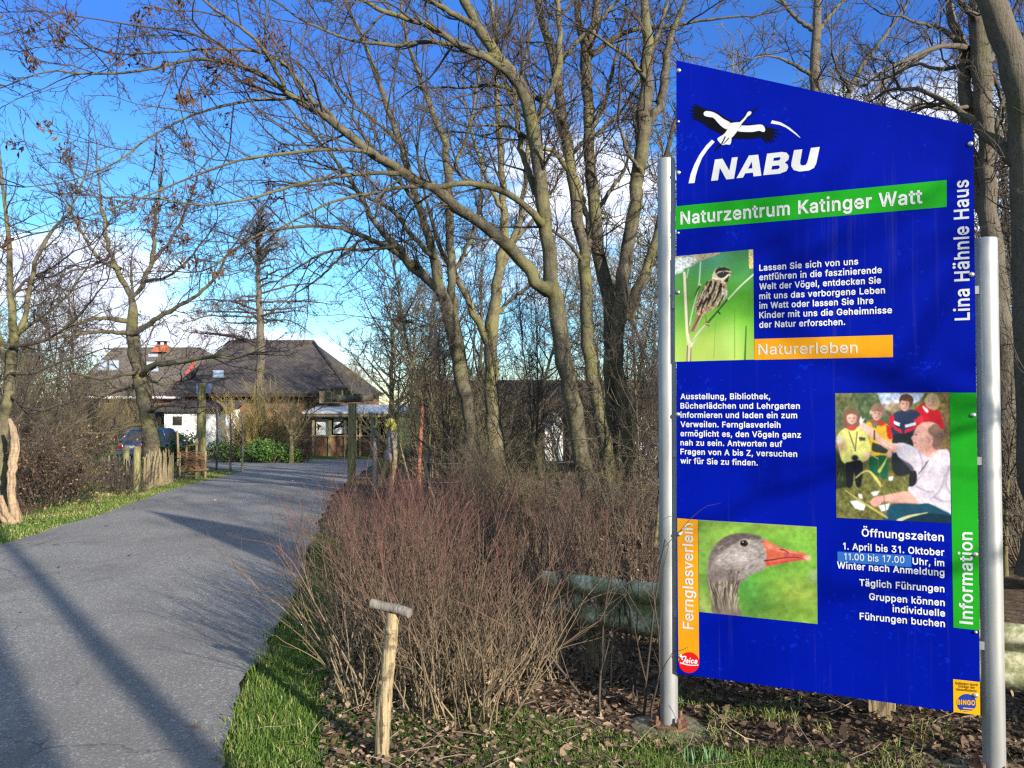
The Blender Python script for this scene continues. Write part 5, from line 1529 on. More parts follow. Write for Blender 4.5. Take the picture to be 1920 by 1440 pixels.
    holed(m, [(377, 922), (415, 716), (487, 708), (553, 824), (578, 698), (634, 692), (598, 901), (524, 908), (462, 796), (443, 916)], [], 0.0012)
    holed(m, [(622, 896), (742, 678), (832, 669), (862, 872), (786, 879), (781, 842), (706, 849), (684, 890)], [[(733, 805), (776, 801), (769, 735)]], 0.0012)
    holed(m, [(880, 867), (917, 660), (1060, 643), (1105, 650), (1130, 682), (1122, 718), (1088, 746), (1115, 766), (1120, 795), (1102, 828), (1040, 852)],
          [[(982, 700), (976, 730), (1030, 725), (1048, 708), (1040, 692)], [(966, 778), (958, 815), (1022, 809), (1042, 790), (1030, 772)]], 0.0012)
    holed(m, [(1177, 626), (1257, 617), (1235, 745), (1240, 768), (1265, 774), (1292, 766), (1306, 740), (1340, 604), (1425, 594), (1392, 750), (1370, 796), (1320, 822), (1230, 832), (1175, 818), (1150, 780), (1152, 745)], [], 0.0012)
    m.build('emblem_lettering', M['logo_white'], me_p)

    b1 = flat('green_band', [(1267, 387), (1775, 337.5), (1775, 388), (1266.5, 431)], 0.001, M['green_film'])
    lines('lettering', [('Naturzentrum Katinger Watt', (1276, 420.5), (1729.5, 380.5), 22.5)], M['logo_white'], bold=9, parent=b1)
    lines('lettering', [
        ('Lassen Sie sich von uns', (1423.7, 507.9), (1609, 495.7), 11), ('entführen in die faszinierende', (1423.7, 525.5), (1653.4, 511.6), 11), ('Welt der Vögel, entdecken Sie', (1423.7, 543), (1651.8, 531), 11),
        ('mit uns das verborgene Leben', (1423.7, 561), (1659.3, 549.7), 11), ('im Watt oder lassen Sie Ihre', (1423.7, 578.8), (1637.6, 569.3), 11), ('Kinder mit uns die Geheimnisse', (1423.7, 596.5), (1672.4, 587), 11),
        ('der Natur erforschen.', (1423.7, 614.5), (1584.6, 609), 11)], M['white_print'], bold=8)
    b2 = flat('orange_band', [(1414.6, 635.7), (1674, 628), (1674.3, 669.5), (1414.6, 674.8)], 0.001, M['orange_film'])
    lines('lettering', [('Naturerleben', (1421.9, 665), (1608, 661.3), 19)], M['faded_print'], bold=5, parent=b2)
    lines('lettering', [
        ('Ausstellung, Bibliothek,', (1276, 748.2), (1444.2, 748.3), 10), ('Bücherlädchen und Lehrgarten', (1276, 765.8), (1499.7, 766.3), 10), ('informieren und laden ein zum', (1276, 783), (1494.7, 783.9), 10),
        ('Verweilen. Fernglasverleih', (1276, 800.4), (1463.5, 801.9), 10), ('ermöglicht es, den Vögeln ganz', (1276, 817.6), (1501.7, 820.5), 10), ('nah zu sein. Antworten auf', (1276, 834.8), (1466.9, 837.5), 10),
        ('Fragen von A bis Z, versuchen', (1276, 851.5), (1494.7, 856.5), 10), ('wir für Sie zu finden.', (1276, 868.7), (1421.1, 872.7), 10)], M['white_print'], bold=8)
    lines('lettering', [
        ('Öffnungszeiten', (1615.7, 1005.2), (1769.5, 1014.5), 14), ('1. April bis 31. Oktober', (1580.9, 1029.5), (1770.4, 1041.7), 12), ('Uhr, im', (1711, 1057.7), (1770.4, 1061.5), 12), ('Winter nach Anmeldung', (1569.4, 1065), (1770.7, 1080), 12),
        ('Täglich Führungen', (1611.3, 1097.8), (1770.7, 1110.2), 12), ('Gruppen können', (1629.5, 1124), (1771.4, 1136), 12), ('individuelle', (1673.6, 1147), (1772, 1155.8), 12), ('Führungen buchen', (1611.9, 1160.8), (1771.7, 1175.4), 12)], M['white_print'], bold=8)
    b3 = flat('hours_sticker', [(1570.2, 1034), (1708.7, 1041), (1708.9, 1063.5), (1570.4, 1053.5)], 0.0018, M['sticker_blue'])
    lines('lettering', [('11.00 bis 17.00', (1583.1, 1048.9), (1695.6, 1055.6), 12)], M['white_print'], off=0.0028, bold=2, parent=b3)
    b4 = flat('orange_strip', [(1270, 971.6), (1308.6, 974.4), (1311, 1243), (1272, 1240)], 0.001, M['orange_film'])
    o = vlines('lettering', 'Fernglasverleih', (1299.8, 1180), (1298.8, 981.5), 19.5, M['logo_white'], bold=6)
    o.parent = b4
    vlines('lettering', 'Lina Hähnle Haus', (1817.5, 600), (1815.3, 337), 27, M['logo_white'], bold=8)
    b5 = flat('green_strip', [(1780.3, 736.3), (1830.6, 736.3), (1837.0, 1182), (1787.7, 1176.5)], 0.001, M['green_film'])
    o = vlines('lettering', 'Information', (1823.5, 1170.8), (1822.5, 998.2), 24, M['logo_white'], bold=8)
    o.parent = b5
    # round red badge with script lettering
    b6 = flat('red_badge', [(1292.2 + 19.3 * math.cos(a), 1242.2 + 19.6 * math.sin(a)) for a in np.linspace(0, 2 * PI, 33)[:-1]], 0.0018, M['badge_red'])
    m = MB()
    L = lambda pts: [(1260 + x / 4.5, 960 + y / 4.5) for x, y in pts]

    def stroke(pts, w):
        p = smooth_path(pts, len(pts) * 5)
        q = np.roll(p, -1, 0) - p
        q[-1] = q[-2]
        nn = unit(np.stack([-q[:, 1], q[:, 0]], 1)) * w
        a, b = L(p + nn), L(p - nn)
        for i in range(len(p) - 1):
            m.quad(*[S(*z) + SN * 0.0026 for z in (b[i], b[i + 1], a[i + 1], a[i])])
    stroke([(92, 1245), (84, 1232), (96, 1218), (118, 1222), (108, 1250), (92, 1272), (72, 1276)], 5)
    stroke([(68, 1268), (88, 1276), (130, 1288), (180, 1292), (224, 1290)], 4)
    V, T, w = letter_mesh('eica', 15)
    V = V + np.stack([V[:, 1] * 0.16, V[:, 1] * 0], 1)
    px = L(np.stack([112 + V[:, 0] / w * 100, 1272 + V[:, 0] / w * 5 - V[:, 1] * 38], 1))
    m.add([S(*q) + SN * 0.0026 for q in px], [T])
    m.build('lettering', M['white_print'], b6)
    # yellow sticker with a blue disc
    b7 = flat('yellow_sticker', [(1787, 1273), (1837.2, 1278.6), (1838, 1341.2), (1787.8, 1334.6)], 0.0018, M['yellow_film'])
    Q = lambda x, y: (1540 + x / 3.129, 980 + y / 3.129)
    flat('badge', [Q(852 + 57 * math.cos(a), 1060 + (57 if math.sin(a) < 0 else 50) * math.sin(a)) for a in np.linspace(0, 2 * PI, 29)[:-1]], 0.0024, M['badge_blue'], b7)
    lines('lettering', [('BINGO!', Q(797, 1064), Q(912, 1070), 8.5)], M['yellow_film'], off=0.0032, bold=14, parent=b7)
    lines('lettering', [('Gefördert durch', Q(786, 947), Q(918, 958), 4.6), ('Erträge der', Q(806, 965), Q(902, 974), 4.6), ('Umweltlotterie', Q(792, 983), Q(912, 994), 4.6)], M['badge_text'], off=0.0028, bold=6, parent=b7)
    m = MB()
    for y, x0, x1 in ((1083, 830, 895), (1097, 818, 898)):
        a, b = Q(x0, y), Q(x1, y + 6)
        m.quad(*[S(*z) + SN * 0.003 for z in ((a[0], a[1] + 2), (b[0], b[1] + 2), b, a)])
    m.build('stripe', M['yellow_film'], b7)

    # printed photographs
    def photo(name, cv, px_of, off=0.0014):
        H, W = cv.X.shape
        px, py = px_of(cv.X, cv.Y)
        p = np.array([S(a, b) + SN * off for a, b in zip(px.ravel(), py.ravel())])
        i = (np.arange(H - 1)[:, None] * W + np.arange(W - 1)[None]).ravel()
        Fq = np.stack([i, i + W, i + W + 1, i + 1], 1)
        col = np.clip(cv.C, 0, 255) / 255.0
        lin = np.where(col <= 0.04045, col / 12.92, ((col + 0.055) / 1.055) ** 2.4) * 0.68
        link(name, mesh_np(name, p - base_of(me_p), [Fq], M['photo'], False, None, lin.reshape(-1, 3)), me_p)
    photo('goose_photograph', goose_picture(), lambda x, y: (1260 + x / 4.5, 960 + y / 4.5))
    photo('bunting_photograph', bird_picture(), lambda x, y: (1255 + x / 6.0, 450 + y / 6.0))
    photo('group_photograph', group_picture(), lambda x, y: (1560 + x / 5.539, 730 + y / 5.539))

    # bolts along both edges
    for x, y in ((1272.5, 132.5), (1272.3, 228.5), (1271.7, 324), (1272, 437), (1271, 548), (1271, 777), (1273.5, 1001.5), (1274.5, 1230), (1819.3, 270), (1821.5, 514.8), (1824.5, 778.4), (1828.4, 1039.8), (1829.5, 1185), (1829, 1303.7)):
        m = MB()
        p = S(x, y)
        r = 0.0075 if y not in (437, 228.5, 1185) else 0.005
        m.tube([p + SN * 0.001, p + SN * 0.004, p + SN * 0.0075, p + SN * 0.009], [r * 1.5, r * 1.45, r * 0.95, r * 0.5], 10)
        m.build('bolt', M['bolt'], me_p, True, auto=35)

    # posts
    def post(px, top_px, name_loc, flange):
        q = S(px, HOR)
        q = q + unit(q * np.array((1, 1, 0))) * 0.0  
        d0 = ray(px, HOR)
        a0 = SIGN_A - SN * 0.051
        q = np.array((0, 0, CAM_H)) + d0 * (np.dot(a0 - np.array((0, 0, CAM_H)), SN) / np.dot(d0, SN))
        x, y = q[0], q[1]
        zt = CAM_H + (HOR - top_px) * y / F_PX
        r = 0.0445
        z0 = float(ground_z(np.array([x]), np.array([y]))[0]) + 0.018
        m = MB()
        m.tube([(x, y, z0 + 0.02), (x, y, zt - 0.012), (x, y, zt - 0.004), (x, y, zt)], [r, r, r * 0.96, r * 0.82], 32)
        po = m.build('post', M['alu'], root, True, auto=40)
        fm = MB()
        fm.tube([(x, y, z0 + 0.018), (x, y, z0 + 0.030)], [0.098, 0.098], 28)
        fp = fm.build('base_plate', M['rust'], po, True, auto=40)
        for a in (0.5, 2.1, 3.6, 5.2):
            bx, by = x + 0.075 * math.cos(a), y + 0.075 * math.sin(a)
            b = MB()
            b.tube([(bx, by, z0 + 0.028), (bx, by, z0 + 0.048)], [0.016, 0.016], 6)
            b.tube([(bx, by, z0 + 0.046), (bx, by, z0 + 0.072)], [0.009, 0.008], 8)
            b.build('anchor_bolt', M['rust'], po, False)
        # clamps holding the panel
        for hz in (0.55, 1.35, 2.1):
            k = MB()
            sgn = 1 if px < 1500 else -1
            cpt = np.array((x, y, hz)) + SU * sgn * 0.045 + SN * 0.022
            k.box(cpt, (0.05, 0.02, 0.035), math.atan2(SU[1], SU[0]))
            k.build('clamp', M['alu'], po)
        rg = np.random.default_rng(int(px))
        n = 26
        a = np.arange(n) * 2 * PI / n
        R = 0.20 * (1 + 0.16 * rg.normal(size=n))
        R = (R + np.roll(R, 1) + np.roll(R, -1)) / 3
        rings = []
        for k, zz in ((1.25, -0.09), (1.05, -0.008), (0.8, 0.015), (0.0, 0.020)):
            rings.append(np.stack([x + R * k * np.cos(a), y + R * k * np.sin(a), np.full(n, z0 + zz) + (rg.normal(size=n) * 0.003 if k > 0.1 else 0)], 1))
        V = np.vstack(rings)
        Fq = [[k * n + i, k * n + (i + 1) % n, (k + 1) * n + (i + 1) % n, (k + 1) * n + i] for k in range(3) for i in range(n)]
        fm = MB()
        fm.add(V, [np.array(Fq)])
        fm.build('concrete_footing', M['concrete'], po, True)
    post(1251.5, 295, '', True)
    post(1853.5, 445, '', True)
    return root


sign()

# ------------------------------------------------------------------ houses, car, garden things
M['roof'] = None


def roof_mat(name, a, b_, tile=0.3):
    m, t, b = new_mat(name, 0.85, 0.2)
    v = pos(t)
    sx = t.n('ShaderNodeSeparateXYZ')
    t.l(v, sx.inputs[0])
    rows = t.math('FRACT', t.math('MULTIPLY', sx.outputs[2], 1 / tile * 1.25))
    cols = t.math('FRACT', t.math('MULTIPLY', t.math('ADD', sx.outputs[0], sx.outputs[1]), 1 / 0.26))
    n = t.noise(v, 2.5, 5, 0.65)
    c = t.ramp(n, ((0.3, a), (0.7, b_)))
    edge = t.mapr(rows, 0.0, 0.14, 0.55, 0.0)
    ec = t.mapr(t.math('ABSOLUTE', t.math('SUBTRACT', cols, 0.5)), 0.40, 0.5, 0.0, 0.35)
    n2 = t.noise(v, 0.9, 3)
    c = t.mix(t.mapr(n2, 0.5, 0.72, 0, 0.4), c, (0.10, 0.105, 0.05, 1))
    t.l(c, b.inputs['Base Color'])
    add_bump(t, b, t.math('SUBTRACT', rows, t.math('MULTIPLY', ec, 2.0)), 0.9, 0.05)
    return m


M['roof'] = roof_mat('grey brown roof tiles', (0.055, 0.045, 0.039), (0.125, 0.104, 0.09))
M['roof_dark'] = roof_mat('dark purple grey roof tiles', (0.033, 0.027, 0.026), (0.072, 0.060, 0.058))
M['whitewash'] = noise_mat('white rendered wall', ((0.3, (0.55, 0.55, 0.54)), (0.7, (0.78, 0.78, 0.77))), 3, rough=0.9)
M['brick'] = noise_mat('dull brick wall', ((0.3, (0.11, 0.055, 0.035)), (0.7, (0.20, 0.11, 0.07))), 8, rough=0.9)
M['darkwood'] = noise_mat('dark stained boards', ((0.3, (0.018, 0.013, 0.01)), (0.7, (0.05, 0.036, 0.026))), 4, (8, 8, 0.7), rough=0.8)
M['brownwood'] = noise_mat('brown boards', ((0.3, (0.10, 0.052, 0.03)), (0.7, (0.22, 0.125, 0.07))), 3, (9, 9, 0.6), rough=0.8, bump=0.3)
M['palewood'] = noise_mat('weathered pale wood', ((0.30, (0.085, 0.062, 0.036)), (0.44, (0.20, 0.155, 0.09)), (0.68, (0.34, 0.27, 0.165))), 4, (10, 10, 0.9), rough=0.9, bump=0.8, bscale=9, detail=7)
def cracked_mat():
    m, t, b = new_mat('debarked wood with cracks and bark remains', 0.85, 0.15)
    g = t.noise(pos(t, (60, 60, 3.0)), 2.0, 6, 0.7)
    big = t.noise(pos(t, (1, 1, 0.6)), 16, 5, 0.65)
    c = t.ramp(g, ((0.30, (0.10, 0.075, 0.04)), (0.46, (0.25, 0.20, 0.115)), (0.7, (0.36, 0.29, 0.175))))
    c = t.mix(t.mapr(big, 0.54, 0.62, 0, 0.8, True), c, (0.085, 0.06, 0.038, 1))
    ck = t.mapr(t.noise(pos(t, (34, 34, 1.3)), 2.2, 3, 0.6), 0.60, 0.63, 0, 0.85)
    c = t.mix(ck, c, (0.03, 0.022, 0.014, 1))
    t.l(c, b.inputs['Base Color'])
    add_bump(t, b, t.math('SUBTRACT', g, ck), 0.9, 0.008)
    return m


M['perchwood'] = cracked_mat()
M['pales'] = noise_mat('split chestnut pales', ((0.3, (0.10, 0.082, 0.048)), (0.7, (0.25, 0.205, 0.12))), 3, (14, 14, 0.6), rough=0.9)
M['mosswood'] = noise_mat('green weathered wood', ((0.3, (0.09, 0.085, 0.035)), (0.7, (0.24, 0.22, 0.10))), 4, (7, 7, 0.9), rough=0.9, bump=0.5)
M['redwood'] = noise_mat('reddish bark pole', ((0.3, (0.12, 0.045, 0.028)), (0.7, (0.33, 0.14, 0.085))), 6, (4, 4, 1.2), rough=0.9, bump=0.6)
M['greywood'] = noise_mat('grey weathered wood', ((0.3, (0.075, 0.068, 0.058)), (0.7, (0.22, 0.20, 0.175))), 5, (6, 6, 0.8), rough=0.9, bump=0.6)
M['moss'] = noise_mat('bright moss', ((0.3, (0.16, 0.15, 0.025)), (0.7, (0.36, 0.33, 0.09))), 20, rough=0.95, bump=0.7)
M['terracotta'] = noise_mat('orange chimney bricks', ((0.3, (0.20, 0.05, 0.027)), (0.7, (0.32, 0.10, 0.05))), 9, rough=0.85)
M['lead'] = noise_mat('grey flat roof sheet', ((0.3, (0.27, 0.29, 0.31)), (0.7, (0.42, 0.44, 0.46))), 2, rough=0.6)
M['dark'] = noise_mat('dark shutters', ((0.3, (0.012, 0.012, 0.014)), (0.7, (0.03, 0.03, 0.034))), 3, rough=0.5)
M['redpaint'] = noise_mat('red painted trim', ((0.3, (0.30, 0.04, 0.03)), (0.7, (0.42, 0.07, 0.05))), 3, rough=0.6)
M['poster'] = noise_mat('white window screen', ((0.3, (0.52, 0.54, 0.53)), (0.7, (0.66, 0.68, 0.66))), 2, rough=0.6)
M['stripe'] = noise_mat('black film', ((0.3, (0.008, 0.008, 0.009)), (0.7, (0.012, 0.012, 0.013))), 2, rough=0.5)
M['timber'] = noise_mat('weathered timber edging', ((0.3, (0.16, 0.12, 0.08)), (0.7, (0.3, 0.23, 0.16))), 4, rough=0.9)
M['gravel'] = noise_mat('pale gravel', ((0.3, (0.26, 0.25, 0.24)), (0.7, (0.46, 0.45, 0.43))), 30, rough=0.95)


def glass_mat(name, col, rough=0.08):
    m, t, b = new_mat(name, rough, 0.6)
    b.inputs['Base Color'].default_value = (*col, 1)
    return m


M['glass'] = glass_mat('dark window glass', (0.02, 0.025, 0.03))
M['skylight'] = glass_mat('pale skylight glass', (0.30, 0.36, 0.42), 0.12)
M['solar'] = glass_mat('solar panel glass', (0.055, 0.055, 0.10), 0.2)


def slab(mb, a, b, c, d, th):
    """sloping slab with top corners a,b,c,d (ccw from above) and thickness th downwards along its normal"""
    a, b, c, d = (np.asarray(q, float) for q in (a, b, c, d))
    n = unit(np.cross(b - a, d - a)) * th
    return mb.hexa([a - n, b - n, c - n, d - n], [a, b, c, d])


def on_plane(o, u, v, s, t):
    return np.asarray(o) + np.asarray(u) * s + np.asarray(v) * t


def houses():
    # --- large house with the hipped roof, straight ahead of the road
    Y = 42.0
    z0 = float(gz(Y))
    X = lambda px, Yv=Y: (px - 960) / F_PX * Yv
    Zp = lambda py, Yv=Y: CAM_H + (HOR - py) * Yv / F_PX
    root = thing('thatched_style_house', 'large low house with a dark hipped tiled roof behind the flat roofed porch', 'house', (X(480), Y, z0))
    xl, xr, ze = X(318), X(662), Zp(738)
    rl, rr, zr = X(428, 47), X(583, 47), Zp(640, 47)
    yb, yf = 53.0, Y - 0.4
    m = MB()
    m.add([(xl, yf, ze), (xr, yf, ze), (xr, yb, ze), (xl, yb, ze), (rl, 47.5, zr), (rr, 47.5, zr)],
          [[[0, 1, 5, 4], [2, 3, 4, 5]], [[1, 2, 5], [3, 0, 4]], [[0, 3, 2, 1]]])
    m.build('roof', M['roof_dark'], root)
    r = MB()
    r.tube([(rl - 0.05, 47.5, zr), (rr + 0.05, 47.5, zr)], 0.13, 8)
    r.build('ridge', M['roof_dark'], root, True)
    for a, b in (((xl, yf, ze), (rl, 47.5, zr)), ((xr, yf, ze), (rr, 47.5, zr))):
        r = MB()
        r.tube([a, b], 0.11, 8)
        r.build('hip_ridge', M['roof_dark'], root, True)
    w = MB()
    w.box(((xl + xr) / 2, (yf + yb) / 2 + 0.3, (z0 + ze) / 2 - 0.05), (xr - xl - 0.9, yb - yf - 1.0, ze - z0 + 0.1))
    w.build('wall', M['brick'], root)
    f = MB()
    f.box(((xl + xr) / 2, yf - 0.02, ze - 0.09), (xr - xl, 0.06, 0.16))
    f.build('eaves_board', M['darkwood'], root)
    # roof plane on the front slope for lights and panels
    o = np.array((xl, yf, ze))
    e = unit(np.array((0, 47.5 - yf, zr - ze)))
    def front(px, py, lift):
        d = ray(px, py)
        n = unit(np.cross((1, 0, 0), e))
        c0 = np.array((0, 0, CAM_H))
        return c0 + d * (np.dot(o + n * lift - c0, n) / np.dot(d, n))
    def roof_item(name, px, mat, lift, parent, th=0.05, fr=front):
        mm = MB()
        q = [fr(x, y, lift) for x, y in px]
        slab(mm, q[3], q[2], q[1], q[0], th)
        return mm.build(name, mat, parent)
    s = roof_item('skylight', [(399, 694), (420, 694), (420, 707), (399, 707)], M['alu_back'], 0.10, root)
    roof_item('pane', [(401, 695.5), (418, 695.5), (418, 705.5), (401, 705.5)], M['skylight'], 0.13, s, 0.02)
    for a, b in ((367, 381), (383, 397)):
        roof_item('solar_panel', [(a, 719), (b, 719), (b, 737), (a, 737)], M['solar'], 0.10, root)
    # gable window in the right-hand corner
    g = MB()
    g.box((X(627), yf - 0.32, Zp(742)), (1.15, 0.55, 0.82))
    gd = g.build('dormer', M['palewood'], root)
    g = MB()
    slab(g, (X(603), yf - 0.85, Zp(727)), (X(652), yf - 0.85, Zp(727)), (X(652), yf + 0.9, Zp(722)), (X(603), yf + 0.9, Zp(722)), 0.1)
    g.build('dormer_roof', M['roof_dark'], gd)
    for a, b in ((609, 621), (624, 640)):
        g = MB()
        g.box((X((a + b) / 2, yf - 0.6), yf - 0.61, Zp(742)), (X(b) - X(a), 0.04, 0.66))
        g.build('window', M['glass'], gd)
    # dark lower roof with white annexe at the left
    ax0, ax1, ay = X(307, 40), X(428, 40), 40.0
    a = thing('white_annexe', 'low white rendered annexe with a small dark square window beside the large house', 'outbuilding', ((ax0 + ax1) / 2, ay, z0))
    zt = Zp(768, 40)
    w = MB()
    w.box(((ax0 + ax1) / 2, ay + 0.9, (z0 + zt) / 2), (ax1 - ax0, 1.6, zt - z0))
    w.build('wall', M['whitewash'], a)
    w = MB()
    slab(w, (ax0 - 0.25, ay - 0.25, zt + 0.03), (ax1 + 0.25, ay - 0.25, zt + 0.03), (ax1 + 0.25, ay + 1.9, zt + 0.5), (ax0 - 0.25, ay + 1.9, zt + 0.5), 0.14)
    w.build('roof', M['roof_dark'], a)
    fr = MB()
    fr.box((X(332, 40), ay + 0.08, Zp(789, 40)), (0.46, 0.06, 0.46))
    wf = fr.build('window', M['darkwood'], a)
    fr = MB()
    fr.box((X(332, 40), ay + 0.045, Zp(789, 40)), (0.36, 0.02, 0.36))
    fr.build('pane', M['glass'], wf)
    g = MB()
    g.box((X(287, 40), ay + 1.2, (z0 + Zp(764, 40)) / 2), (1.05, 0.5, Zp(764, 40) - z0))
    g.build('carport_wall', M['dark'], a)
    # --- left house
    Y2 = 52.0
    z2 = float(gz(Y2))
    h = thing('tiled_house', 'wide house with a grey brown tiled roof, three skylights and an orange chimney', 'house', (X(290, Y2), Y2, z2))
    xl, xr, ze = X(120, Y2), X(470, Y2), Zp(742, Y2)
    rl, rr, zr = X(212, 58), X(372, 58), Zp(651, 58)
    yf, yb = Y2, 64.0
    m = MB()
    m.add([(xl, yf, ze), (xr, yf, ze), (xr, yb, ze), (xl, yb, ze), (rl, 58, zr), (rr, 58, zr)],
          [[[0, 1, 5, 4], [2, 3, 4, 5]], [[1, 2, 5], [3, 0, 4]], [[0, 3, 2, 1]]])
    rf = m.build('roof', M['roof'], h)
    w = MB()
    w.box(((xl + xr) / 2, (yf + yb) / 2, (z2 + ze) / 2 - 0.04), (xr - xl - 1.2, yb - yf - 1.2, ze - z2 + 0.08))
    w.build('wall', M['brick'], h)
    f = MB()
    f.box(((xl + xr) / 2, yf - 0.03, ze - 0.10), (xr - xl, 0.07, 0.17))
    f.build('gutter', M['whitewash'], h)
    c = MB()
    cx, cw = X(297, 57), 0.9
    c.hexa([(cx - 0.5, 56.8, Zp(660, 57)), (cx + 0.5, 56.8, Zp(660, 57)), (cx + 0.5, 57.7, Zp(660, 57)), (cx - 0.5, 57.7, Zp(660, 57))], [(cx - 0.22, 57.0, Zp(646, 57)), (cx + 0.5, 57.0, Zp(646, 57)), (cx + 0.5, 57.5, Zp(646, 57)), (cx - 0.22, 57.5, Zp(646, 57))])
    ch = c.build('chimney', M['terracotta'], h)
    c = MB()
    for dx in (-0.35, 0.35):
        c.box((cx + 0.14 + dx * 0.7, 57.2, Zp(643, 57)), (0.06, 0.4, 0.28))
    c.box((cx + 0.14, 57.2, Zp(640, 57)), (0.85, 0.7, 0.05))
    c.build('cowl', M['dark'], ch)
    o2 = np.array((xl, yf, ze))
    e2 = unit(np.array((0, 58 - yf, zr - ze)))
    n2 = unit(np.cross((1, 0, 0), e2))
    def front2(px, py, lift):
        d = ray(px, py)
        c0 = np.array((0, 0, CAM_H))
        return c0 + d * (np.dot(o2 + n2 * lift - c0, n2) / np.dot(d, n2))
    for x0, x1, y0, y1 in ((183, 201, 675, 694), (204, 223, 675, 694), (268, 297, 678, 696), (277, 296, 663, 669)):
        s = roof_item('skylight', [(x0, y0), (x1, y0), (x1, y1), (x0, y1)], M['alu_back'], 0.10, h, 0.05, front2)
        roof_item('pane', [(x0 + 1.5, y0 + 1.5), (x1 - 1.5, y0 + 1.5), (x1 - 1.5, y1 - 1.5), (x0 + 1.5, y1 - 1.5)], M['skylight'], 0.13, s, 0.02, front2)
    roof_item('barge_board', [(362, 680), (368, 680), (351, 700), (346, 700)], M['redpaint'], 0.1, h, 0.05, front2)
    # --- flat roofed wooden porch
    Yp = 39.0
    zp = float(gz(Yp))
    x0, x1 = X(585, Yp), X(712, Yp)
    p = thing('wooden_porch', 'brown boarded entrance porch with a grey flat roof and bird silhouettes in its windows', 'porch', ((x0 + x1) / 2, Yp, zp))
    zt = Zp(772, Yp)
    r = MB()
    slab(r, (x0 - 0.35, Yp - 0.5, zt), (x1 + 1.6, Yp - 0.5, zt), (x1 + 1.6, Yp + 3.2, zt + 0.36), (x0 - 0.35, Yp + 3.2, zt + 0.36), 0.09)
    r.build('roof', M['lead'], p)
    r = MB()
    r.tube([(x0 - 0.3, Yp - 0.38, zt - 0.2), (x1 + 1.5, Yp - 0.38, zt - 0.2)], 0.09, 10)
    r.build('beam', M['palewood'], p, True)
    w = MB()
    zr_ = Zp(818, Yp)
    w.box(((x0 + x1) / 2 + 0.2, Yp + 0.1, (zp + zr_) / 2), (x1 - x0 + 0.4, 0.1, zr_ - zp))
    w.build('panelling', M['brownwood'], p)
    w = MB()
    w.box(((x0 + x1) / 2 + 0.2, Yp + 0.06, zr_ + 0.03), (x1 - x0 + 0.5, 0.22, 0.07))
    w.build('rail', M['palewood'], p)
    w = MB()
    w.box(((x0 + x1) / 2 + 0.2, Yp + 2.6, (zp + zt) / 2), (x1 - x0 + 0.6, 0.1, zt - zp))
    w.build('back_wall', M['darkwood'], p)
    for px in (588, 619, 648, 668, 676, 697, 711):
        m = MB()
        xx = X(px, Yp)
        m.box((xx, Yp + 0.0, (zp + zt) / 2 - 0.1), (0.15 if px in (619,) else 0.11, 0.12, zt - zp - 0.15))
        m.build('post', M['palewood'] if px != 619 else M['mosswood'], p)
    for k, (a, b, ya, yb_, mat) in enumerate(((592, 615, 786, 819, 'poster'), (624, 643, 783, 813, 'poster'), (651, 665, 783, 813, 'skylight'), (679, 694, 783, 816, 'glass'))):
        m = MB()
        m.box((X((a + b) / 2, Yp), Yp + 0.17, (Zp(ya, Yp) + Zp(yb_, Yp)) / 2), (X(b, Yp) - X(a, Yp), 0.03, Zp(ya, Yp) - Zp(yb_, Yp)))
        pane = m.build('window', M[mat], p)
        if k < 2:
            cx, cy = ((597, 799), (633, 797))[k]
            sc = 1.0 if k == 0 else 1.25
            m = MB()
            sh = [(-5, -7), (-1, -3), (4, -1), (5, 1), (1, 2), (0, 7), (-3, 9), (-2, 3), (-6, 3), (-2, 0)] if k == 0 else [(-9, 8), (-4, 1), (1, -2), (9, -8), (5, 0), (9, 3), (3, 3), (-2, 5)]
            m.prism([(X(cx + sx * sc, Yp), Yp + 0.145, Zp(cy + sy * sc, Yp)) for sx, sy in sh][::-1], (0, 0.006, 0))
            m.build('bird_silhouette', M['stripe'], pane)
    # --- long farm building behind the trees on the right
    Y3 = 34.0
    z3 = float(gz(Y3))
    x0, x1 = X(775, Y3), X(1290, Y3)
    f = thing('long_shed', 'long dark roofed shed with patches of white wall behind the bare tree trunks', 'outbuilding', ((x0 + x1) / 2, Y3, z3))
    ze, zr = Zp(768, Y3), Zp(712, Y3 + 3)
    m = MB()
    m.add([(x0, Y3, ze), (x1, Y3, ze), (x1, Y3 + 7, ze), (x0, Y3 + 7, ze), (x0 + 0.3, Y3 + 3.5, zr), (x1 - 0.3, Y3 + 3.5, zr)], [[[0, 1, 5, 4], [2, 3, 4, 5], [0, 3, 2, 1]], [[1, 2, 5], [3, 0, 4]]])
    m.build('roof', M['roof_dark'], f)
    m = MB()
    m.box(((x0 + x1) / 2, Y3 + 3.5, (z3 + ze) / 2 - 0.05), (x1 - x0 - 1.0, 6.2, ze - z3))
    m.build('wall', M['darkwood'], f)
    for a, b in ((1022, 1056), (1190, 1236)):
        m = MB()
        m.box((X((a + b) / 2, Y3), Y3 + 0.36, (Zp(774, Y3) + z3) / 2), (X(b, Y3) - X(a, Y3), 0.06, Zp(774, Y3) - z3))
        m.build('white_panel', M['whitewash'], f)
    # timber edging and pale forecourt edge by the beds
    m = MB()
    a, b = G(388, 861), G(548, 857)
    m.hexa([a, b, b + (0, 0.15, 0), a + (0, 0.15, 0)], [a + (0, 0, .12), b + (0, 0, .12), b + (0, 0.15, .12), a + (0, 0.15, .12)])
    tag(m.build('timber_edging', M['timber']), 'low timber edging along the planted bed at the road end', 'edging')


houses()


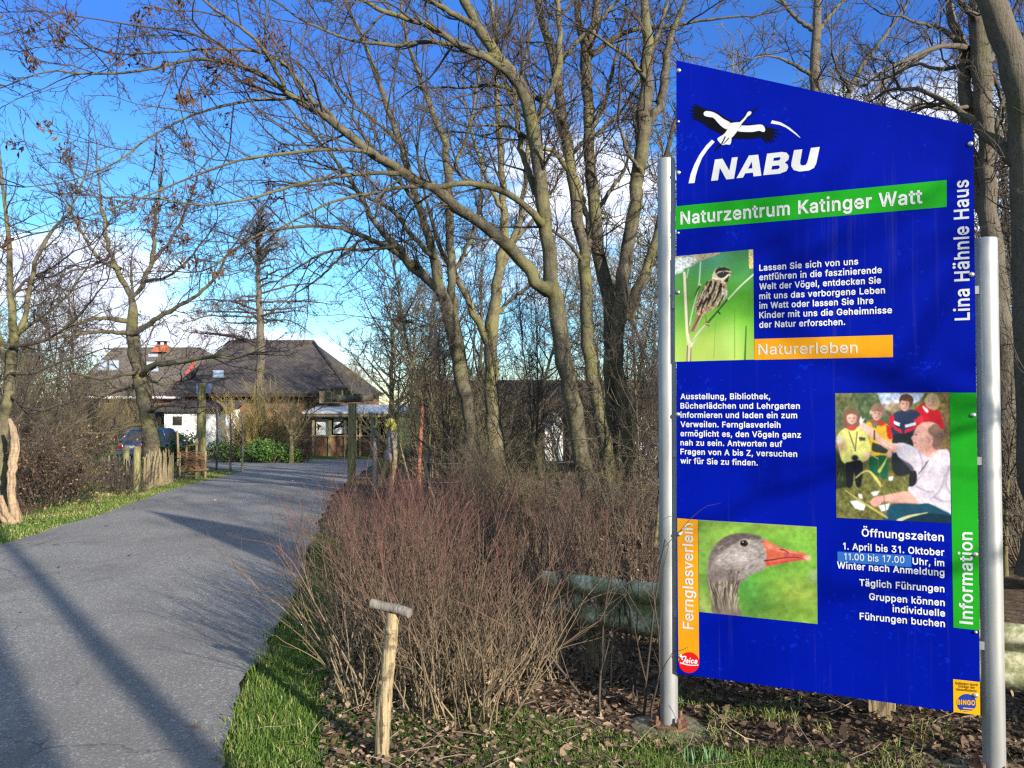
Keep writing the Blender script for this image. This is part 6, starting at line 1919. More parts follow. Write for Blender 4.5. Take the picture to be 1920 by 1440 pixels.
def car():
    Y = 35.0
    z0 = float(gz(Y)) - 0.02
    o = np.array(((245 - 960) / F_PX * Y, Y, z0))
    ang = math.radians(72)          # its back turned towards us, nose to the right and away
    fw = np.array((math.cos(ang), math.sin(ang), 0)); lf = np.array((-math.sin(ang), math.cos(ang), 0)); up = np.array((0, 0, 1.0))
    root = thing('parked_car', 'small dark blue hatchback with round red rear lights parked behind the pale paling fence', 'car', o)
    W = lambda x, y, z: o + fw * x + lf * y + up * z        # x forward from the rear bumper, y left, z up
    paint, t, b = new_mat('dark blue car paint', 0.25, 0.5)
    b.inputs['Base Color'].default_value = (0.015, 0.06, 0.16, 1)
    b.inputs['Coat Weight'].default_value = 0.6
    tyre = noise_mat('tyre rubber', ((0.3, (0.015, 0.015, 0.015)), (0.7, (0.03, 0.03, 0.03))), 9)
    chrome = noise_mat('bright car trim', ((0.3, (0.6, 0.6, 0.6)), (0.7, (0.75, 0.75, 0.75))), 9, rough=0.2, metal=0.9)
    red, t, b = new_mat('red light lens', 0.2, 0.5)
    b.inputs['Base Color'].default_value = (0.55, 0.012, 0.04, 1)
    # lofted body: cross rings along x
    secs = [(0.0, 0.62, 0.30, 0.62), (0.05, 0.74, 0.24, 0.82), (0.35, 0.80, 0.20, 0.90), (1.0, 0.83, 0.19, 0.90), (2.2, 0.83, 0.19, 0.88), (2.9, 0.82, 0.20, 0.86), (3.5, 0.76, 0.22, 0.74), (3.72, 0.62, 0.30, 0.58)]
    n = 20
    V, Fq = [], []
    for x, hw, zb, zt in secs:
        for k in range(n):
            a = 2 * PI * k / n
            cx, cz = math.cos(a), math.sin(a)
            e = 0.55
            V.append(W(x, hw * math.copysign(abs(cx) ** e, cx), (zb + zt) / 2 + (zt - zb) / 2 * math.copysign(abs(cz) ** e, cz)))
    for i in range(len(secs) - 1):
        for k in range(n):
            Fq.append([i * n + k, i * n + (k + 1) % n, (i + 1) * n + (k + 1) % n, (i + 1) * n + k])
    m = MB()
    m.add(V, [np.array(Fq), np.array([list(range(n))[::-1]]), np.array([[(len(secs) - 1) * n + k for k in range(n)]])])
    body = m.build('body', paint, root, True, auto=50)
    m = MB()
    bt = [W(0.18, 0.70, 0.86), W(0.18, -0.70, 0.86), W(2.85, -0.70, 0.86), W(2.85, 0.70, 0.86)]
    tp = [W(0.55, 0.56, 1.40), W(0.55, -0.56, 1.40), W(1.95, -0.56, 1.42), W(1.95, 0.56, 1.42)]
    m.hexa([bt[0], bt[1], bt[2], bt[3]], tp)
    m.build('cabin', M['glass'], root)
    m = MB()
    m.hexa([W(0.5, 0.6, 1.39), W(0.5, -0.6, 1.39), W(2.05, -0.59, 1.41), W(2.05, 0.59, 1.41)], [W(0.6, 0.54, 1.46), W(0.6, -0.54, 1.46), W(1.9, -0.53, 1.48), W(1.9, 0.53, 1.48)])
    m.build('roof', paint, root)
    for s in (1, -1):
        for (xa, za), (xb, zb), wd in (((0.14, 0.86), (0.53, 1.40), 0.07), ((1.45, 0.88), (1.35, 1.40), 0.05), ((2.86, 0.87), (1.98, 1.41), 0.045)):
            m = MB()
            m.tube([W(xa, s * 0.715, za), W(xb, s * 0.575, zb)], wd, 6)
            m.build('pillar', paint, root, True)
        lx = MB()
        c = W(0.045, s * 0.56, 0.66)
        lx.tube([c + fw * 0.04, c - fw * 0.02, c - fw * 0.045], [0.15, 0.15, 0.13], 18)
        lg = lx.build('rear_light', chrome, root, True, auto=40)
        lx = MB()
        lx.tube([c - fw * 0.04, c - fw * 0.06, c - fw * 0.066], [0.12, 0.115, 0.08], 18)
        lx.build('lens', red, lg, True, auto=40)
        for wx in (0.65, 3.0):
            wm = MB()
            c = W(wx, s * 0.74, 0.30)
            wm.tube([c - lf * 0.09, c - lf * 0.07, c + lf * 0.07, c + lf * 0.09], [0.27, 0.30, 0.30, 0.27], 22)
            wh = wm.build('wheel', tyre, root, True, auto=40)
            wm = MB()
            wm.tube([c + lf * s * 0.07, c + lf * s * 0.095], [0.19, 0.17], 16)
            wm.build('rim', chrome, wh, True, auto=40)
    m = MB()
    m.hexa([W(-0.015, 0.26, 0.60), W(-0.015, -0.26, 0.60), W(0.01, -0.26, 0.60), W(0.01, 0.26, 0.60)], [W(-0.015, 0.26, 0.71), W(-0.015, -0.26, 0.71), W(0.03, -0.26, 0.71), W(0.03, 0.26, 0.71)])
    m.build('number_plate', M['whitewash'], root)
    m = MB()
    m.hexa([W(-0.06, 0.70, 0.33), W(-0.06, -0.70, 0.33), W(0.15, -0.78, 0.33), W(0.15, 0.78, 0.33)], [W(-0.05, 0.70, 0.47), W(-0.05, -0.70, 0.47), W(0.15, -0.78, 0.47), W(0.15, 0.78, 0.47)])
    m.build('bumper', paint, root)


car()


def log(name_mat, p, r, parent, name, rng, sides=14, rough=0.05, cap=True, taper=1.0):
    """a natural round of wood through the points p"""
    S_ = smooth_path(np.asarray(p, float), 14)
    rr = np.linspace(r, r * taper, 14) * (1 + rng.normal(size=14) * rough)
    m = MB()
    m.tube(S_, rr, sides, cap)
    return m.build(name, name_mat, parent, True, auto=50)


def carved():
    rng = np.random.default_rng(8)
    # small T-shaped perch in the foreground
    b = G(716, 1424)
    Y = b[1]
    t = thing('wooden_perch', 'small pale T-shaped perch of debarked wood in front of the red tipped shrubs', 'perch', b)
    pp = [P(716, 1432, Y), P(719, 1360, Y), P(726, 1270, Y), P(731, 1210, Y), P(737, 1148, Y)]
    S_ = smooth_path(np.asarray(pp, float), 46)
    rr = np.linspace(0.0335, 0.029, 46) * (1 + 0.10 * (fbm(np.linspace(0, 14, 46), np.zeros(46), 3) - 0.5) + rng.normal(size=46) * 0.018)
    S_[:, 0] += 0.010 * (fbm(np.linspace(0, 7, 46), np.zeros(46), 5) - 0.5)
    m = MB()
    m.tube(S_, rr, 18)
    for h, a in ((12, 0.4), (24, -0.9), (33, 1.2), (39, -0.2)):
        dv = np.array((math.sin(a), -math.cos(a), 0.25))
        m.tube([S_[h] + dv * 0.02, S_[h] + dv * 0.034, S_[h] + dv * 0.041], [0.013, 0.010, 0.004], 8)
    post = m.build('post', M['perchwood'], t, True, auto=60)
    cb = [P(695, 1131, Y - 0.005), P(720, 1137, Y - 0.01), P(745, 1142, Y - 0.02), P(768, 1150, Y - 0.05)]
    log(M['greywood'], cb, 0.0215, t, 'crossbar', rng, 14, 0.035)
    # tall T-shaped perch with a thick log across
    Y = 16.5
    b = GX(660, Y)
    t = thing('log_perch', 'tall square post carrying a thick dark log across its top beside the road', 'perch', b)
    m = MB()
    w = 0.075
    top = P(661, 756, Y)
    m.hexa([b + (-w, -w, -0.1), b + (w, -w, -0.1), b + (w, w, -0.1), b + (-w, w, -0.1)], [top + (-w, -w, 0), top + (w, -w, 0), top + (w, w, 0), top + (-w, w, 0)])
    m.build('post', M['mosswood'], t)
    log(noise_mat('dark mossy bark', ((0.3, (0.03, 0.032, 0.022)), (0.7, (0.10, 0.10, 0.07))), 8, rough=0.95, bump=0.8), [P(623, 746, Y - 0.1), P(650, 748, Y - 0.02), P(675, 747, Y), P(698, 745, Y + 0.1)], 0.075, t, 'log', rng, 14, 0.06)
    # forked carved trunk with a mossy head
    Y = 13.5
    b = GX(735, Y)
    t = thing('carved_trunk', 'forked grey trunk sculpture with a bright mossy yellow head', 'sculpture', b)
    stem = [P(738, 840, Y), P(737, 820, Y), P(735, 800, Y), P(734, 792, Y)]
    log(M['greywood'], [P(731, 862, Y), P(734, 838, Y), P(736, 815, Y), P(736, 798, Y)], 0.105, t, 'torso', rng, 14, 0.05, True, 0.72)
    log(M['mosswood'], [P(733, 850, Y), P(726, 876, Y - 0.05), P(719, 895, Y - 0.08), P(713, 914, Y - 0.1)], 0.085, t, 'leg', rng, 12, 0.06, True, 0.62)
    log(M['palewood'], [P(737, 842, Y), P(740, 868, Y + 0.05), P(738, 892, Y + 0.1), P(735, 920, Y + 0.15)], 0.075, t, 'leg', rng, 12, 0.06, True, 0.7)
    mh = MB()
    for px, py, r in ((732, 792, 0.075), (738, 797, 0.06), (727, 797, 0.05), (735, 804, 0.05), (741, 805, 0.035), (726, 789, 0.03)):
        c = P(px, py, Y - 0.06)
        q = [(c + np.array((0, 0, math.sin(a) * r)), max(0.003, math.cos(a) * r)) for a in np.linspace(-1.5, 1.5, 8)]
        mh.tube([k[0] for k in q], [k[1] * (1 + 0.1 * rng.normal()) for k in q], 10)
    mh.build('head', M['moss'], t, True)
    # grey stake with a mossy ring and a blue stripe
    Y = 15.0
    b = GX(704, Y)
    t = thing('ringed_stake', 'grey stake with a mossy yellow ring near its top and a dark blue stripe', 'sculpture', b)
    log(M['greywood'], [b - (0, 0, 0.1), P(703, 850, Y), P(700, 815, Y), P(699, 774, Y)], 0.062, t, 'stake', rng, 12, 0.05, True, 0.7)
    ring = [P(702 + 4.6 * math.cos(a), 791 + 10 * math.sin(a), Y - 0.05) for a in np.linspace(-2.2, 2.2, 12)]
    m = MB()
    m.tube(ring, 0.026, 8)
    m.build('ring', M['moss'], t, True)
    m = MB()
    m.tube([P(703.5, 804, Y - 0.05), P(704.5, 821, Y - 0.05)], 0.014, 8)
    m.build('blue_stripe', M['solar'], t, True)
    # reddish pole, tall thin pole
    Y = 13.0
    b = GX(786, Y)
    t = thing('reddish_pole', 'straight reddish bark pole standing among the shrubs', 'pole', b)
    log(M['redwood'], [b - (0, 0, 0.1), P(787, 850, Y), P(790, 800, Y), P(792, 761, Y)], 0.040, t, 'pole', rng, 10, 0.05, True, 0.75)
    Y = 14.2
    b = GX(746, Y)
    t = thing('bare_sapling', 'thin upright bare sapling stem right beside the forked sculpture', 'sapling', b)
    q = [b - (0, 0, 0.1), P(747, 830, Y), P(747, 780, Y), P(747, 735, Y), P(750, 690, Y)]
    log(M['bark_yellow'], q, 0.030, t, 'stem', rng, 8, 0.05, True, 0.4)
    bag = Bag()
    S_ = smooth_path(np.array(q), 16)
    twigs_on(bag, [(S_[8:], np.linspace(0.022, 0.012, 8))], rng, dens=7, l1=(0.3, 0.8), r1=0.009, depth=3, k2=5, k3=4, r_min=0.004)
    bag.build('crown', M['twig_olive'], t)
    # leaning dead poles among the shrubs
    for i, (pa, pb, Y, lab) in enumerate(((((749, 832), (765, 868)), None, 13.6, 'thin dead pole leaning against the forked sculpture from the right'), (((793, 852), (806, 880)), None, 12.6, 'thin dead stick propped against the foot of the reddish pole'))):
        m = MB()
        a, c = P(*pa[0], Y), GX(pa[1][0] + 12, Y - 0.4)
        m.tube([a, (a + c) / 2, c - (0, 0, .05)], [0.016, 0.02, 0.022], 8)
        tag(m.build('leaning_pole', M['palewood'], None, True), lab, 'pole', 'leaning dead poles')
    # tall timber post and slim stakes on the left of the road
    Y = 20.0
    b = GX(377, Y)
    t = thing('timber_post', 'thick mossy timber post taller than the white annexe behind it', 'post', b)
    log(M['mosswood'], [b - (0, 0, 0.2), P(377, 830, Y), P(378, 770, Y), P(379, 718, Y)], 0.150, t, 'post', rng, 12, 0.03, True, 0.62)
    for px, top, Y, lab in ((407, 764, 23.5, 'slim dark stake closest to the thick timber post'), (433, 775, 24.0, 'slim dark stake between two others by the evergreen bed'), (455, 772, 22.3, 'slim dark stake nearest to the asphalt at the bend'), (334, 806, 19.5, 'slim pale stake behind the end of the paling fence')):
        b = GX(px, Y)
        m = MB()
        c = P(px - 1, top, Y)
        m.tube([b - (0, 0, .1), (b + c) / 2 + (0.02, 0, 0), c], [0.035, 0.03, 0.024], 8)
        tag(m.build('garden_stake', M['palewood'] if px == 334 else M['greywood'], None, True), lab, 'stake', 'slim stakes by the garden bed')
    # wattle hurdle
    Y = 18.6
    b = GX(362, Y)
    t = thing('wattle_hurdle', 'low woven wattle hurdle with a bottom rail at the foot of the thick post', 'hurdle', b)
    for px, top in ((338, 850), (350, 838), (369, 822), (386, 846)):
        m = MB()
        g = GX(px, Y)
        m.tube([g - (0, 0, .1), P(px, top, Y)], [0.03, 0.024], 8)
        m.build('upright', M['palewood'], t, True)
    m = MB()
    for k in range(34):
        y = 848 + k * 1.05
        x0, x1 = rng.uniform(333, 348), rng.uniform(372, 392)
        pts = [P(x0 + (x1 - x0) * s, y + rng.normal() * 2.2, Y + 0.04 * (1 if (j + k) % 2 else -1)) for j, s in enumerate(np.linspace(0, 1, 6))]
        m.tube(smooth_path(np.array(pts), 12), 0.011, 5)
    m.tube([P(348, 884, Y - 0.05), P(391, 880, Y - 0.05)], 0.03, 7)
    m.tube([P(342, 838, Y - 0.03), P(372, 832, Y - 0.03), P(372, 826, Y)], 0.018, 6)
    m.tube([P(350, 880, Y - 0.06), P(374, 858, Y - 0.06)], 0.016, 6)
    m.build('woven_rods', M['brownwood'], t, True)
    # chestnut paling fence
    def paling(name, lab, p0, p1, n, hgt, mat, postpx):
        t = thing('paling_fence', lab, 'fence', (p0 + p1) / 2, 'chestnut paling fences')
        m = MB()
        for k in range(n):
            s = (k + 0.5) / n
            c = p0 + (p1 - p0) * s
            h = hgt * rng.uniform(0.86, 1.08)
            lean = np.array((rng.normal() * 0.05, rng.normal() * 0.04, 0))
            w = rng.uniform(0.015, 0.023)
            m.tube([c - (0, 0, .05), c + lean * 0.5 + (0, 0, h * 0.6), c + lean + (0, 0, h * 0.95), c + lean + (0, 0, h)], [w, w * 0.95, w * 0.8, w * 0.3], 5)
        for z in (0.3, 0.78):
            m.tube([p0 + (0, -0.03, hgt * z), p1 + (0, -0.03, hgt * z)], 0.006, 4)
        m.build('pales', mat, t)
        for c, h, r in postpx:
            m = MB()
            m.tube([c - (0, 0, .15), c + (0, 0, h * 0.98), c + (0, 0, h)], [r, r, r * 0.8], 12)
            m.build('post', M['mosswood'], t, True, auto=40)
    a, c = G(268, 921), GX(326, 17.2)
    paling('f', 'upright pale paling fence beside the round mossy post at the road edge', a, c, 27, 0.74, M['pales'], [(a + (-0.12, 0, 0), 0.86, 0.065)])
    a2, c2 = GX(196, 17.5), GX(258, 15.2)
    paling('f', 'greyer paling fence running back behind the brown leaved hedge bush', a2, c2, 18, 0.6, M['greywood'], [(GX(238, 16.0), 0.84, 0.06)])
    # guard rail behind the sign
    pa, pb = P(925, HOR, 5.0), P(2080, HOR, 3.38)
    # fit through the two places seen on either side of the board
    q1, q2 = P(1200, HOR, 4.47), P(1900, HOR, 3.62)
    d = unit((q2 - q1) * np.array((1, 1, 0)))
    nrm = np.array((d[1], -d[0], 0))
    s0, s1 = -0.62, 3.6
    t = thing('guard_rail', 'mossy grey metal guard rail standing behind the blue board', 'guard rail', q1 * np.array((1, 1, 0)))
    prof = [(0.000, 0.575), (0.020, 0.572), (0.055, 0.535), (0.055, 0.500), (0.012, 0.462), (-0.012, 0.440), (-0.012, 0.412), (0.012, 0.392), (0.060, 0.352), (0.060, 0.312), (0.024, 0.272), (0.000, 0.268)]
    prof = smooth_path(np.array([(a, z - 0.0) for a, z in prof]), 30)
    n = 40
    V, Fq = [], []
    for i in range(n):
        s = s0 + (s1 - s0) * i / (n - 1)
        for a, z in prof:
            V.append(q1 * np.array((1, 1, 0)) + d * s + nrm * a + np.array((0, 0, z)))
    k = len(prof)
    for i in range(n - 1):
        for j in range(k - 1):
            Fq.append([i * k + j, (i + 1) * k + j, (i + 1) * k + j + 1, i * k + j + 1])
    m = MB()
    m.add(V, [np.array(Fq)])
    rail_m, tt, bb = new_mat('mossy galvanised rail', 0.75, 0.3)
    v = pos(tt)
    sx = tt.n('ShaderNodeSeparateXYZ')
    tt.l(v, sx.inputs[0])
    nn = tt.noise(v, 7, 6, 0.7)
    alg = tt.mapr(tt.math('ADD', nn, tt.math('MULTIPLY', tt.noise(v, 60, 3), 0.3)), 0.50, 0.78, 0, 1, True)
    c = tt.ramp(alg, ((0.0, (0.44, 0.43, 0.31)), (0.35, (0.26, 0.26, 0.15)), (1.0, (0.115, 0.13, 0.045))))
    tt.l(c, bb.inputs['Base Color'])
    add_bump(tt, bb, nn, 0.3, 0.01)
    ro = m.build('rail', rail_m, t, True)
    for s in (-0.30, 1.25, 2.8):
        c = q1 * np.array((1, 1, 0)) + d * s - nrm * 0.035
        z0 = float(ground_z(np.array([c[0]]), np.array([c[1]]))[0])
        m = MB()
        ang = math.atan2(d[1], d[0])
        m.box(c + (0, 0, (z0 + 0.5) / 2 - 0.05) , (0.12, 0.07, 0.55 - z0 + 0.1), ang)
        m.build('post', M['perchwood'], t)
        b = MB()
        cc = q1 * np.array((1, 1, 0)) + d * s + np.array((0, 0, 0.425))
        b.tube([cc - nrm * 0.012, cc + nrm * 0.004], [0.016, 0.013], 8)
        b.build('bolt', M['bolt'], t, True)
    # thin wire fence across the clearing
    Y = 12.5
    t = thing('wire_fence', 'sagging wire fence with thin stakes crossing the clearing behind the thicket', 'fence', GX(1000, Y))
    for px in (800, 905, 1025, 1130, 1235):
        m = MB()
        g = GX(px, Y)
        m.tube([g - (0, 0, .1), g + (rng.normal() * 0.04, 0, 0.75)], [0.022, 0.018], 6)
        m.build('stake', M['greywood'], t, True)
    for h in (0.35, 0.65):
        m = MB()
        pts = [GX(px, Y) + (0, -0.02, h + 0.02 * math.sin(px)) for px in range(800, 1260, 27)]
        m.tube(np.array(pts), 0.0045, 4)
        m.build('wire', M['bolt'], t, True)


carved()


def shoots():
    rng = np.random.default_rng(14)
    c = G(1326, 1438)
    n = 46
    x, y = c[0] + rng.uniform(-0.10, 0.10, n), c[1] + rng.uniform(-0.05, 0.05, n)
    V, q, t3 = blades(x, y, 0.105, 0.0042, rng, 0.22)
    o = link('bulb_shoots', mesh_np('bulb_shoots', V - c, [q, t3], M['shoot'], False, {'rnd': np.repeat(rng.uniform(size=n), 5)}), None, [float(v) for v in c])
    tag(o, 'tuft of blue green bulb shoots in the grass below the board', 'plant')


shoots()

# ------------------------------------------------------------------ trees that frame the view
def framing_trees():
    rng = np.random.default_rng(101)
    # A: leaning tree whose long limbs reach over the road
    Y = 10.0
    tr = [(1112, 1003, 40), (1096, 880, 40), (1079, 780, 41), (1059, 680, 41), (1046, 600, 42), (1029, 486, 36), (1020, 400, 34), (1014, 340, 33), (1000, 243, 33), (975, 160, 31), (941, 117, 29), (902, 58, 26), (873, 5, 22), (840, -60, 17), (800, -140, 12)]
    st = [px_limb(tr, Y, 40, -0.6, 0.78, 0.012, rng)]
    L = []
    def limb(pp, dY, y0=None, n=24, jit=0.025):
        L.append(dict(pp=pp, n=n, dY=dY, w=0.88, jit=jit))
    limb([(1022, 545, 30), (980, 486, 28), (941, 452, 26), (902, 418, 25), (854, 384, 25), (810, 350, 23), (737, 311, 21), (693, 282, 20), (640, 238, 18), (600, 215, 16), (560, 187, 14), (502, 147, 12), (435, 120, 9), (364, 111, 7), (267, 133, 5.5), (155, 138, 4.5), (89, 133, 3.5), (5, 164, 2.5)], -2.2, Y, 40)
    limb([(1014, 418, 17), (985, 385, 15), (950, 363, 14), (915, 350, 14), (870, 343, 12), (820, 352, 11), (770, 350, 9), (700, 362, 7), (620, 380, 5), (520, 430, 3)], -1.2)
    limb([(533, 162, 10), (515, 125, 9), (498, 98, 8.5), (470, 65, 7.5), (427, 35, 6.5), (382, 0, 5.5), (330, -50, 4)], -0.6, 8.6)
    limb([(640, 240, 9), (600, 196, 9), (555, 184, 8), (500, 186, 6.5), (444, 193, 6), (355, 218, 5), (275, 262, 4), (222, 302, 3.5), (133, 338, 2.8), (44, 351, 2)], -1.0, 8.9)
    limb([(700, 288, 9), (660, 282, 8), (604, 280, 7.5), (520, 290, 6), (444, 302, 5), (340, 340, 4), (240, 380, 3), (150, 410, 2)], -1.1, 9.0)
    limb([(760, 322, 10), (700, 325, 8.5), (640, 330, 8), (560, 345, 6.5), (470, 372, 5), (380, 384, 4), (300, 372, 3)], -0.8, 9.2)
    limb([(600, 212, 8), (560, 150, 7.5), (520, 110, 7), (470, 95, 6), (400, 92, 5), (300, 98, 4), (190, 96, 3), (100, 40, 2)], -0.8, 8.7)
    limb([(470, 130, 7), (420, 90, 6), (350, 60, 5), (270, 50, 4), (190, 38, 3), (110, 25, 2)], -0.8, 8.4)
    limb([(975, 165, 18), (930, 120, 16), (870, 90, 14), (800, 50, 12), (720, 20, 10), (640, -20, 8)], -1.0)
    limb([(1000, 245, 16), (1040, 150, 15), (1050, 80, 13), (1045, 0, 11), (1040, -60, 8)], 0.6)
    limb([(941, 117, 15), (890, 95, 12), (820, 78, 10), (740, 85, 8), (660, 75, 6), (580, 45, 4.5)], -0.8)
    limb([(902, 60, 14), (850, 25, 12), (790, -5, 10), (700, -30, 8)], -0.4)
    limb([(1020, 405, 13), (985, 300, 12), (975, 272, 12), (968, 200, 10), (935, 120, 8), (930, 40, 6)], 0.8)
    zone = lambda p: (p[:, 0] < -2.4)
    skeleton_tree('overhanging_tree', 'leaning bare tree whose long limbs with brown seed clusters overhang the road', 'tree', GX(1112, Y), st, L, M['bark'], M['twig'], rng, clusters=85, cluster_zone=zone, cl_n=18, cl_s=0.038, cl_q=0.07,
                  dens=4.2, l1=(0.45, 1.5), r1=0.015, k2=5, k3=5, k4=2, depth=4, r_min=0.0033, wob=0.15, spread=(30, 68), up=0.10)
    # B: twin trunk behind the shrubs
    Y = 15.0
    st = [px_limb([(884, 905, 46), (882, 793, 42), (868, 720, 42), (854, 646, 40), (836, 575, 38), (825, 535, 33), (810, 476, 27), (781, 374, 23), (752, 272, 20), (723, 194, 17), (698, 117, 14), (674, 58, 11), (650, 10, 9), (630, -50, 6)], Y, 40, 0.4, 0.62, 0.018, rng),
          px_limb([(868, 700, 30), (856, 622, 26), (846, 520, 22), (844, 437, 21), (838, 340, 20), (834, 267, 17), (820, 233, 15), (800, 180, 13), (781, 131, 11), (760, 60, 8), (750, -20, 6)], Y + 0.3, 36, 0.5, 0.75, 0.018, rng)]
    L = []
    for pp, dY in (([(830, 555, 22), (786, 505, 20), (740, 462, 17), (690, 395, 13), (645, 320, 10), (600, 268, 8), (540, 200, 5)], -1.0), ([(832, 560, 18), (780, 508, 16), (737, 471, 14), (690, 447, 12), (640, 428, 10), (560, 425, 8), (480, 442, 6), (400, 500, 4)], -1.2),
                   ([(812, 480, 14), (770, 440, 12), (737, 395, 11), (690, 370, 9), (640, 345, 7), (560, 350, 4)], -0.6), ([(740, 462, 10), (680, 468, 8), (620, 470, 7), (560, 500, 5), (520, 530, 3)], -0.6), ([(690, 445, 9), (640, 480, 7), (600, 520, 5), (540, 560, 3)], -0.5),
                   ([(783, 380, 12), (740, 330, 10), (690, 265, 8), (650, 200, 6), (600, 130, 4)], -0.5), ([(846, 520, 12), (880, 450, 10), (900, 380, 8), (905, 300, 6)], 0.5), ([(838, 340, 11), (870, 270, 9), (890, 190, 7), (900, 110, 5)], 0.4),
                   ([(752, 272, 11), (720, 240, 9), (670, 200, 7), (620, 150, 5)], -0.4), ([(862, 640, 9), (830, 600, 8), (800, 612, 7), (770, 605, 5), (740, 600, 3)], -0.4)):
        L.append(dict(pp=pp, n=24, dY=dY, w=0.74, jit=0.03))
    skeleton_tree('twin_trunk_tree', 'bare twin trunked tree arching left behind the leaning tree', 'tree', GX(884, Y), st, L, M['bark'], M['twig'], rng, clusters=260, cl_n=3, cl_s=0.05, cl_q=0.05,
                  dens=3.3, l1=(0.6, 1.8), r1=0.016, k2=6, k3=5, k4=2, depth=4, r_min=0.0042, wob=0.14, spread=(30, 65))
    # C: forked tree right of it
    Y = 16.0
    st = [px_limb([(930, 905, 46), (923, 793, 42), (920, 660, 42), (922, 607, 40), (932, 525, 30), (946, 437, 24), (943, 340, 21), (934, 219, 18), (928, 97, 14), (922, 0, 10), (918, -60, 7)], Y, 38, 0.3, 0.62, 0.018, rng)]
    L = []
    for pp, dY in (([(912, 640, 24), (898, 600, 20), (872, 548, 17), (850, 512, 15), (820, 450, 11), (800, 380, 8), (785, 300, 5)], -0.7), ([(932, 525, 20), (952, 470, 18), (975, 413, 15), (985, 340, 12), (990, 250, 9), (985, 150, 6)], 0.5), ([(940, 500, 14), (965, 450, 12), (1010, 400, 9), (1050, 330, 6)], 0.8),
                   ([(944, 400, 12), (915, 340, 10), (890, 270, 8), (870, 190, 5)], -0.4), ([(936, 250, 10), (965, 190, 8), (985, 110, 6), (1000, 30, 4)], 0.4), ([(922, 600, 12), (960, 560, 10), (1000, 530, 7), (1030, 480, 4)], 0.7)):
        L.append(dict(pp=pp, n=22, dY=dY, w=0.74, jit=0.03))
    skeleton_tree('forked_tree', 'bare tree forking low between the twin trunked tree and the leaning tree', 'tree', GX(930, Y), st, L, M['bark_yellow'], M['twig'], rng,
                  dens=3.3, l1=(0.6, 1.8), r1=0.016, k2=6, k3=5, k4=2, depth=4, r_min=0.0045, wob=0.14)
    # D
    Y = 10.2
    st = [px_limb([(1165, 1003, 34), (1140, 870, 32), (1125, 780, 30), (1110, 700, 30), (1102, 651, 29), (1098, 560, 29), (1097, 486, 28), (1083, 400, 26), (1073, 330, 25), (1058, 240, 23), (1044, 150, 21), (1030, 80, 19), (1014, 24, 17), (1000, -40, 13), (985, -120, 9)], Y, 40, 0.3, 0.84, 0.014, rng)]
    L = []
    for pp, dY in (([(1098, 470, 15), (1106, 440, 14), (1100, 400, 13), (1083, 345, 12), (1068, 310, 11)], 0.1), ([(1058, 230, 13), (1020, 190, 12), (980, 175, 10), (930, 160, 8), (860, 165, 5)], -0.6), ([(1040, 140, 12), (1070, 90, 11), (1110, 50, 9), (1150, 10, 7), (1190, -40, 5)], 0.5),
                   ([(1073, 330, 11), (1040, 285, 9), (1010, 275, 8), (960, 240, 6), (900, 235, 4)], -0.5), ([(1064, 300, 10), (1090, 270, 9), (1120, 250, 8), (1160, 215, 6), (1200, 150, 4)], 0.4), ([(1097, 500, 9), (1070, 460, 8), (1030, 430, 6), (990, 425, 4)], -0.4)):
        L.append(dict(pp=pp, n=22, dY=dY, w=0.88, jit=0.02))
    skeleton_tree('slender_tree', 'slender bare tree just right of the leaning tree', 'tree', GX(1165, Y), st, L, M['bark'], M['twig'], rng, clusters=260, cl_n=3, cl_s=0.05, cl_q=0.05, dens=3.4, l1=(0.4, 1.35), r1=0.013, k2=6, k3=5, k4=2, depth=4, r_min=0.0033, wob=0.15)
    # E + F: stems from one stool
    Y = 10.6
    st = [px_limb([(1146, 1000, 40), (1145, 943, 40), (1147, 860, 42), (1150, 760, 44), (1147, 660, 42), (1143, 583, 38), (1126, 486, 36), (1111, 365, 33), (1107, 280, 31), (1104, 194, 29), (1097, 107, 28), (1088, 50, 20), (1078, -10, 15), (1070, -70, 10)], Y, 40, 0.3, 0.7, 0.014, rng),
          px_limb([(1170, 1000, 28), (1178, 893, 28), (1172, 793, 30), (1158, 690, 32), (1157, 632, 33), (1168, 540, 32), (1179, 462, 31), (1190, 380, 30), (1199, 316, 31), (1208, 240, 32), (1213, 170, 31), (1214, 100, 26), (1213, 49, 22), (1206, -20, 16), (1200, -90, 10)], Y - 0.2, 40, 0.0, 0.82, 0.014, rng),
          px_limb([(1178, 600, 22), (1192, 555, 21), (1206, 520, 20), (1220, 480, 18), (1232, 440, 16), (1240, 380, 13), (1246, 300, 10)], Y + 0.1, 24, 0.3, 1, 0.012, rng)]
    L = []
    for pp, dY in (([(1099, 115, 20), (1112, 60, 18), (1121, 0, 15), (1126, -60, 11)], 0.2), ([(1208, 235, 20), (1228, 215, 19), (1240, 190, 19), (1247, 130, 17), (1257, 73, 14), (1275, 25, 11), (1295, -30, 8)], 0.2), ([(1100, 120, 13), (1135, 85, 12), (1180, 58, 10), (1250, 50, 8), (1320, 38, 6), (1390, 30, 4)], -0.4),
                   ([(1107, 250, 11), (1130, 200, 10), (1150, 130, 8), (1165, 60, 6)], 0.3), ([(1116, 400, 10), (1150, 350, 9), (1170, 320, 7)], 0.4), ([(1212, 150, 10), (1180, 110, 9), (1150, 90, 7), (1110, 60, 5)], -0.3),
                   ([(1214, 110, 11), (1235, 60, 10), (1250, 10, 8), (1262, -40, 6)], 0.3), ([(1130, 500, 12), (1150, 530, 11), (1168, 575, 9)], 0.1), ([(1200, 320, 9), (1175, 280, 8), (1160, 230, 6)], -0.3)):
        L.append(dict(pp=pp, n=22, dY=dY, w=0.88, jit=0.02))
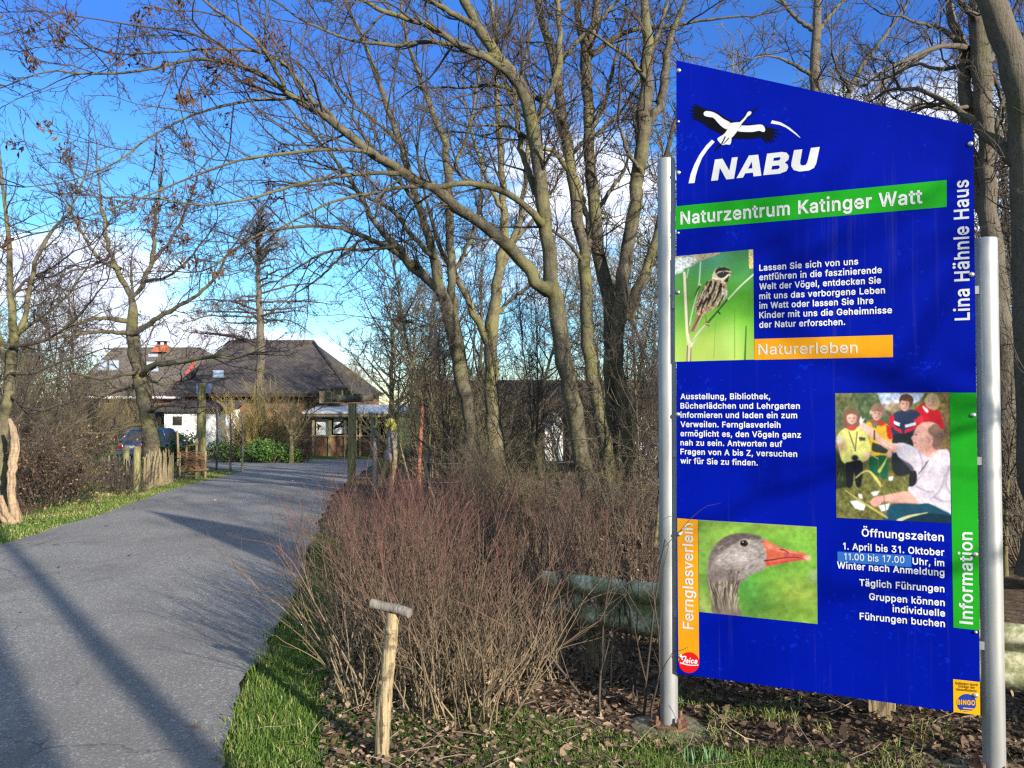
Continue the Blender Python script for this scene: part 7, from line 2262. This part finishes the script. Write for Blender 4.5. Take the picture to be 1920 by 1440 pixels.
    skeleton_tree('multi_stemmed_tree', 'bare tree of three stems from one base close to the left post of the board', 'tree', GX(1150, Y), st, L, M['bark'], M['twig'], rng, clusters=260, cl_n=3, cl_s=0.05, cl_q=0.05, dens=3.4, l1=(0.4, 1.35), r1=0.013, k2=6, k3=5, k4=2, depth=4, r_min=0.0033, wob=0.15)
    # left edge: forked yellowish tree
    Y = 11.0
    st = [px_limb([(6, 1010, 24), (5, 900, 20), (8, 800, 19), (14, 740, 19), (20, 690, 18), (25, 643, 17), (22, 590, 13), (19, 540, 11), (17, 467, 9), (12, 410, 7), (4, 340, 5), (0, 290, 3)], Y, 28, 0.2, 1, 0.012, rng)]
    L = []
    for pp, dY in (([(25, 650, 12), (38, 610, 11), (50, 570, 10), (66, 495, 8.5), (89, 444, 7), (133, 391, 5), (160, 330, 3)], 0.3), ([(14, 720, 12), (4, 660, 11), (-6, 600, 9), (-14, 520, 7), (-20, 430, 5)], 0.2), ([(30, 630, 8), (70, 600, 6), (120, 560, 5), (165, 500, 3)], -0.4), ([(24, 650, 7), (80, 640, 6), (140, 600, 5), (190, 540, 3)], -0.5),
                   ([(18, 700, 7), (60, 700, 6), (110, 680, 4), (150, 670, 3)], -0.4), ([(20, 560, 7), (55, 520, 5), (95, 520, 4), (130, 500, 3)], 0.4), ([(60, 520, 5), (100, 500, 4), (140, 470, 3)], -0.3), ([(14, 740, 6), (40, 760, 5), (80, 770, 4), (110, 760, 3)], -0.5)):
        L.append(dict(pp=pp, n=20, dY=dY, w=0.88, jit=0.025))
    skeleton_tree('edge_tree', 'slim yellowish bare tree at the far left edge behind the stripped trunk', 'tree', GX(6, Y), st, L, M['bark_yellow'], M['twig'], rng, dens=4.2, l1=(0.35, 1.2), r1=0.012, k2=5, k3=5, k4=2, depth=4, r_min=0.0034, wob=0.15)
    # stripped, broken trunk beside it
    Y = 10.4
    root = thing('stripped_trunk', 'pale debarked broken trunk leaning at the left edge of the road', 'dead tree', GX(32, Y))
    lp, lr = px_limb([(36, 1000, 30), (31, 975, 25), (24, 940, 17), (22, 905, 15), (24, 870, 16), (28, 835, 15), (25, 805, 12), (18, 785, 6)], Y, 24, 0, 1, 0.006, rng)
    b = Bag()
    for a, f, o in ((0.0, 0.82, 0.0), (1.2, 0.6, 0.42), (2.9, 0.55, 0.45), (4.4, 0.58, 0.42), (5.4, 0.4, 0.62)):
        tw = a + np.linspace(0, 1.6, len(lp))
        q = lp + np.stack([np.cos(tw), np.sin(tw), np.zeros(len(lp))], 1) * (lr * o)[:, None]
        b.put(q[None], bumpy(lr * f, rng, 0.08)[None], 10)
    b.build('trunk', M['bark_bare'], root)
    for pp in ([(28, 985, 16), (10, 960, 12), (0, 930, 10)], [(20, 985, 14), (4, 970, 10), (-14, 950, 8)]):
        lp, lr = px_limb(pp, Y - 0.1, 10, 0, 1, 0.006, rng)
        b = Bag()
        b.put(lp[None], lr[None], 8)
        b.build('broken_limb', M['bark_bare'], root)
    # L2: oak like tree in front of the left house
    Y = 20.0
    st = [px_limb([(291, 900, 36), (287, 870, 32), (283, 827, 30), (277, 790, 28), (270, 740, 27), (262, 700, 26), (255, 670, 24), (248, 627, 21), (249, 585, 17), (249, 560, 11), (247, 540, 5), (246, 500, 3)], Y, 28, 0.2, 1, 0.015, rng)]
    L = []
    for pp, dY in (([(249, 560, 14), (231, 524, 12), (209, 480, 10), (196, 431, 8), (187, 356, 5), (180, 300, 3)], 0.4), ([(249, 560, 13), (267, 529, 11), (284, 480, 9), (289, 422, 7), (300, 360, 5), (305, 300, 3)], 0.2), ([(266, 700, 14), (285, 690, 13), (300, 683, 12), (350, 677, 11), (400, 668, 8), (440, 672, 5), (480, 660, 3)], -1.2),
                   ([(256, 625, 12), (275, 607, 11), (293, 597, 10), (320, 583, 9), (350, 567, 8), (400, 525, 6), (430, 470, 4)], -0.7), ([(249, 605, 10), (215, 598, 9), (187, 597, 8), (157, 603, 7), (110, 625, 5), (70, 640, 3)], -0.8), ([(251, 628, 10), (200, 622, 9), (133, 627, 7), (80, 640, 5), (40, 650, 3)], -1.2),
                   ([(255, 700, 10), (220, 705, 8), (187, 710, 7), (140, 700, 5), (100, 710, 3)], -0.8), ([(222, 505, 8), (180, 480, 7), (150, 430, 5), (120, 380, 3)], -0.5), ([(280, 490, 8), (320, 450, 6), (350, 390, 5), (370, 330, 3)], -0.4), ([(210, 480, 7), (170, 500, 6), (130, 510, 4), (90, 540, 3)], -0.6), ([(270, 530, 7), (310, 520, 6), (350, 490, 5), (390, 440, 3)], -0.6),
                   ([(275, 790, 9), (240, 800, 8), (200, 812, 6), (165, 812, 4)], -1.0), ([(280, 770, 8), (310, 760, 6), (350, 765, 4)], -0.6), ([(265, 720, 8), (230, 730, 6), (190, 745, 4)], 0.5), ([(262, 700, 8), (300, 720, 6), (340, 715, 4)], 0.5)):
        L.append(dict(pp=pp, n=22, dY=dY, w=0.88, jit=0.04))
    skeleton_tree('spreading_tree', 'bare spreading tree with a thick trunk standing behind the paling fence', 'tree', GX(291, Y), st, L, M['bark'], M['twig_purple'], rng, dens=3.2, l1=(0.5, 1.5), r1=0.016, k2=6, k3=5, k4=2, depth=4, r_min=0.0052, wob=0.16)
    # G, H: rugged trunks at the right edge, over and behind the board
    Y = 8.0
    st = [px_limb([(1900, 1020, 60), (1895, 900, 56), (1888, 760, 50), (1876, 600, 44), (1864, 480, 38), (1855, 400, 33), (1850, 300, 30), (1846, 200, 32), (1842, 120, 36), (1836, 50, 36), (1833, -20, 32), (1828, -100, 24)], Y, 30, 0.2, 1, 0.015, rng),
          px_limb([(1862, 480, 30), (1840, 380, 28), (1820, 300, 27), (1810, 230, 24), (1810, 150, 22), (1815, 100, 20), (1800, 70, 17), (1790, 48, 15), (1782, 20, 13), (1775, -20, 10)], Y + 0.2, 24, 0.3, 1, 0.015, rng)]
    L = []
    for pp, dY in (([(1800, 85, 14), (1775, 60, 10), (1745, 48, 8), (1715, 42, 6), (1690, 30, 4)], -0.4), ([(1812, 90, 13), (1770, 85, 11), (1730, 100, 10), (1700, 112, 9), (1670, 125, 7), (1640, 145, 6)], -0.6), ([(1812, 200, 9), (1780, 205, 8), (1740, 200, 7), (1700, 195, 5)], -0.5), ([(1850, 120, 14), (1870, 90, 12), (1885, 60, 9)], 0.4),
                   ([(1848, 130, 10), (1870, 160, 8), (1880, 200, 6)], 0.6), ([(1815, 120, 10), (1760, 130, 8), (1720, 120, 6), (1680, 140, 4)], 0.6), ([(1836, 40, 14), (1800, 0, 12), (1760, -40, 9)], -0.5)):
        L.append(dict(pp=pp, n=18, dY=dY, w=0.88, jit=0.02))
    skeleton_tree('rugged_tree', 'rugged barked tree with two parallel trunks rising behind the right post of the board', 'tree', GX(1900, Y), st, L, M['bark_rough'], M['twig'], rng, dens=3.2, l1=(0.3, 1.0), r1=0.011, k2=5, k3=5, k4=2, depth=4, r_min=0.003, wob=0.17)
    Y = 6.6
    st = [px_limb([(1975, 1080, 90), (1962, 900, 84), (1950, 700, 78), (1940, 520, 70), (1932, 400, 64), (1925, 310, 60), (1922, 230, 56), (1910, 150, 54), (1895, 90, 52), (1878, 40, 48), (1862, 0, 44), (1840, -60, 36)], Y, 28, 0.1, 1, 0.012, rng)]
    L = []
    for pp, dY in (([(1925, 330, 30), (1900, 300, 27), (1865, 270, 24), (1835, 236, 18), (1805, 212, 14), (1774, 190, 12), (1729, 170, 10), (1695, 167, 8), (1665, 168, 6), (1640, 185, 4)], 1.0), ([(1774, 190, 8), (1740, 200, 7), (1700, 210, 5), (1665, 215, 3)], 0.3), ([(1900, 300, 14), (1875, 262, 12), (1870, 225, 9), (1880, 190, 6)], 0.3)):
        L.append(dict(pp=pp, n=20, dY=dY, w=0.88, jit=0.015))
    skeleton_tree('corner_tree', 'dark rugged trunk at the right edge with a crooked limb reaching behind the board', 'tree', GX(1975, Y), st, L, M['bark_rough'], M['twig'], rng, dens=3.2, l1=(0.3, 0.9), r1=0.011, k2=5, k3=5, k4=2, depth=4, r_min=0.0028, wob=0.17)
    # straight trunk seen over the top edge of the board
    Y = 14.0
    st = [px_limb([(1540, 960, 34), (1536, 700, 28), (1532, 400, 24), (1530, 160, 20), (1530, 80, 18), (1532, 20, 15), (1538, -40, 12), (1540, -120, 8)], Y, 30, 0.2, 1, 0.015, rng)]
    L = []
    for pp, dY in (([(1531, 60, 11), (1500, 40, 9), (1480, 20, 8), (1450, -20, 6)], 0.3), ([(1531, 150, 10), (1495, 125, 8), (1470, 112, 6), (1440, 105, 4), (1410, 110, 3)], -0.4), ([(1531, 260, 14), (1580, 200, 12), (1600, 150, 10), (1625, 110, 9), (1665, 60, 7), (1700, 10, 5)], -0.4), ([(1532, 280, 14), (1590, 230, 12), (1640, 170, 10), (1690, 130, 9), (1740, 100, 6), (1790, 60, 4)], 0.4),
                   ([(1534, 60, 10), (1565, 20, 8), (1600, -20, 6)], 0.5), ([(1592, 165, 7), (1570, 130, 6), (1560, 100, 4)], -0.3)):
        L.append(dict(pp=pp, n=20, dY=dY, w=0.88, jit=0.03))
    skeleton_tree('straight_tree', 'straight slim trunk showing above the slanted top edge of the board', 'tree', GX(1540, Y), st, L, M['bark_rough'], M['twig'], rng, dens=2.6, l1=(0.5, 1.3), r1=0.014, k2=5, k3=5, k4=2, depth=4, r_min=0.0042, wob=0.17)


framing_trees()


def garden_trees():
    rng = np.random.default_rng(55)
    # leafy remnant tree in front of the large house: a narrow crown over wide brown layers
    Y = 36.0
    b = GX(486, Y)
    st = [px_limb([(490, 866, 17), (489, 760, 16), (488, 640, 15), (486, 580, 12), (485, 520, 8), (484, 460, 5), (484, 400, 3)], Y, 26, 0.1, 1, 0.02, rng)]
    L = []
    for k in range(46):
        y = rng.uniform(405, 655)
        side = rng.choice((-1, 1))
        low = y > 545
        w = (128 if low else 24 + 40 * (y - 400) / 150) * rng.uniform(0.35, 1.05)
        rise = rng.uniform(-26, 4) if low else rng.uniform(-34, -8)
        L.append(px_limb([(486, y, 4.5), (486 + side * w * 0.35, y + rise * 0.7, 3.4), (486 + side * w * 0.7, y + rise, 2.6), (486 + side * w, y + rise + rng.uniform(-4, 12), 1.6)], Y, 12, rng.uniform(-2.2, 2.2), 1, 0.06, rng))
    root = skeleton_tree('layered_tree', 'narrow bare tree with brown leaf layers standing in front of the large house roof', 'tree', b, st, L, M['bark_rough'], M['twig_purple'], rng, dens=3.6, l1=(0.35, 0.95), r1=0.013, k2=6, k3=4, depth=3, r_min=0.0055, wob=0.18,
                         clusters=900, cluster_zone=lambda p: (p[:, 2] > 3.2) & (p[:, 2] < 6.6), cl_n=4, cl_s=0.07, cl_q=0.085)
    # small pruned tree by the porch
    Y = 30.5
    st = [px_limb([(547, 875, 9), (546, 840, 8), (546, 812, 7)], Y, 10, 0, 1, 0.01, rng)]
    L = [px_limb(pp, Y, 12, d, 1, 0.02, rng) for pp, d in (([(546, 815, 6), (535, 795, 5), (522, 775, 4), (505, 762, 2)], -0.4), ([(546, 815, 6), (552, 790, 5), (556, 770, 3)], 0.3), ([(546, 830, 5), (560, 815, 4), (575, 790, 3), (590, 772, 2)], -0.2), ([(546, 812, 5), (540, 780, 4), (540, 758, 2)], 0.5), ([(546, 820, 5), (560, 800, 4), (580, 765, 2)], 0.5))]
    skeleton_tree('pruned_tree', 'small round headed bare tree on a thin stem left of the porch', 'tree', GX(547, Y), st, L, M['bark_yellow'], M['twig_olive'], rng, dens=9, l1=(0.35, 0.9), r1=0.011, k2=7, k3=5, depth=3, r_min=0.006, wob=0.14)


garden_trees()

# ------------------------------------------------------------------ background trees and shrubs
def background():
    rng = np.random.default_rng(77)
    # three prototypes of wood trees, the rest are copies
    protos = [auto_tree('wood_tree', 'x', 'tree', 9.5, 2.6, rng, M['bark'], M['twig'], nlimb=15, r0=0.10, dens=2.4, first=0.28, group='bare trees in the wood', depth=3, k2=6, k3=5, r_min=0.007),
              auto_tree('wood_tree', 'x', 'tree', 11.0, 3.0, rng, M['bark_yellow'], M['twig'], nlimb=15, r0=0.11, dens=2.3, first=0.25, group='bare trees in the wood', forks=2, depth=3, k2=6, k3=5, r_min=0.007),
              auto_tree('wood_tree', 'x', 'tree', 8.0, 2.8, rng, M['bark'], M['twig_olive'], nlimb=15, r0=0.085, dens=2.4, first=0.2, group='bare trees in the wood', forks=3, depth=3, k2=6, k3=5, r_min=0.007)]
    spots = [  # photograph column, depth, prototype, size, label
        (640, 47, 2, 0.62, 'small bare tree beside the right slope of the large dark roof'),
        (800, 25, 0, 1.0, 'single stemmed bare tree behind the arching twin trunked tree'),
        (880, 30, 1, 1.0, 'forked bare tree far behind the twin trunked tree'),
        
        
        
        
        
        (1400, 18, 2, 1.15, 'many stemmed bare tree hidden behind the upper half of the board'),
        (1640, 15, 0, 1.0, 'bare tree whose twigs show above the low right corner of the board'),
        (1740, 19, 2, 1.1, 'bare tree with fine twigs above the board near the rugged trunks'),
        (1880, 14, 1, 0.9, 'pale bare tree between the rugged trunks right of the board'),
        (1960, 11, 0, 0.85, 'bare tree at the right edge behind the dark corner trunk'),
        (2150, 17, 1, 1.0, 'pale forked tree well to the right of the board'), (2420, 22, 0, 1.1, 'single stemmed tree far off to the right of the board'), (2000, 26, 2, 1.1, 'many stemmed tree far behind the dark corner trunk'), (2700, 16, 2, 0.95, 'many stemmed tree furthest to the right of the board'), (2250, 34, 0, 1.2, 'tall single stemmed tree on the horizon right of the board'),
        (60, 30, 2, 0.78, 'many stemmed bare tree behind the slim tree at the left edge'),
        (130, 27, 1, 0.62, 'pale forked tree above the brown hedge bush'),
        (-60, 20, 0, 0.8, 'bare tree beyond the left edge of the road bed'),
        (345, 62, 2, 0.7, 'far bare tree behind the orange chimney'),
        (30, 60, 1, 0.72, 'far pale tree on the horizon left of the tiled house'),
        (160, 66, 0, 0.72, 'far bare tree at the left end of the tiled house'),
        (700, 58, 0, 0.65, 'far bare tree right of the large house'),
        (1010, 34, 0, 1.1, 'tall single tree rising far behind the leaning tree'), (1170, 32, 2, 1.15, 'dense many stemmed tree far behind the left board post'),
        (770, 36, 1, 0.85, 'pale forked tree behind the large rounded bush'),
    ]
    used = [False] * 3
    for px, Y, k, s, lab in spots:
        g = GX(px, Y)
        rz = rng.uniform(0, 2 * PI)
        if not used[k]:
            o = protos[k]
            used[k] = True
            o.location = [float(v) for v in g]
            o.rotation_euler = (0, 0, rz)
            o.scale = (s, s, s)
        else:
            o = copy_tree(protos[k], None, g, rz, s)
        o['label'] = lab
    # high crowned trees behind the photographer: their trunks throw the long streaks of shade over the road
    sh = auto_tree('shade_tree', 'x', 'tree', 17.0, 3.0, np.random.default_rng(904), M['bark'], M['twig'], nlimb=10, r0=0.17, dens=1.2, first=0.72, lean=0.0, group='high crowned trees behind the viewer', depth=2, r_min=0.012)
    for i, (sv, tv, k, lab) in enumerate(((1.24, 3.6, 0.62, 'slim straight tree behind the viewer closest to the board side'), (0.62, 4.8, 1.9, 'thick straight tree behind the viewer at the right road edge'), (-0.08, 6.0, 1.8, 'thick straight tree behind the viewer in the second row'),
                                          (-0.80, 5.0, 1.8, 'thick straight tree behind the viewer over the middle of the road edge'), (-1.6, 6.8, 1.4, 'straight tree far behind the viewer on the left'), (-2.4, 6.0, 1.2, 'straight tree furthest left behind the viewer'))):
        x, y = sv * 0.772 + tv * 0.636, sv * 0.636 - tv * 0.772
        if i == 0:
            o = sh
            o.location, o.scale = (x, y, 0), (k, k, 1.0)
            o['label'] = lab
        else:
            o = copy_tree(sh, None, (x, y, 0), 0.25 * i, (k, k, 1.0), lab)
    o = copy_tree(protos[0], None, (5.5, 0.7, 0), 2.0, 0.9, 'bare tree off to the right whose thin branches dapple the board')
    o['group'] = 'shade trees beside the viewer'
    # tall twiggy bushes
    bp = [auto_shrub('twiggy_bush', 'x', 'bush', 3.3, 0.75, 46, rng, M['twig_olive'], lean=0.75, r0=0.016, k2=8, k3=6, wob=0.10, up=0.02, ang=(22, 55), attr=False, l2=0.42, r_min=0.005, group='bare bushes below the trees'),
          auto_shrub('twiggy_bush', 'x', 'bush', 3.0, 0.6, 40, rng, M['twig_grey'], lean=0.8, r0=0.016, k2=8, k3=6, wob=0.13, up=0.01, ang=(25, 60), attr=False, l2=0.45, r_min=0.005, group='bare bushes below the trees')]
    bspots = [
        
        (830, 19, 0, 0.9, 'olive bare bush at the foot of the twin trunked tree'), (900, 21, 1, 1.0, 'grey bare bush between the twin and forked trunks'), 
        (1200, 16, 1, 0.75, 'grey bush between the stems and the board post'), (1240, 22, 0, 1.1, 'olive bush behind the left board post'),
        (880, 13.5, 1, 0.5, 'low grey bush in front of the twin trunked tree'), (960, 11.8, 0, 0.42, 'low olive bush at the wire fence'), 
        (925, 10.4, 1, 0.36, 'low grey bush left of the leaning trunk foot'), (1000, 9.6, 0, 0.32, 'low olive bush close in front of the leaning trunk'), (1065, 8.8, 1, 0.27, 'low grey bush between thicket and leaning trunk'), (1138, 9.2, 0, 0.30, 'low olive bush before the three stemmed tree'), (1205, 8.8, 1, 0.36, 'low grey bush just left of the left board post'),
        (1895, 9.5, 0, 0.7, 'olive bush right of the right board post'), (1940, 7.6, 1, 0.55, 'grey bush at the right edge behind the guard rail'), (1420, 9.5, 1, 0.8, 'grey bush behind the middle of the board'), (1640, 9.0, 0, 0.8, 'olive bush behind the right half of the board'),
        (30, 17, 0, 0.85, 'olive bush behind the stripped trunk'), (140, 24, 0, 0.8, 'olive bush left of the parked car'), (-50, 14, 1, 0.9, 'grey bush at the far left edge'),
        (20, 27, 0, 1.2, 'tall olive bush on the left horizon'), (110, 33, 0, 1.3, 'tall olive bush in front of the tiled house end'), (600, 60, 0, 1.2, 'far bush beside the large house'),
        (850, 24, 0, 1.2, 'tall olive bush behind the twin trunks'), (930, 25, 1, 1.25, 'tall grey bush behind the low forked trunk'), (1180, 25, 0, 1.3, 'tall olive bush between the stems and the left board post'), (1060, 27, 1, 1.2, 'tall grey bush in front of the long shed'),
        (240, 40, 0, 1.15, 'tall olive bush in front of the tiled house eaves'), (170, 42, 0, 1.2, 'tall olive bush below the tiled house skylights'),
    ]
    used = [False, False]
    for px, Y, k, s, lab in bspots:
        g = GX(px, Y)
        rz = rng.uniform(0, 2 * PI)
        if not used[k]:
            o = bp[k]
            used[k] = True
            o.location = [float(v) for v in g]
            o.rotation_euler = (0, 0, rz)
            o.scale = (s, s, s)
        else:
            o = copy_tree(bp[k], None, g, rz, s)
        o['label'] = lab
    rc = auto_tree('round_crowned_tree', 'broad round crowned low tree standing right of the wooden porch', 'tree', 5.6, 2.5, rng, M['bark'], M['twig_olive'], nlimb=20, r0=0.16, dens=2.6, first=0.36, l1=(0.7, 1.5), forks=1, depth=3, k2=7, k3=6, r_min=0.0065, limb_ang=(40, 80))
    rc.location = [float(v) for v in GX(728, 29)]
    # thin saplings between the trunks
    for px, Y, k, sx, sz, lab in ((800, 12.6, 0, 0.22, 0.34, 'thin sapling right of the reddish pole'), (845, 13.4, 1, 0.20, 0.30, 'thin forked sapling left of the twin trunks'), (955, 12.2, 0, 0.20, 0.30, 'thin sapling right of the low forked trunk'), (1005, 11.6, 1, 0.2, 0.36, 'thin forked sapling before the white shed wall'),
                               (1205, 9.6, 0, 0.2, 0.36, 'thin sapling left of the left board post'), (1225, 8.4, 1, 0.17, 0.28, 'thin forked sapling touching the outline of the left board post'), (1880, 7.2, 0, 0.2, 0.35, 'thin sapling right of the right board post')):
        o = copy_tree(protos[k], None, GX(px, Y), rng.uniform(0, 6), (sx, sx, sz), lab)
        o['group'] = 'thin saplings'
    # yellowish willow like bushes against the large house
    yb = auto_shrub('yellow_bush', 'tall yellowish bare bush in front of the large house wall', 'bush', 3.0, 0.7, 60, rng, M['twig_yellow'], lean=0.42, r0=0.018, k2=8, k3=6, wob=0.09, up=0.03, ang=(16, 40), attr=False, l2=0.4, r_min=0.007, group='yellowish bushes by the house')
    yb.location = [float(v) for v in GX(485, 33.5)]
    for px, Y, s, lab in ((452, 35.0, 0.6, 'yellowish bare bush beside the white annexe'), (528, 34, 0.72, 'yellowish bare bush behind the pruned tree')):
        copy_tree(yb, None, GX(px, Y), rng.uniform(0, 6), s, lab)

    # evergreens at the bed
    def evergreen(name, label, px, Y, w, h, n, size, mat, seed):
        r = np.random.default_rng(seed)
        g = GX(px, Y)
        root = thing(name, label, 'shrub', g)
        nl = 9
        cs = np.stack([r.uniform(-w, w, nl), r.uniform(-0.5, 0.5, nl) * w, r.uniform(0.35, 0.75, nl) * h], 1)
        cs[:, 2] *= 1 - 0.35 * np.abs(cs[:, 0]) / w
        rr = r.uniform(0.3, 0.5, nl) * h
        c = []
        for q, ra in zip(cs, rr):
            d = unit(r.normal(size=(n // nl, 3)))
            c.append(q + d * ra * (r.uniform(0.35, 1.0, (n // nl, 1)) ** 0.5) * np.array((1.25, 1.1, 0.95)))
        c = np.vstack(c)
        c = c[c[:, 2] > 0.03]
        V, F3, rd = leaf_quads(c, size, r, asp=0.5)
        link('leaves', mesh_np('leaves', V, [F3], mat, False, {'rnd': rd}), root)
        bag = Bag()
        p = np.zeros((26, 3)); p[:, 0] = r.uniform(-w, w, 26) * 0.8; p[:, 1] = r.uniform(-0.3, 0.3, 26) * w
        pts, rad = grow(p, np.stack([r.normal(size=26) * 0.5, r.normal(size=26) * 0.4, np.ones(26)], 1), np.full(26, h * 0.8), np.full(26, 0.018), 6, 0.12, 0, r)
        bag.put(pts, rad, 5)
        bag.build('stems', M['twig_olive'], root, np.zeros(3))
        return root
    evergreen('laurel_shrub', 'low glossy bright green laurel at the end of the road bed', 505, 31, 1.05, 0.95, 3200, 0.11, M['greenleaf'], 1)
    evergreen('juniper_shrub', 'wide dark green juniper in front of the white annexe', 395, 32, 1.2, 0.85, 3600, 0.12, M['conifer'], 2)
    evergreen('juniper_shrub', 'dark green juniper hiding the front of the parked car', 340, 28, 0.7, 1.1, 2600, 0.11, M['conifer'], 3)
    evergreen('juniper_shrub', 'dark green juniper between the laurel and the wide juniper', 450, 33, 0.7, 0.95, 2600, 0.11, M['conifer'], 4)
    # brown hedge bush at the left
    hb = auto_shrub('hedge_bush', 'dense rounded hedge bush with brown withered leaves left of the road', 'bush', 1.15, 0.5, 95, np.random.default_rng(31), M['twig'], lean=0.6, r0=0.008, k2=7, k3=4, wob=0.12, up=0.0, ang=(20, 55), attr=False, l2=0.42, r_min=0.003, leaf=(2600, 0.045, M['brownleaf']), group='brown hedge bushes')
    hb.location = [float(v) for v in GX(86, 12.2)]
    copy_tree(hb, None, GX(112, 14.2), 2.1, 0.58, 'smaller brown hedge bush adjoining the rounded one towards the paling fence')
    gs = auto_shrub('grey_shrub', 'fine grey twiggy low shrub below the round mossy fence post', 'shrub', 0.55, 0.4, 70, np.random.default_rng(32), M['twig'], lean=0.8, r0=0.004, k2=5, k3=3, attr=False, r_min=0.0025)
    gs.location = [float(v) for v in GX(228, 14.2)]
    rs = auto_shrub('reddish_shrub', 'small reddish twiggy shrub at the corner of the wooden porch', 'shrub', 1.0, 0.35, 60, np.random.default_rng(33), M['redshrub'], lean=0.5, r0=0.01, k2=5, k3=3, r_min=0.006)
    rs.location = [float(v) for v in GX(565, 31.5)]


background()


def thicket():
    """the red tipped shrubs in front of the guard rail"""
    rng = np.random.default_rng(202)
    A = [auto_shrub('red_tipped_shrub', 'x', 'shrub', 1.12, 0.38, 64, rng, M['redshrub'], lean=0.24, r0=0.0064, wob=0.09, k2=5, k3=3, r_min=0.0014, group='red tipped bare shrubs', flop=0.03),
         auto_shrub('red_tipped_shrub', 'x', 'shrub', 1.2, 0.44, 70, rng, M['redshrub'], lean=0.30, r0=0.0062, wob=0.09, k2=5, k3=3, r_min=0.0014, group='red tipped bare shrubs', flop=0.04),
         auto_shrub('red_tipped_shrub', 'x', 'shrub', 1.0, 0.42, 36, rng, M['redshrub'], lean=0.36, r0=0.006, wob=0.1, k2=4, k3=3, r_min=0.0014, group='red tipped bare shrubs', flop=0.08)]
    spots = [  # x, y, prototype, size, label
        (-0.56, 4.2, 1, 0.78, 'red tipped shrub directly behind the small T-shaped perch'), (-0.25, 4.02, 0, 0.76, 'red tipped shrub just right of the small T-shaped perch'), (-0.82, 4.95, 1, 0.84, 'red tipped shrub leaning out over the grass verge'),
        (-0.42, 4.70, 0, 0.84, 'tall red tipped shrub in the middle of the front row'), (-0.02, 4.55, 2, 0.74, 'red tipped shrub at the hidden end of the guard rail'), (0.33, 4.5, 2, 0.62, 'thin red tipped shrub in front of the guard rail post'),
        (-1.02, 5.75, 0, 0.78, 'red tipped shrub at the back of the verge curve'), (-0.42, 5.6, 1, 0.80, 'tall red tipped shrub behind the front row'), (0.2, 5.5, 0, 0.78, 'red tipped shrub behind the guard rail end'), (0.72, 5.25, 2, 0.85, 'red tipped shrub behind the guard rail beside the left board post'),
        (-1.15, 6.9, 1, 0.68, 'far red tipped shrub nearest to the forked sculpture'), (-0.5, 6.8, 0, 0.70, 'far red tipped shrub in front of the reddish pole'), (0.25, 6.6, 1, 0.70, 'far red tipped shrub in front of the leaning tree'), (0.95, 6.4, 2, 0.80, 'far red tipped shrub in front of the three stemmed tree'),
        (-1.9, 8.6, 2, 0.68, 'farthest red tipped shrub at the foot of the tall log perch'), (-1.0, 8.6, 1, 0.62, 'farthest red tipped shrub below the forked sculpture')]
    used = [False] * 3
    for x, y, k, s, lab in spots:
        g = on_ground(x, y)
        if not used[k]:
            o = A[k]
            used[k] = True
            o.location = g
            o.scale = (s, s, s)
            o.rotation_euler = (0, 0, rng.uniform(0, 6))
        else:
            o = copy_tree(A[k], None, g, rng.uniform(0, 6), s)
        o['label'] = lab
    # sparse dry stems by the board post
    ds = auto_shrub('dry_shrub', 'sparse dark dry stems between the guard rail and the left board post', 'shrub', 0.95, 0.3, 15, np.random.default_rng(5), M['twig'], lean=0.5, r0=0.006, k2=4, k3=2, attr=False, r_min=0.0018)
    ds.location = on_ground(0.62, 4.25)


thicket()
